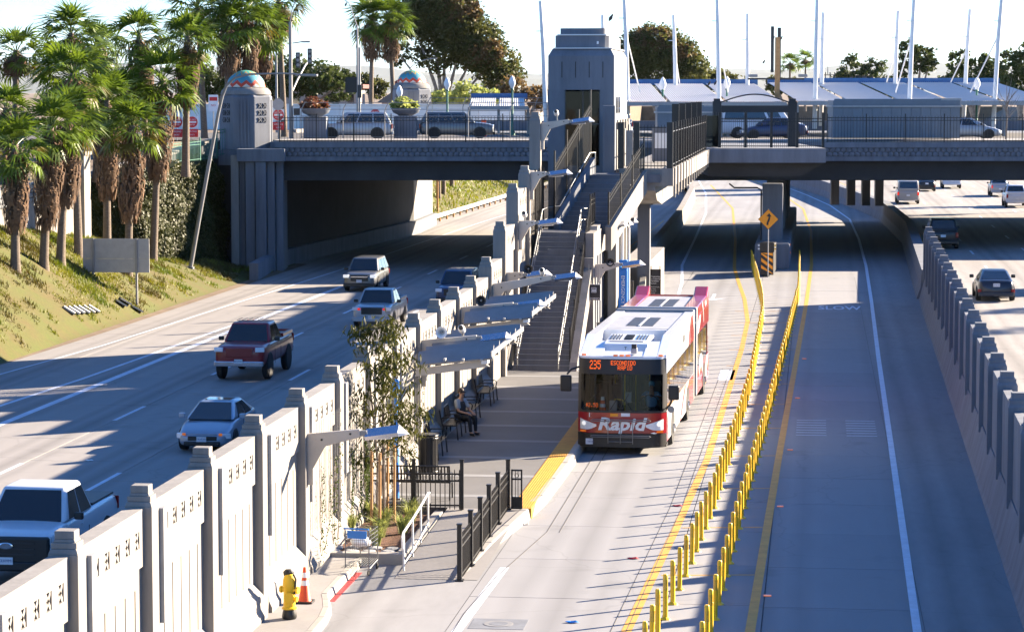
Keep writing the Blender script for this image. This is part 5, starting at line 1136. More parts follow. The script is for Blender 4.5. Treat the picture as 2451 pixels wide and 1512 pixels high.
bg_ = M().lathe([(.10,0),(.20,.05),(.21,.13),(.13,.22),(.05,.27)],11,(0,-.15,.58)); bg_.v = [(x*1.1+.01*math.sin(z*40+x*20),y*.9,z+.015*math.sin(x*25)) for x,y,z in bg_.v]
bgo = bg_.build('plastic_bag','white_sign',None,smooth=60); bgo.location = ct.location; bgo.rotation_euler = ct.rotation_euler; tag(bgo,'crumpled white plastic bag inside the shopping cart','bag')
# ---------------------------------------------------------------- flexible delineator posts
dl = thing('delineator_post','tall yellow flexible lane post in the row beside the bus lane','lane post','yellow lane posts, bus side row')
M().lathe([(.050,.05),(.050,.60)],10).lathe([(.050,.81),(.050,.90),(.036,.92)],10).build('tube','yellow_plastic',dl,smooth=40); M().lathe([(.052,.60),(.052,.66)],10).lathe([(.050,.66),(.050,.75)],10).lathe([(.052,.75),(.052,.81)],10).build('band','yellow_band',dl); M().lathe([(.11,0),(.10,.02),(.05,.06)],10).build('base','yellow_plastic',dl)
LR = [(45,-3.05),(50.5,-2.98),(53.5,-2.86),(58,-2.70),(66,-2.5),(80,-2.33),(93.5,-2.25),(103,-2.31),(120.7,-2.40),(129.6,-2.64),(145,-3.25),(162,-3.95)]
RR = [(45,-2.0),(51.8,-1.94),(62.8,-1.79),(80,-1.52),(105,-1.2),(134,-.87),(163,-1.0)]
for i,(tab,lb,g_) in enumerate(((LR,None,None),(RR,'tall yellow flexible lane post in the row beside the shaded lane','yellow lane posts, shaded side row'))):
    n = int((161-47.1)/1.58)
    for k in range(n+1):
        y = 47.1+1.58*k+.1*i; o = dl if (i == 0 and k == 0) else copytree(dl)
        o.location = (lerp(tab,y),y,0); o.rotation_euler = (rnd.uniform(-.015,.015),rnd.uniform(-.015,.015),rnd.uniform(0,3))
        if lb: o['label'] = lb; o['group'] = g_
# ---------------------------------------------------------------- crash cushion and curve sign
cc = thing('crash_cushion','dark crash cushion with yellow and black chevron face before the pier','crash barrier',loc=(-2.79,150.7,0),rz=R(-1))
B(-.38,.38,.05,4.5,.10,1.75).build('cushion','dark_metal',cc,bevel=.04); B(-.42,.42,.0,.3,1.40,1.95).build('top_rail','black_trim',cc,bevel=.04); B(-.36,.36,-.02,.05,.12,1.40).build('face','black_sign',cc)
for k in range(4):
    a = .14+k*.40; z0,z1 = a+.0,a+.0
    P_ = [(-.33,a+.34),(-.33,a+.34+.20),(.33,a-.14+.20),(.33,a-.14)]
    def clip(p): return (p[0],min(1.36,max(.16,p[1])))
    if k < 3 or True: M().prism([clip(q) for q in P_],1,-.035,-.02).build('chevron_stripe','orange_sign',cc)
for s in (-1,1):
    for z in (1.55,1.75): B(s*.47-.05,s*.47+.05,-.02,.0,z,z+.09).build('reflector','white_sign' if s < 0 else 'yellow_band',cc)
cs = thing('curve_sign','yellow diamond winding road arrow sign in front of bridge pier','sign',loc=(-2.72,150.2,0))
M().tube([(0,.05,0),(0,.05,3.9)],.03,8).build('sign_post','galv_dull',cs); M().obx((0,0,3.31),(.83,.02,.83),(0,R(45),0)).build('board','black_sign',cs); M().obx((0,-.012,3.31),(.80,.02,.80),(0,R(45),0)).build('face','orange_sign',cs)
M().prism([(-.10,2.98),(.0,2.98),(.02,3.12),(.08,3.25),(.11,3.36),(.10,3.46),(.18,3.46),(.05,3.66),(-.10,3.50),(.0,3.47),(.01,3.38),(-.03,3.28),(-.09,3.14)],1,-.028,-.022).build('arrow','black_sign',cs)

for i,(x,y,m_,lb) in enumerate(((-4.05,58.6,'red_sign','red scrap of litter on yellow line of bus lane'),(-4.75,51.3,'blue_paint','flattened blue litter on the bus lane near bottom edge'),(-3.45,66.3,'red_sign','small red leaf litter beside the yellow line'),(-22.0,77.5,'white_sign','pale scrap of paper on sunlit freeway lane'),(-24.9,70.2,'red_sign','dark red scrap on sunlit freeway lane'))):
    zz = 0 if x > -11 else -.7; g = M().lathe([(.02,0),(.09,.012),(.07,.03),(.02,.02)],7,(0,0,0)); g.v = [(a*1.6+.02*math.sin(b*60),b*.7,c_+.01*math.sin(a*50)) for a,b,c_ in g.v]
    tag(g.build('litter_scrap',m_,loc=(x,y,zz+.006)),lb,'litter')
mat('white_slab',(.42,.41,.39),.8)
# ================================================================ palms
def frond_mesh(m, seed, dead=False):
    q = random.Random(seed); g = M(); L0 = .85
    g.tube([(0,0,0),(L0*.5,0,.06),(L0,0,.03)],[.022,.016,.012],4)
    n = 15
    for i in range(n):
        a = R(-88+176*i/(n-1)); ln = .92*(.72+.28*math.cos(a))*q.uniform(.85,1.15); w = .042
        d = Vector((math.cos(a),math.sin(a),0)); s = Vector((-d.y,d.x,0)); fold = .02 if i%2 else -.02
        p0 = Vector((L0,0,.03)); p1 = p0+d*ln*.5+Vector((0,0,.05+fold)); p2 = p0+d*ln+Vector((0,0,-.12-q.random()*.22))
        g.add([p0-s*.008,p0+s*.008,p1+s*w*1.2,p1-s*w*1.2,p2],[(0,1,2,3),(3,2,4)])
    return g.mesh('frond',m)
FR = [frond_mesh('frond',k) for k in range(3)]+[frond_mesh('frond_yellow',9)]
def palm(label, base, top, skirt_z, sc=1.0, n=40, r0=.22, group='fan palms', seed=0, yellow=.12):
    q = random.Random(seed+hash(label)%1000 if False else seed*7+1); b = Vector(base); t = Vector(top)
    o = thing('palm_tree',label,'palm tree',group,b)
    h = t-b; M().tube([(0,0,-.3),(h.x*.05,h.y*.05,.4),(h.x*.35,h.y*.35,h.z*.4),(h.x*.8,h.y*.8,h.z*.8),(h.x,h.y,h.z)],[r0*1.35,r0*1.05,r0*.85,r0*.8,r0*.7],10).build('trunk','trunk_palm',o,smooth=True)
    g = M(); zl = skirt_z-b.z; ln = h.z-zl
    if ln > .3:
        for k in range(int(150+70*ln)):
            a = q.uniform(0,2*pi); z1 = h.z-.1-q.random()**.8*max(.1,ln-.7); L_ = min(q.uniform(.6,1.2),z1-zl+.2); f = (h.z-z1)/max(ln,.1); rr = sc*(.30+.34*math.sin(pi*min(1,.25+f*.75)))*q.uniform(.75,1.1)
            c_ = Vector((h.x*.97*z1/h.z,h.y*.97*z1/h.z,z1)); d = Vector((math.cos(a),math.sin(a),0)); s = Vector((-d.y,d.x,0))*q.uniform(.03,.075)
            p0 = c_+d*r0*.6; p1 = c_+d*rr*.95+Vector((0,0,-L_*.45)); p2 = c_+d*rr*.85+Vector((0,0,-L_))+s*q.uniform(-3,3)
            g.add([p0-s*.5,p0+s*.5,p1+s,p1-s,p2+s*.4,p2-s*.4],[(0,1,2,3),(3,2,4,5)])
        g.build('dead_frond_skirt','skirt',o)
    for k in range(n):
        f = k/(n-1); el = R(82-128*f**.85)+q.uniform(-.15,.15); az = k*2.39996+q.uniform(-.25,.25)
        me = FR[3] if (q.random() < yellow and f > .55) else FR[q.randrange(3)]; s = sc*q.uniform(.85,1.12)*(1 if f > .15 else .8)
        inst('frond',me,o,(h.x,h.y,h.z-.12-.25*f),Euler((q.uniform(-.5,.5),-el,az),'XYZ'),(s,s,s*1.0))
    return o
def PW(x,yc,z): return CF(x,yc,z)
slope_palms = [('leftmost palm on grassy bank, short brown skirt',(-37.2,119.0),(-37.2,8.1),4.1,1.0),('second palm from left on bank, dark skirt low on trunk',(-37.2,123.5),(-36.8,8.95),3.95,1.05),('palm on bank with thick brown skirt, third from left',(-37.45,127.2),(-37.0,9.3),4.9,1.05),
  ('tall leaning bare-trunked palm on the bank left of the sign panel',(-37.97,132.3),(-38.2,11.5),9.6,1.1),('palm behind left side of the blank sign panel',(-38.3,139.0),(-38.25,10.1),4.8,1.1),('palm rising behind right post of the blank sign panel',(-36.1,135.0),(-35.8,8.8),3.8,1.05),('palm with slim trunk beside the ivy covered wall',(-37.3,145.0),(-36.7,11.3),5.6,1.15)]
for i,(lb,(x,y),(x1,z1),sk,sc) in enumerate(slope_palms): palm(lb,(x,y,slopez(x,y)),(x1,y+.2,z1),sk,sc*(1.12+.07*(i%4)),group='palms on the grassy bank',seed=i+1,n=30+(i*7)%13)
street_palms = [('tall palm at left picture edge behind the bank palms',-28.2,150,12.9,11.6,1.15),('tall palm above the bank, left of the utility pole',-25.9,155,14.0,12.6,1.2),('slender palm with dark skirt left of utility pole',-25.1,160,13.5,11.3,1.0),('palm with long dark skirt right of utility pole',-21.5,152,13.9,9.8,1.1),('palm with shaggy skirt and bare trunk by the green fence',-18.45,150,13.7,9.7,1.15),
  ('very tall palm cropped by the picture top, left of the domed pylon',-21.2,178,16.3,14.4,1.35),('left palm of the clump behind the near domed pylon',-18.9,176,15.1,11.6,1.25),('middle palm of the clump behind the near domed pylon',-17.9,177,15.9,11.2,1.35),('right palm of the clump behind the near domed pylon',-17.0,180,15.0,11.6,1.25),('tall palm right of the clump, cropped at top',-16.3,184,16.9,14.2,1.3),
  ('left palm of the twin pair beside the far domed pylon',-12.05,228,16.9,13.3,1.35),('right palm of the twin pair beside the far domed pylon',-10.6,228,17.0,13.2,1.35),('low palm crown at left picture edge above the bank',-26.9,140,9.7,7.6,1.1),('bushy palm crown between the bank palms, upper left',-24.6,148,11.6,9.2,1.15),('broad palm crown behind the leaning palm',-22.9,146,10.2,8.0,1.1),('palm crown just left of the ivy palm',-21.6,147,10.6,8.4,1.05)]
for i,(lb,xc,yc,z,sk,sc) in enumerate(street_palms):
    X_,Y_ = CF(xc,yc); zb = lerp(RAMPZ,Y_); palm(lb,(X_+(.4 if i%2 else -.2),Y_,zb),(X_,Y_,z),sk,sc*(1.05+.07*((i*3)%4)),group='street palms',seed=20+i,n=28+(i*5)%14)
for i,(lb,xc,yc,zb,z) in enumerate((('small distant palm right of the big eucalyptus, thin trunk',17.2*0+21.7*0-1.5*0-9.9+0,0,0,0),)[:0]): pass
# ================================================================ leafy crowns
def crown(blobs, n, size, q, aspect=1.6, droop=.3):
    g = M(); tot = sum(b[3]*b[4]*b[5] for b in blobs)
    for (x,y,z,rx,ry,rz) in blobs:
        k = int(n*rx*ry*rz/tot)
        ncl = max(4,k//26)
        for c_ in range(ncl):
            while True:
                u = Vector((q.uniform(-1,1),q.uniform(-1,1),q.uniform(-1,1)))
                if .25 < u.length < 1: break
            u = u*(u.length**-.35); cc_ = Vector((x+u.x*rx,y+u.y*ry,z+u.z*rz)); cr = .26*min(rx,ry,rz)*q.uniform(.6,1.3)
            for l in range(26):
                p = cc_+Vector((q.gauss(0,1),q.gauss(0,1),q.gauss(0,.8)))*cr*.55
                d = Vector((q.gauss(0,1),q.gauss(0,1),q.gauss(-droop,.7))).normalized(); s = d.cross(Vector((q.gauss(0,1),q.gauss(0,1),q.gauss(0,1)))).normalized(); a = size*q.uniform(.6,1.3)
                g.add([p,p+d*a*aspect*.5+s*a*.5,p+d*a*aspect,p+d*a*aspect*.5-s*a*.5],[(0,1,2,3)])
    return g
def tree(name,label,cat,base,blobs,n,size,leaf,group=None,limbs=None,r=.3,seed=1,bark='bark',extra=None):
    q = random.Random(seed); t = thing(name,label,cat,group,base); tr_ = M()
    for b in blobs[:8]:
        p = Vector((b[0],b[1],b[2])); tr_.tube([(0,0,-.3),(p.x*.25,p.y*.25,p.z*.35),(p.x*.7,p.y*.7,p.z*.75),tuple(p)],[r,r*.75,r*.42,r*.12],6)
    tr_.build('trunk',bark,t,smooth=True); crown(blobs,n,size,q).build('crown',leaf,t)
    if extra: crown(extra[0],extra[1],size,q).build('crown_patch',extra[2],t)
    return t
def ball(rx,ry,rz,zc,n,q,k=.55):
    out = []
    for i in range(n):
        a = q.uniform(0,2*pi); e = q.uniform(-.9,1); u = math.sqrt(max(0,1-e*e*.8)); s = q.uniform(k*.7,k*1.2)
        out.append((math.cos(a)*u*rx*(1-s*.6),math.sin(a)*u*ry*(1-s*.6),zc+e*rz*(1-s*.6),rx*s,ry*s,rz*s))
    return out
# young tree with stakes in the planter
q = random.Random(5); yt = thing('young_tree','young staked tree with drooping narrow leaves in planter','tree',loc=(-10.3,61.7,.16))
tips = []; br_ = M(); br_.tube([(.05,0,-.05),(.03,.05,1.6),(.0,.1,3.0),(.08,.1,5.0)],[.045,.04,.03,.008],6); br_.tube([(-.15,.1,-.05),(-.12,.1,1.5),(-.25,.0,3.0),(-.35,.0,4.1)],[.04,.035,.025,.008],6)
for k in range(46):
    z0 = q.uniform(1.5,4.7); a = q.uniform(0,2*pi); L_ = (1.25 if z0 < 3.2 else 1.25-.42*(z0-3.2))*q.uniform(.55,1.1); c_ = Vector((.02 if k%2 else -.2*min(1,z0/3),.08,z0))
    e = c_+Vector((math.cos(a)*L_,math.sin(a)*L_*.9,L_*q.uniform(.05,.5))); mid = (c_+e)/2+Vector((0,0,.10)); br_.tube([tuple(c_),tuple(mid),tuple(e)],[.014,.010,.004],4); tips += [c_.lerp(mid,.6),mid,mid.lerp(e,.5),e,e]
tips += [Vector((.08,.1,4.6+.1*i)) for i in range(5)]
br_.build('trunk','bark',yt)
lf_ = M()
for p in tips:
    for k in range(10):
        o_ = p+Vector((q.gauss(0,.11),q.gauss(0,.11),q.gauss(0,.10))); d = Vector((q.gauss(0,.55),q.gauss(0,.55),-1+q.gauss(0,.35))).normalized(); s = d.cross(Vector((q.gauss(0,1),q.gauss(0,1),0))).normalized()*.024; L_ = q.uniform(.13,.25)
        lf_.add([o_,o_+d*L_*.45+s,o_+d*L_+s*.1,o_+d*L_*.45-s],[(0,1,2,3)])
lf_.build('crown','leaf_young',yt)
for i,(x,y) in enumerate(((-10.47,61.15),(-10.22,60.85),(-10.36,62.85),(-10.08,62.15))):
    t = thing('tree_stake','%s wooden stake holding the young tree'%('front left','front right','rear left','rear right')[i],'stake',None,(x,y,.16)); M().tube([(0,0,0),(.01,.02,1.85)],.035,7).build('stake','stake',t); M().tube([(.0,.0,1.6),(-(x+10.3),61.7-y,1.6)],.012,5).build('tie','black_trim',t)
def tuft(par_label,x,y,z,h,n,sd,leaf='grass_tuft'):
    q = random.Random(sd); g = M()
    for k in range(n):
        a = q.uniform(0,2*pi); r = q.uniform(0,.10); b = Vector((x+r*math.cos(a),y+r*math.sin(a),z)); d = Vector((math.cos(a),math.sin(a),0)); hh = h*q.uniform(.6,1.1); s = Vector((-d.y,d.x,0))*.008
        m1 = b+d*hh*.18+Vector((0,0,hh*.65)); t1 = b+d*hh*q.uniform(.4,.75)+Vector((0,0,hh*q.uniform(.55,.95))); g.add([b-s,b+s,m1+s,m1-s,t1],[(0,1,2,3),(3,2,4)])
    o = g.build('ornamental_grass',leaf); return tag(o,par_label,'grass plant','ornamental grasses')
for i,(x,y,lb) in enumerate(((-10.85,60.3,'grass tuft left of the stakes'),(-10.65,62.3,'grass tuft behind stakes by wall'),(-10.05,59.9,'grass tuft in middle of planter'),(-9.95,58.7,'front grass tuft above the shopping cart'),(-9.6,60.4,'grass tuft beside white handrail'),(-9.65,61.9,'rear grass tuft beside white handrail'),(-10.2,61.4,'grass tuft between the stakes'),(-9.75,62.8,'grass tuft in front of black fence'))): tuft('pale green '+lb,x,y,.15,.62,150,i)
# vines on wire trellis
for k in (4,5,6,7):
    y0 = PY[k+1]+.3; x = WX(y0+2)+.06; t = thing('wire_trellis','wire trellis with thin vine on wall panel, %s from the hydrant'%('second','third','fourth','fifth')[k-4],'trellis'); g = M()
    for i in range(14): g.tube([(x,y0+.1+i*.27,.9),(x,y0+.1+i*.27,3.3)],.006,4)
    g.build('wires','galv_dull',t); hk = M()
    for i in range(8): hk.tube([(x-.05,y0+3.6,.9+i*.33),(x+.02,y0+3.75,.9+i*.33),(x+.02,y0+3.75,.97+i*.33)],.009,4)
    hk.build('hooks','dark_metal',t)
    q = random.Random(k); v_ = M(); lv = M()
    for s_ in range(7):
        p = Vector((x+.03,y0+q.uniform(.5,3.4),.15)); pts = [tuple(p)]
        for j in range(9): p = p+Vector((q.uniform(-.01,.02),q.uniform(-.16,.16),q.uniform(.10,.32))); pts.append(tuple(p))
        v_.tube(pts,.008,4)
        for pp in pts:
            for l in range(4 if k != 5 else 16): o_ = Vector(pp)+Vector((.02,q.gauss(0,.08),q.gauss(0,.08))); a = q.uniform(0,6); lv.add([o_,o_+Vector((.03,.03*math.cos(a),.03*math.sin(a))),o_+Vector((.01,.06*math.cos(a),.06*math.sin(a))),o_+Vector((-.01,.03*math.cos(a+1),.03*math.sin(a+1)))],[(0,1,2,3)])
    v_.build('vine','bark',t); lv.build('vine_leaves','leaf_dark',t)
# ================================================================ ivy and bank grass
q = random.Random(11); g = M()
for k in range(30000):
    y = q.uniform(142.5,165.5); w_ = min(1,(y-142.5)/2.5); zt = 5.95+.35*math.sin(y*.9)+(y-150)*.03; zb = slopez(-37.4,y)-.2; f = q.random(); z = zb+(zt-zb)*f
    x = -40.3+w_*(2.7-.35*f+.16*math.sin(y*1.1+z*.9)+.14*math.sin(z*2.3+y*.4))+q.uniform(-.3,.12)+(0 if f < .93 else -q.random()*2.2); p = Vector((x,y,z)); nn = Vector((q.gauss(.8,.4),q.gauss(-.15,.45),q.gauss(.35,.4))).normalized(); d = nn.cross(Vector((q.gauss(0,1),q.gauss(0,1),q.gauss(0,1)))).normalized(); s = nn.cross(d); a = q.uniform(.09,.22)
    g.add([p,p+d*a*.5+s*a*.5,p+d*a,p+d*a*.5-s*a*.5],[(0,1,2,3)])
def ivx(y,f,z): return -40.3+min(1,max(0,(y-142.5)/2.5))*(2.5-.35*f+.16*math.sin(y*1.1+z*.9)+.14*math.sin(z*2.3+y*.4))-.12+.10*math.sin(y*5.1+z*4.3)
ny_, nf_ = 70, 26; k0 = len(g.v)
for i in range(ny_+1):
    y = 142.5+23*i/ny_; zt = 5.85+.35*math.sin(y*.9)+(y-150)*.03; zb = slopez(-37.4,y)-.4
    for j in range(nf_+1): f = j/nf_; z = zb+(zt-zb)*f; g.v.append((ivx(y,f,z),y,z))
    g.v.append((-40.8,y,zt+.05))
g.f += [(k0+i*(nf_+2)+j,k0+(i+1)*(nf_+2)+j,k0+(i+1)*(nf_+2)+j+1,k0+i*(nf_+2)+j+1) for i in range(ny_) for j in range(nf_+1)]
for nm_ in ('ivy','leaf_young','leaf_dark','leaf_olive','frond'): MATS[nm_].node_tree.nodes['Principled BSDF'].inputs['Specular IOR Level'].default_value = .16 if nm_ != 'frond' else .35
tag(g.build('ivy','ivy'),'dense ivy covering the retaining wall beside the bridge abutment','ivy',kind='stuff')
g = M(); q = random.Random(12); gy = M()
for c_ in range(1500):
    cy = q.uniform(98,162); cx = -33.9-(q.random()**.8)*6.2
    nz_ = math.sin(cx*1.9+cy*.45)+math.sin(cy*.8-cx*.7)+math.sin(cx*.5+cy*.23+2)
    if nz_ < -.5+max(0,(cx+35.0))*1.6 and q.random() < .8: continue
    rr = q.uniform(.15,.55); hh = q.uniform(.08,.26); dry = math.sin(cx*.9+cy*.31+1)+q.uniform(-.8,.8) < -.35
    for k in range(int(22+70*rr)):
        x = cx+q.gauss(0,rr*.6); y = cy+q.gauss(0,rr*.8); z = slopez(x,y); a = q.uniform(0,2*pi); h = hh*q.uniform(.6,1.3); p = Vector((x,y,z-.02)); d = Vector((math.cos(a),math.sin(a),0)); s = Vector((-d.y,d.x,0))*.03; t_ = p+d*h*.6+Vector((0,0,h))
        (gy if dry else g).add([p-s,p+s,t_],[(0,1,2)])
tag(g.build('bank_grass','grass_near'),'short sunlit grass on the bank','grass',kind='stuff'); tag(gy.build('dry_grass','frond_yellow'),'dry yellow grass patches on the bank','grass',kind='stuff')
for i,(x,y) in enumerate(((-34.69,119.2),(-34.64,119.85),(-34.61,120.55),(-34.56,121.25),(-34.5,121.95),(-34.46,122.65))): tag(M().obx((x,y,slopez(x,y)+.09),(.62,.50,.08),(0,R(33),.25)).build('broken_slab','white_slab'),'flat pale slab, %s in the row of six on the bank'%('first','second','third','fourth','fifth','sixth')[i],'slab','concrete slabs on the bank')
for i,(x,y) in enumerate(((-34.4,127.3),(-34.45,128.3),(-33.95,128.7))): tag(M().obx((x,y,slopez(x,y)+.09),(.6,.8,.08),(0,R(31),.4)).build('broken_slab','white_slab'),'loose pale slab below the blank sign panel, %s'%('left','middle','right')[i],'slab','concrete slabs on the bank')
# blank sign panel seen from behind, and leaning light pole
bs = thing('sign_panel','blank grey back of highway sign on two posts on the bank','sign',loc=(0,129.7,0)); B(-37.0,-33.55,-.02,.02,2.12,3.13).build('upper_board','galv_dull',bs); B(-37.0,-33.55,-.02,.02,1.42,2.11).build('lower_board','galv_dull',bs)
for x in (-36.45,-34.2): B(x-.05,x+.05,-.12,-.02,slopez(x,129.7)-.3,3.13).build('sign_post','galv',bs); B(x-.07,x+.07,-.03,-.02,1.4,3.15).build('stiffener','galv_dull',bs)
lp = thing('leaning_light_pole','tall leaning grey light pole with curved arm reaching over freeway','street light',loc=(-36.2,149.35,slopez(-36.2,149.35)))
M().tube([(0,0,0),(.55,0,2.9),(1.10,0,5.7),(1.75,0,9.0),(2.0,0,10.0),(2.25,0,10.6),(2.75,0,11.05),(3.6,0,11.25),(5.6,0,11.3),(6.4,0,11.25)],[.13,.12,.11,.095,.09,.08,.07,.06,.05,.05],10).build('pole','galv',lp,smooth=True); M().obx((6.95,0,11.2),(1.3,.34,.14),(0,.03,0)).build('lamp_head','galv',lp,bevel=.04); B(-.2,.2,-.2,.2,-.2,.1).build('base','concrete_grey',lp)
# green railing at the top of the ivy
gf = thing('green_fence','green metal railing with rings on top of the ivy wall','fence'); fence(gf,(-40.4,151.5,6.05),(-37.6,162.5,6.35),1.3,2.4,.17,m='green_metal'); fence(gf,(-37.6,162.5,6.5),(-36.0,164.0,6.7),1.75,.9,.16,m='green_metal')
# beyond the bridge: far bank, wall, guard rail
fbk = struct('far_bank', M().strip([(-33.0,y,-.6) for y in (205,240,280,330,400)],[(-41,y,3.2) for y in (205,240,280,330,400)]),'soil_grass')
g = M(); q = random.Random(14)
for k in range(5000):
    y = q.uniform(215,330); t_ = q.random(); x = -33.2-7.5*t_; z = -.6+3.8*t_; a = q.uniform(0,6.28); h = q.uniform(.2,.5); p = Vector((x,y,z)); d = Vector((math.cos(a),math.sin(a),0)); s = Vector((-d.y,d.x,0))*.08; g.add([p-s,p+s,p+d*h*.5+Vector((0,0,h))],[(0,1,2)])
tag(g.build('far_bank_grass','grass_near'),'bright green grass on the bank beyond the bridge','grass',kind='stuff')
fwl = thing('far_retaining_wall','white retaining wall above the bank beyond the bridge','wall')
for k in range(14): B(-41.6,-41,205+k*14,218.9+k*14,3.0,7.6).build('wall_panel','concrete',fwl)
gr = thing('guard_rail','white metal guard rail along freeway edge beyond the bridge','guard rail')
M().strip([(-32.6+.0125*(y-222),y,.05) for y in (222,240,260,290,330)],[(-32.6+.0125*(y-222),y,-.30) for y in (222,240,260,290,330)]).build('beam','white_paint',gr)
for k in range(24): y = 223+k*4; B(-.08,.08,-.08,.08,-.7,.0).build('guard_post','stake',gr,loc=(-32.75+.0125*(y-222),y,0))
fs_ = thing('sign_panel','small blank sign back on the bank beyond the bridge','sign',loc=(-33.9,234,0)); B(-1.0,1.0,-.03,.03,2.6,4.3).build('board','galv_dull',fs_); B(-.08,.08,-.15,-.03,-.5,4.3).build('sign_post','stake',fs_)
for i,(x,y) in enumerate(((-35.2,228),(-34.8,231),(-35.6,238),(-35.4,245),(-35.8,251),(-36.5,262),(-37,275))): palm('distant palm trunk on the bank beyond the bridge, number %s from left'%('one','two','three','four','five','six','seven')[i],(x,y,-.6+.47*(-33-x)),(x+.2*math.sin(i*2),y,9.5),6.0 if i != 4 else 4.2,1.1,n=16,group='palms beyond the bridge',seed=60+i)

# street palms on the east bank, just right of the picture, whose shadows streak the east freeway
for i,(x,y,h) in enumerate(((44.5,131,8.2),(45.0,139,9.6),(44.3,148,8.8),(45.2,158,10.0),(44.4,214,8.6),(45.3,223,9.8),(44.6,233,9.0),(45.0,243,10.2),(44.5,256,9.2))):
    palm('street palm on east bank beyond right picture edge, %s in row'%('first','second','third','fourth','fifth','sixth','seventh','eighth','ninth')[i],(x,y,7.2),(x+.2,y,7.3+h),7.3+h-1.6,1.15,n=30,group='street palms on the east bank',seed=120+i)
# ================================================================ the town at street level
KZ = 1/6280
def sv(b, e, D): return CF((b-1225.5)*KZ*D, D, 10.5-(e-222)*KZ*D)      # surveyed from the camera station: bearing, elevation, distance -> world point
GZ = 7.4
for i,(lb,b,e,D,blobs,n,size,leaf,ex) in enumerate([
 ('huge dark eucalyptus behind the far domed pylon',1062,222,270,[(-1.5,0,9,3.2,3,2.6),(-3.2,0,7.4,2.6,2.6,2.0),(.2,0,8,3.4,3,3.0),(2.2,0,6.2,3.0,3,2.6),(3.6,0,4.6,2.8,2.6,2.4),(5.0,0,3.0,2.6,2.4,2.2),(6.0,0,1.6,2.2,2,1.6),(-4.8,0,4.2,1.4,1.4,1.5),(-.5,0,4.6,2.6,2.5,2.4),(-1.6,0,11.2,1.6,1.5,1.4)],26000,.25,'leaf_olive',([(1.5,-1,8.5,2.5,1.5,1.6),(4.5,-1,4.0,1.8,1.5,1.5),(-1.4,-1,11.6,1.2,1.1,.9)],4200,'leaf_rust')),
 ('broad brown-green eucalyptus mass right of the elevator tower',1580,222,300,[(-2.8,0,4.6,2.6,2.5,2.6),(-.6,0,5.2,2.6,2.5,2.6),(1.8,0,4.2,2.6,2.5,2.4),(3.2,0,2.6,2.4,2.2,2.2),(-3.6,0,2.4,2.2,2,2.0),(.3,0,2.4,3,2.5,2.2)],18000,.25,'leaf_olive',([(-1,-1,6,2.6,1.5,1.4),(2,-1,4.6,1.8,1.5,1.2)],3800,'leaf_rust')),
 ('low olive trees between two masts',1720,222,310,[(-1.5,0,1.6,1.4,1.4,1.5),(.6,0,1.4,1.8,1.6,1.3),(2.4,0,.8,1.6,1.4,1.0)],2600,.3,'leaf_olive',None),
 ('round dark trees beyond the canopies',2060,222,330,[(-1.2,0,3.0,1.5,1.4,1.6),(1.4,0,2.8,1.5,1.4,1.5),(-2.3,0,1.4,1.3,1.2,1.4),(.6,0,1.0,2.2,2,1.4),(3.2,0,.6,1.6,1.4,1.2)],4200,.30,'leaf_dark',None),
 ('tall thin tree with bare trunk at right of the canopies',2190,222,300,[(-.9,0,4.6,1.1,1.0,1.5),(.5,0,4.2,1.5,1.4,1.2),(1.4,0,3.2,1.2,1.1,.9),(-1.0,0,2.8,1.1,1,1.0),(-2.4,0,1.4,1.1,1,.9)],3000,.26,'leaf_dark',None),
 ('conical dark trees at far right beyond the canopies',2330,222,300,[(-2.0,0,3.0,1.2,1.2,2.4),(.2,0,2.6,1.4,1.3,2.0),(2.0,0,2.2,1.6,1.4,1.7),(-2.2,0,1.0,2,1.6,1.4),(1.4,0,.6,2.4,2,1.4)],4600,.30,'leaf_dark',None),
 ('dark tree cut by right picture edge',2440,222,290,[(-1.2,0,2.6,1.8,1.6,2.0),(1.0,0,3.4,2.0,1.8,2.0),(0,0,.8,2.6,2.2,1.6)],4200,.30,'leaf_dark',None),
 ('big dark green hedge tree behind the white wall',705,222,245,[(-3.2,0,1.0,2.6,2.2,1.7),(-.6,0,1.6,2.6,2.2,1.8),(2.2,0,1.2,2.6,2.2,1.6),(3.8,0,.4,1.8,1.6,1.2)],6500,.26,'leaf_dark',None),
 ('round tree on the skyline left of the thin street light',808,222,420,[(-1,0,1.6,2,2,2.0),(1,0,1.8,2,2,1.8)],2200,.35,'leaf_dark',None),
 ('second round tree on the skyline behind the thin street light',890,222,420,[(-.8,0,1.2,1.7,1.6,1.6),(.8,0,.8,1.7,1.6,1.5)],1800,.35,'leaf_olive',None),
 ('bushy trees between near pylon and palms at left',555,222,240,[(-2,0,.8,1.8,1.6,1.5),(1,0,.4,2,1.6,1.3)],2600,.28,'leaf_dark',None),
 ('pale green shrubs right of the far pylon',1110,240,230,[(-1.5,0,-.6,1.5,1.4,1.0),(.6,0,-.2,1.6,1.4,1.1),(2.6,0,-.8,1.5,1.3,.9)],2600,.24,'grass_tuft',None),
 ('pale yellow shrubs left of elevator tower',1265,230,250,[(-1.4,0,.2,1.6,1.4,1.1),(.8,0,-.4,1.6,1.4,1.1)],2000,.26,'leaf_rust',None),
 ('grey-green trees on skyline right of tall pipe sign',1880,222,330,[(-1.2,0,.8,1.4,1.3,1.2),(1.0,0,.6,1.4,1.3,1.1)],1500,.3,'leaf_olive',None)]):
    X_,Y_,Z_ = sv(b,222,D); dz = 10.5-GZ
    bl = [(x*math.cos(TH)-y*math.sin(TH),y*math.cos(TH)+x*math.sin(TH),z+dz,rx,ry,rz) for x,y,z,rx,ry,rz in blobs]
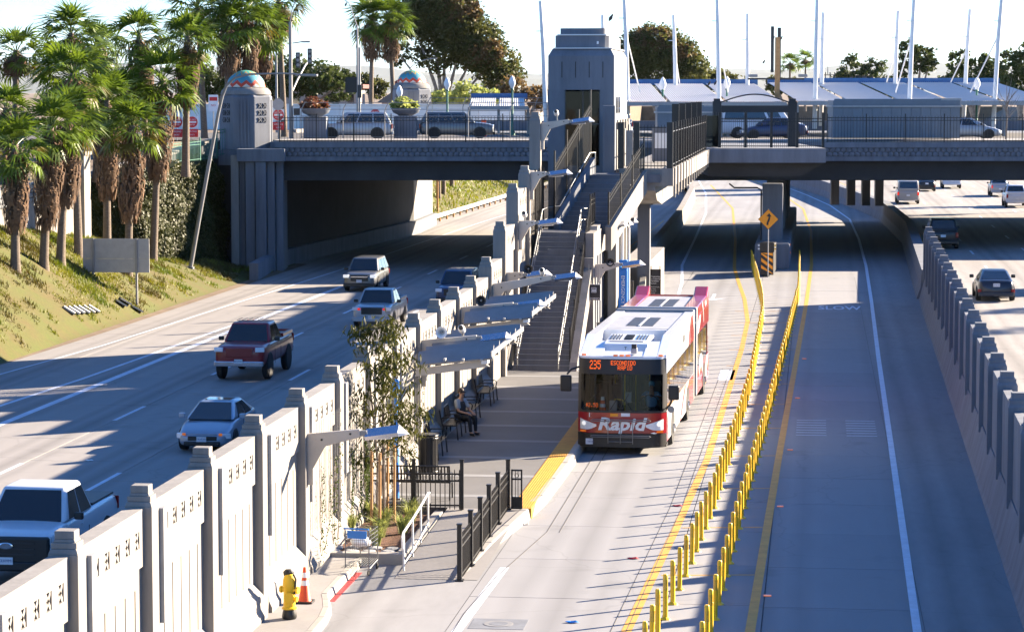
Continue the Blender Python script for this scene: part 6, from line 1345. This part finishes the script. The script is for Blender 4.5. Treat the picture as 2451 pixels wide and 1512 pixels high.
    tree('leafy_tree',lb,'tree',(X_,Y_,GZ),bl,n,size,leaf,'trees beyond the bridge',r=.28,seed=i+3,extra=None if not ex else ([(x,y,z+dz,a,b_,c_) for x,y,z,a,b_,c_ in ex[0]],ex[1],ex[2]))
for i,(lb,b,e,D) in enumerate((('cypress left of the signal mast',656,222,330),('thin cypress right of first cypress',690,222,330))):
    X_,Y_,_ = sv(b,e,D); tree('cypress_tree',lb,'tree',(X_,Y_,GZ),[(0,0,3.6,.5,.5,2.0),(0,0,5.2,.3,.3,1.5)],900,.22,'leaf_dark','skyline cypresses',seed=i+40,r=.15)
for i,(lb,b,e,D,sc) in enumerate((('tiny skyline palm right of the eucalyptus',1160,155,420,1.5),('squat skyline palm left of elevator tower',1213,178,330,1.6),('tiny skyline palm with thin trunk right of pipe sign',1925,142,480,1.5),('skyline palm behind pipe sign',1888,150,420,1.3))):
    X_,Y_,Z_ = sv(b,e,D); palm(lb,(X_,Y_,GZ),(X_,Y_,Z_),Z_-.8,sc,n=26,group='skyline palms',seed=80+i,r0=.2)
# ---------------------------------------------------------------- buildings and walls
mat('stucco_white',(.80,.78,.74),.85,var=.05); mat('stucco_pink',(.42,.33,.27),.85,var=.06); mat('stucco_orange',(.55,.24,.05),.85,var=.06); mat('roof_red',(.14,.045,.04),.8); mat('roof_grey',(.16,.15,.15),.85); mat('roof_metal',(.46,.46,.455),.6,var=.05); mat('panel_blue',(.14,.17,.20),.55,var=.06); mat('roof_blue',(.03,.12,.30),.5)
def house(name,label,b0,b1,e0,e1,D,dep,wall,roof,rh=.5,over=.4,wins=4,flat=True):
    x0,x1 = (b0-1225.5)*KZ*D,(b1-1225.5)*KZ*D; zt = 10.5-(e0-222)*KZ*D
    t = thing(name,label,'building',rz=TH); w_ = B(x0,x1,D,D+dep,GZ-.3,zt).build('wall',wall,t)
    if flat: B(x0-over,x1+over,D-over,D+dep+over,zt,zt+rh).build('roof',roof,t)
    else: M().prism([(x0-over,zt),(x1+over,zt),((x0+x1)/2,zt+rh)],1,D-over,D+dep+over).build('roof',roof,t)
    for k in range(wins):
        x = x0+(x1-x0)*(k+.5)/wins; wn_ = B(x-.45,x+.45,D-.03,D+.02,zt-1.7,zt-.6).build('window','carglass',t); B(x-.5,x+.5,D-.05,D-.01,zt-1.78,zt-1.7).build('sill','white_paint',wn_)
    B(x0+(x1-x0)*.5-.4,x0+(x1-x0)*.5+.4,D-.03,D+.01,GZ,GZ+2.0).build('door','roof_red',t); return t
house('long_building','long pink stucco building with flat red roof behind the hedge tree',600,860,212,0,290,12,'stucco_pink','roof_red',.45,.5,6)
house('house','orange house with grey gable roof beside the twin palms',915,985,246,0,250,9,'stucco_orange','roof_grey',1.3,.5,2,False)
house('house','dark house with red metal roof left of the far pylon',945,1015,200,0,300,9,'roof_grey','roof_red',1.0,.4,2,False)
house('distant_building','low grey building on the skyline behind the right canopies',2036,2092,190,0,330,10,'panel_blue','roof_grey',.4,.3,3)
sw_ = thing('street_wall','long low white wall along the street beyond the bridge','wall',rz=TH)
for k in range(9): x0 = -34+k*3.9; B(x0,x0+3.87,222,222.3,GZ-.3,9.45).build('wall_panel','stucco_white',sw_)
B(-34,1.1,221.9,222.4,9.45,9.55).build('coping','stucco_white',sw_)
# panelled shelters on the bridge deck
def shelter(label,x0,x1,yc,z1,dep):
    t = thing('panelled_shelter',label,'shelter',rz=TH); n = int((x1-x0)/.62); B(x0,x1,yc+.05,yc+dep,7.6,z1-.1).build('core','panel_blue',t)
    for k in range(n): a = x0+(x1-x0)*k/n; B(a+.012,a+(x1-x0)/n-.012,yc,yc+.06,7.65,z1-.55).build('wall_panel','panel_blue',t)
    B(x0-.1,x1+.1,yc-.08,yc+dep+.1,z1-.52,z1-.42).build('cornice','galv_dull',t); B(x0+.1,x1-.2,yc+.15,yc+.4,z1-.42,z1).build('upper_band','panel_blue',t); B(x1-1.2,x1+.1,yc+.1,yc+dep,z1-.42,z1+.04).build('end_cap','galv_dull',t); return t
shelter('long blue-grey panelled shelter on bridge right of the overlook',20.5,28.6,168,10.1,3.0); shelter('short blue-grey panelled shelter behind the footbridge',9.4,13.6,170,9.7,2.5)
# transit plaza canopies with masts
def plaza_roof(label,x0,x1,y0,y1,z0,z1,nb):
    t = thing('plaza_canopy',label,'canopy','corrugated plaza canopies',rz=TH)
    for k in range(nb):
        a = x0+(x1-x0)*k/nb; c_ = x0+(x1-x0)*(k+1)/nb-.25; g = M(); n = int((c_-a)/.16)*2
        pr_ = [(a+(c_-a)*i/n,.035 if i%2 else 0) for i in range(n+1)]
        g.strip([(x,y0,z0+h) for x,h in pr_],[(x,y1,z1+h) for x,h in pr_]); g.build('roof_sheet','roof_metal',t)
        B(c_+.05,c_+.2,y0,y1,z0-.2,z0-.05).build('gutter','galv_dull',t,)
    M().add([(x0,y0-.05,z0-.28),(x1,y0-.05,z0-.28),(x1,y0-.05,z0),(x0,y0-.05,z0),(x0,y0+.2,z0-.28),(x1,y0+.2,z0-.28),(x1,y0+.2,z0),(x0,y0+.2,z0)],[(0,1,2,3),(7,6,5,4),(0,4,5,1),(2,6,7,3)]).build('front_fascia','galv_dull',t)
    B(x0,x1,y1,y1+.3,z1-.1,z1+.35).build('ridge_fascia','roof_blue',t)
    for k in range(nb+1): a = x0+(x1-x0)*k/nb; B(a-.1,a+.1,y0+.3,y0+.5,GZ,z0-.1).build('column','galv',t)
    return t
plaza_roof('white corrugated canopy behind the footbridge and tower',3.0,19.4,186,208,9.85,11.2,4); plaza_roof('grey corrugated canopy behind the panelled shelter',20.2,38.5,186,208,9.9,11.3,5); plaza_roof('low white canopy seen left of the elevator tower',-3.2,1.2,196,206,9.5,10.1,2)
def mast(label,b0,b1,e1,D,st=None,e0=228):
    x0 = (b0-1225.5)*KZ*D; x1 = (b1-1225.5)*KZ*D; z1 = 10.5-(e1-222)*KZ*D; z0 = 10.5-(e0-222)*KZ*D
    t = thing('canopy_mast',label,'mast','white canopy masts',rz=TH); M().tube([(x0,D,z0-2.4),(x0+(x1-x0)*.5,D,z0+(z1-z0)*.5),(x1,D,z1)],[.17,.16,.12],10).build('mast','white_paint',t,smooth=True)
    if st: s = (st-1225.5)*KZ*D; m_ = .55; M().tube([(x0+(x1-x0)*m_,D,z0+(z1-z0)*m_),(s,D+2,z0+.2)],.05,6).build('stay','white_paint',t)
    M().obx((x0+(x1-x0)*.68-.2,D-.1,z0+(z1-z0)*.68),(.5,.1,.06)).build('floodlight','white_paint',t); return t
for i,a in enumerate(((1307,1293,5,188,None),(1503,1491,-40,188,1534),(1617,1610,38,206,1632),(1720,1713,-30,188,1746),(1787,1786,35,206,None),(1948,1952,-30,188,None),(1963,1966,32,206,1955),(2137,2144,28,206,2120),(2172,2183,-30,188,2150),(2303,2315,25,206,2270),(2374,2392,-30,188,2330),(1446,1441,38,206,None))):
    mast('leaning white canopy mast, %s from left'%('first','third','fourth','fifth','sixth','seventh','eighth','ninth','tenth','eleventh','last','second')[i],*a)
# ---------------------------------------------------------------- street furniture on and beyond the bridge
def globe_lamp(label,b,e,D):
    X_,Y_,Z_ = sv(b,e,D); t = thing('globe_lamp',label,'street lamp','green globe street lamps',(X_,Y_,GZ)); h = Z_-GZ
    M().lathe([(.22,0),(.20,.3),(.10,.5),(.07,h-.5),(.13,h-.45),(.10,h-.35)],10).build('post','green_metal',t,smooth=True); M().lathe([(.10,h-.35),(.24,h-.05),(.24,h+.15),(.14,h+.40),(.03,h+.55)],12).build('globe','white_sign',t,smooth=True)
for i,(b,e,D,lb) in enumerate(((1071,203,196,'green street lamp with white globe right of the far pylon'),(1226,200,190,'green street lamp with white globe left of elevator tower'),(957,222,196,'small globe street lamp left of the far pylon'),(1585,203,192,'globe lamp rising behind the white canopy, left'),(1738,201,192,'globe lamp rising behind the white canopy, right'),(2334,203,192,'globe lamp at far right behind the grey canopy'))): globe_lamp(lb,b,e,D)
def cobra(label,b,e0,e1,D,reach,up=1.2,two=False):
    X_,Y_,Z_ = sv(b,e1,D); t = thing('street_light',label,'street light','tall grey street lights',(X_,Y_,GZ),TH); h = Z_-GZ; M().tube([(0,0,0),(0,0,h)],[.11,.07],8).build('pole','galv',t)
    for s in ((1,-1) if two else (1,)): M().tube([(0,0,h),(reach*.4*s,0,h+up*.7),(reach*s,0,h+up)],.04,6).build('arm','galv',t); M().obx((reach*s+.3*(1 if reach > 0 else -1)*s,0,h+up),(.7,.25,.12)).build('lamp_head','galv',t,bevel=.03)
cobra('tall street light with long curved arm left of the twin palms',857,222,64,215,-1.6,2.6); cobra('shorter street light with two arms left of signal pole',664,222,120,205,2.0,.6,True); cobra('street light behind the twin palms',983,222,163,260,2.0,.9)
ts = thing('traffic_signal','tall grey signal pole with mast arm and two signal heads above near fence','traffic signal',loc=sv(698,337,173)[:2]+(7.42,),rz=TH)
M().tube([(0,0,0),(0,0,7.7)],[.14,.11],10).build('pole','galv',ts); M().tube([(0,0,7.7),(.15,0,8.6),(.45,0,9.3),(.72,0,9.5)],.035,6).build('light_arm','galv',ts); M().obx((.85,0,9.45),(.3,.2,.1)).build('lamp_head','galv',ts)
M().tube([(.1,0,3.2),(.35,.8,3.9),(.8,2.0,4.9),(1.35,3.5,5.6),(1.7,4.6,5.75)],.07,8).build('mast_arm','galv',ts)
for x,z in ((.50,5.2),(1.28,5.45)):
    h_ = B(x-.14,x+.14,-.3,-.1,z-.5,z+.5).build('signal_head','dark_metal',ts)
    for k in range(3): M().disc((x,-.32,z+.32-.32*k),.10,1,12,.04).build('signal_lens','galv',h_)
B(.2,.6,-.3,-.05,.9*0+3.6-2.0,3.6-1.55).build('crossing_signal','dark_metal',ts)
sg2 = thing('traffic_signal','signal with red light on beyond the near fence','traffic signal',loc=sv(862,330,205)[:2]+(7.5,),rz=TH); M().tube([(0,0,0),(0,0,6.5)],.09,8).build('pole','galv',sg2)
B(-.15,.15,-.2,0,2.6,3.6).build('signal_head','dark_metal',sg2); B(.25,.9,-.2,0,1.0,1.35).build('side_signal','dark_metal',sg2); M().disc((.42,-.22,1.17),.14,1,12,.04).build('red_lens','brake_on',sg2); B(-1.1,-.2,-.1,0,3.0,4.2).build('sign_back','black_trim',sg2)
def road_sign(label,b,e,D,kind,z=None):
    X_,Y_,Z_ = sv(b,e,D); t = thing('road_sign',label,'road sign',None,(X_,Y_,GZ),TH); h = Z_-GZ; M().tube([(0,.04,0),(0,.04,h+.4)],.03,6).build('sign_post','galv',t)
    if kind == 'dne':
        B(-.38,.38,-.01,.01,h-.38,h+.38).build('board','white_sign',t); M().disc((0,-.016,h),.36,1,24,.01).build('disc','red_sign',t); B(-.27,.27,-.03,-.022,h-.06,h+.06).build('bar','white_sign',t); text('lettering','DO NOT',.13,'white_sign',t,(0,-.024,h+.16),FRONT,.001); text('lettering','ENTER',.13,'white_sign',t,(0,-.024,h-.18),FRONT,.001)
        B(-.38,.38,-.01,.01,h-.98,h-.46).build('lower_board','red_sign',t); text('lettering','WRONG',.15,'white_sign',t,(0,-.014,h-.62),FRONT,.001); text('lettering','WAY',.15,'white_sign',t,(0,-.014,h-.83),FRONT,.001)
    elif kind == 'oct': M().lathe([(.40,-.01),(.40,.01)],8,(0,0,0),R(22.5)).build('board','galv_dull',t,loc=(0,0,h),rot=(R(90),0,0))
    else: B(-.32,.32,-.01,.01,h-.55,h+.55).build('board','white_sign',t); B(-.26,.26,-.016,-.012,h+.15,h+.4).build('print','red_sign',t); text('lettering','NO',.2,'red_sign',t,(0,-.02,h-.15),FRONT,.001)
    return t
road_sign('do not enter sign with wrong way plate among left palms',425,292,170,'dne'); road_sign('second do not enter sign behind the palm trunk',462,292,172,'dne'); road_sign('do not enter sign just right of the near pylon',668,275,172,'dne'); road_sign('grey octagonal back of a stop sign right of the near pylon',667,250,171,'oct'); road_sign('do not enter sign beside the twin palm trunk',899,272,205,'dne'); road_sign('white parking sign left of near pylon',513,247,175,'plain')
# planters, barricade
def planter(label,b,D,bowl,leaf):
    X_,Y_,_ = sv(b,222,D); t = thing('street_planter',label,'planter',None,(X_,Y_,7.42),TH)
    B(-.75,.75,-.75,.75,0,1.5).build('pedestal','concrete_grey',t,bevel=.05); M().lathe([(.35,1.5),(.85,1.75),(1.0,2.05),(.9,2.05),(.5,1.9)],18).build('bowl','concrete_grey',t,smooth=True)
    crown([(0,0,2.35,.9,.9,.45)],900,.18,random.Random(3)).build('plant',leaf,t)
planter('round stone planter with green shrub before the far pylon',972,176,1,'grass_tuft'); planter('stone planter with red flowers behind the near fence',757,173,1,'flower_red')
bc = thing('road_barricade','orange and white folding barricade on the bridge','barricade',loc=sv(1158,318,178)[:2]+(7.56,),rz=TH)
for s in (-1,1): M().obx((0,s*.2,.55),(.35,.05,1.15),(s*.25,0,0)).build('board','cone_orange' if s < 0 else 'white_sign',bc)
# pipe sign with birds, utility poles, lattice
ps = thing('pipe_sign','dark twin-pipe sign pole with side arms and perched birds','sign',loc=sv(1858,340,196)[:2]+(GZ,),rz=TH)
B(-.18,.18,-.15,.15,0,7.2).build('pole','stake',ps); B(-.5,-.28,-.12,.12,4.6,8.0).build('pipe','dark_metal',ps); B(.0,.24,-.12,.12,4.0,7.9).build('pipe','dark_metal',ps); B(-2.2,2.0,-.05,.05,4.05,4.18).build('cross_arm','dark_metal',ps)
for x in (-1.8,1.9): M().obx((x,0,4.35),(.7,.3,.22)).build('lamp','galv',ps,bevel=.05)
for i,(b,e,D) in enumerate(((1847,94,196),(1866,94,196),(1825,150,196),(1695,234*.86,186),(1710,200,186),(712,2,168),(830,14,215),(1460,46,118))):
    X_,Y_,Z_ = sv(b,e,D); t = thing('pigeon','small dark bird perched on %s'%('left pipe of pipe sign','right pipe of pipe sign','left arm of pipe sign','footbridge canopy edge','white canopy edge','signal pole lamp','thin street light','elevator tower mast')[i],'bird','perched birds',(X_,Y_,Z_)); bd_ = M().lathe([(.005,-.16),(.05,-.10),(.085,0),(.07,.08),(.04,.13),(.05,.17),(.03,.21),(.005,.23)],8); bd_.build('body','dark_metal',t,rot=(R(35),0,R(60)),smooth=True)
for i,(b,e,D) in enumerate(((284,130,420),(1113,192,420))):
    X_,Y_,Z_ = sv(b,e,D); t = thing('utility_pole','%s wooden utility pole with crossarms on skyline'%('left','right')[i],'utility pole','utility poles',(X_,Y_,GZ),TH); h = Z_-GZ; M().tube([(0,0,0),(0,0,h)],.15,6).build('pole','bark',t)
    for z,w in ((h-.3,1.0),(h-2.2,1.6)): B(-w,w,-.06,.06,z-.08,z+.08).build('crossarm','bark',t)
lt = thing('steel_lattice','dark steel lattice frame on skyline between masts','frame',loc=sv(1978,212,300)[:2]+(GZ,),rz=TH)
for x in (-.8,-.27,.27,.8): M().tube([(x,0,0),(x,0,5.4)],.06,5).build('upright','dark_metal',lt)
for z in (3.3,3.9,4.5,5.1): M().tube([(-.8,0,z),(.8,0,z)],.05,5).build('beam','dark_metal',lt)
M().tube([(0,0,5.1),(0,0,7.2)],.03,5).build('spire','dark_metal',lt)
# bare sapling in front of the grey canopy
q = random.Random(31); X_,Y_,_ = sv(2405,300,166); t = thing('bare_tree','leafless sapling in front of grey canopy at right','tree',None,(X_,Y_,7.55)); g = M()
for k in range(16):
    a = q.uniform(0,6.28); z0 = q.uniform(1.2,2.4); r = q.uniform(.5,1.4); g.tube([(0,0,z0),(math.cos(a)*r*.5,math.sin(a)*r*.5,z0+.6),(math.cos(a)*r,math.sin(a)*r,z0+q.uniform(.9,1.7))],[.03,.02,.006],4)
g.tube([(0,0,0),(.05,0,1.5),(0,0,3.6)],[.06,.045,.01],6); g.build('trunk','bark',t)
# conduit under the bridge, sunlit
cd = thing('pipe_conduit','dark bent pipe under bridge soffit beside the pier','pipe'); M().tube([CF(13.2,159.5,5.0),CF(13.5,159.5,4.75),CF(14.9,159.5,4.75),CF(15.15,159.5,4.6),CF(15.15,159.5,0)],.05,8).build('pipe','dark_metal',cd)
# ---------------------------------------------------------------- distant hills
def hills(name,D,h0,seed,m):
    q = random.Random(seed); ph = [q.uniform(0,6) for _ in range(5)]; g = M(); n = 90
    A = []; Bt = []
    for i in range(n+1):
        x = (-.5+i/n)*D*.9; hh = h0*(.75+.12*math.sin(i*.21+ph[0])+.08*math.sin(i*.55+ph[1])+.04*math.sin(i*1.3+ph[2]))
        A.append(CF(x,D,7.2)); Bt.append(CF(x,D+700,7.2+hh))
    Cc = [(p[0],p[1]+2500,p[2]*.95) for p in Bt]
    g.strip(A,Bt); g.strip(Bt,Cc); struct(name,g,m,smooth=True)
mat('hill',(.07,.075,.05),.95,var=.3,scale=.0012)
hills('hills',20000,190,3,'hill'); hills('far_hills',26000,330,8,'hill')
# ---------------------------------------------------------------- the hazy air
hz = B(-30000,30000,-400,32000,-2.2,450)
me = hz.mesh('haze'); ho = bpy.data.objects.new('haze',me); C.objects.link(ho); tag(ho,'thin pale haze in the air over the city','haze',kind='stuff')
hm_ = bpy.data.materials.new('haze'); hm_.use_nodes = True; n_ = hm_.node_tree; n_.nodes.clear(); ou = n_.nodes.new('ShaderNodeOutputMaterial'); pv = n_.nodes.new('ShaderNodeVolumePrincipled'); pv.inputs['Color'].default_value = (.80,.90,1,1); pv.inputs['Density'].default_value = 1.3e-5; pv.inputs['Anisotropy'].default_value = .3
n_.links.new(pv.outputs[0],ou.inputs['Volume']); me.materials.append(hm_)
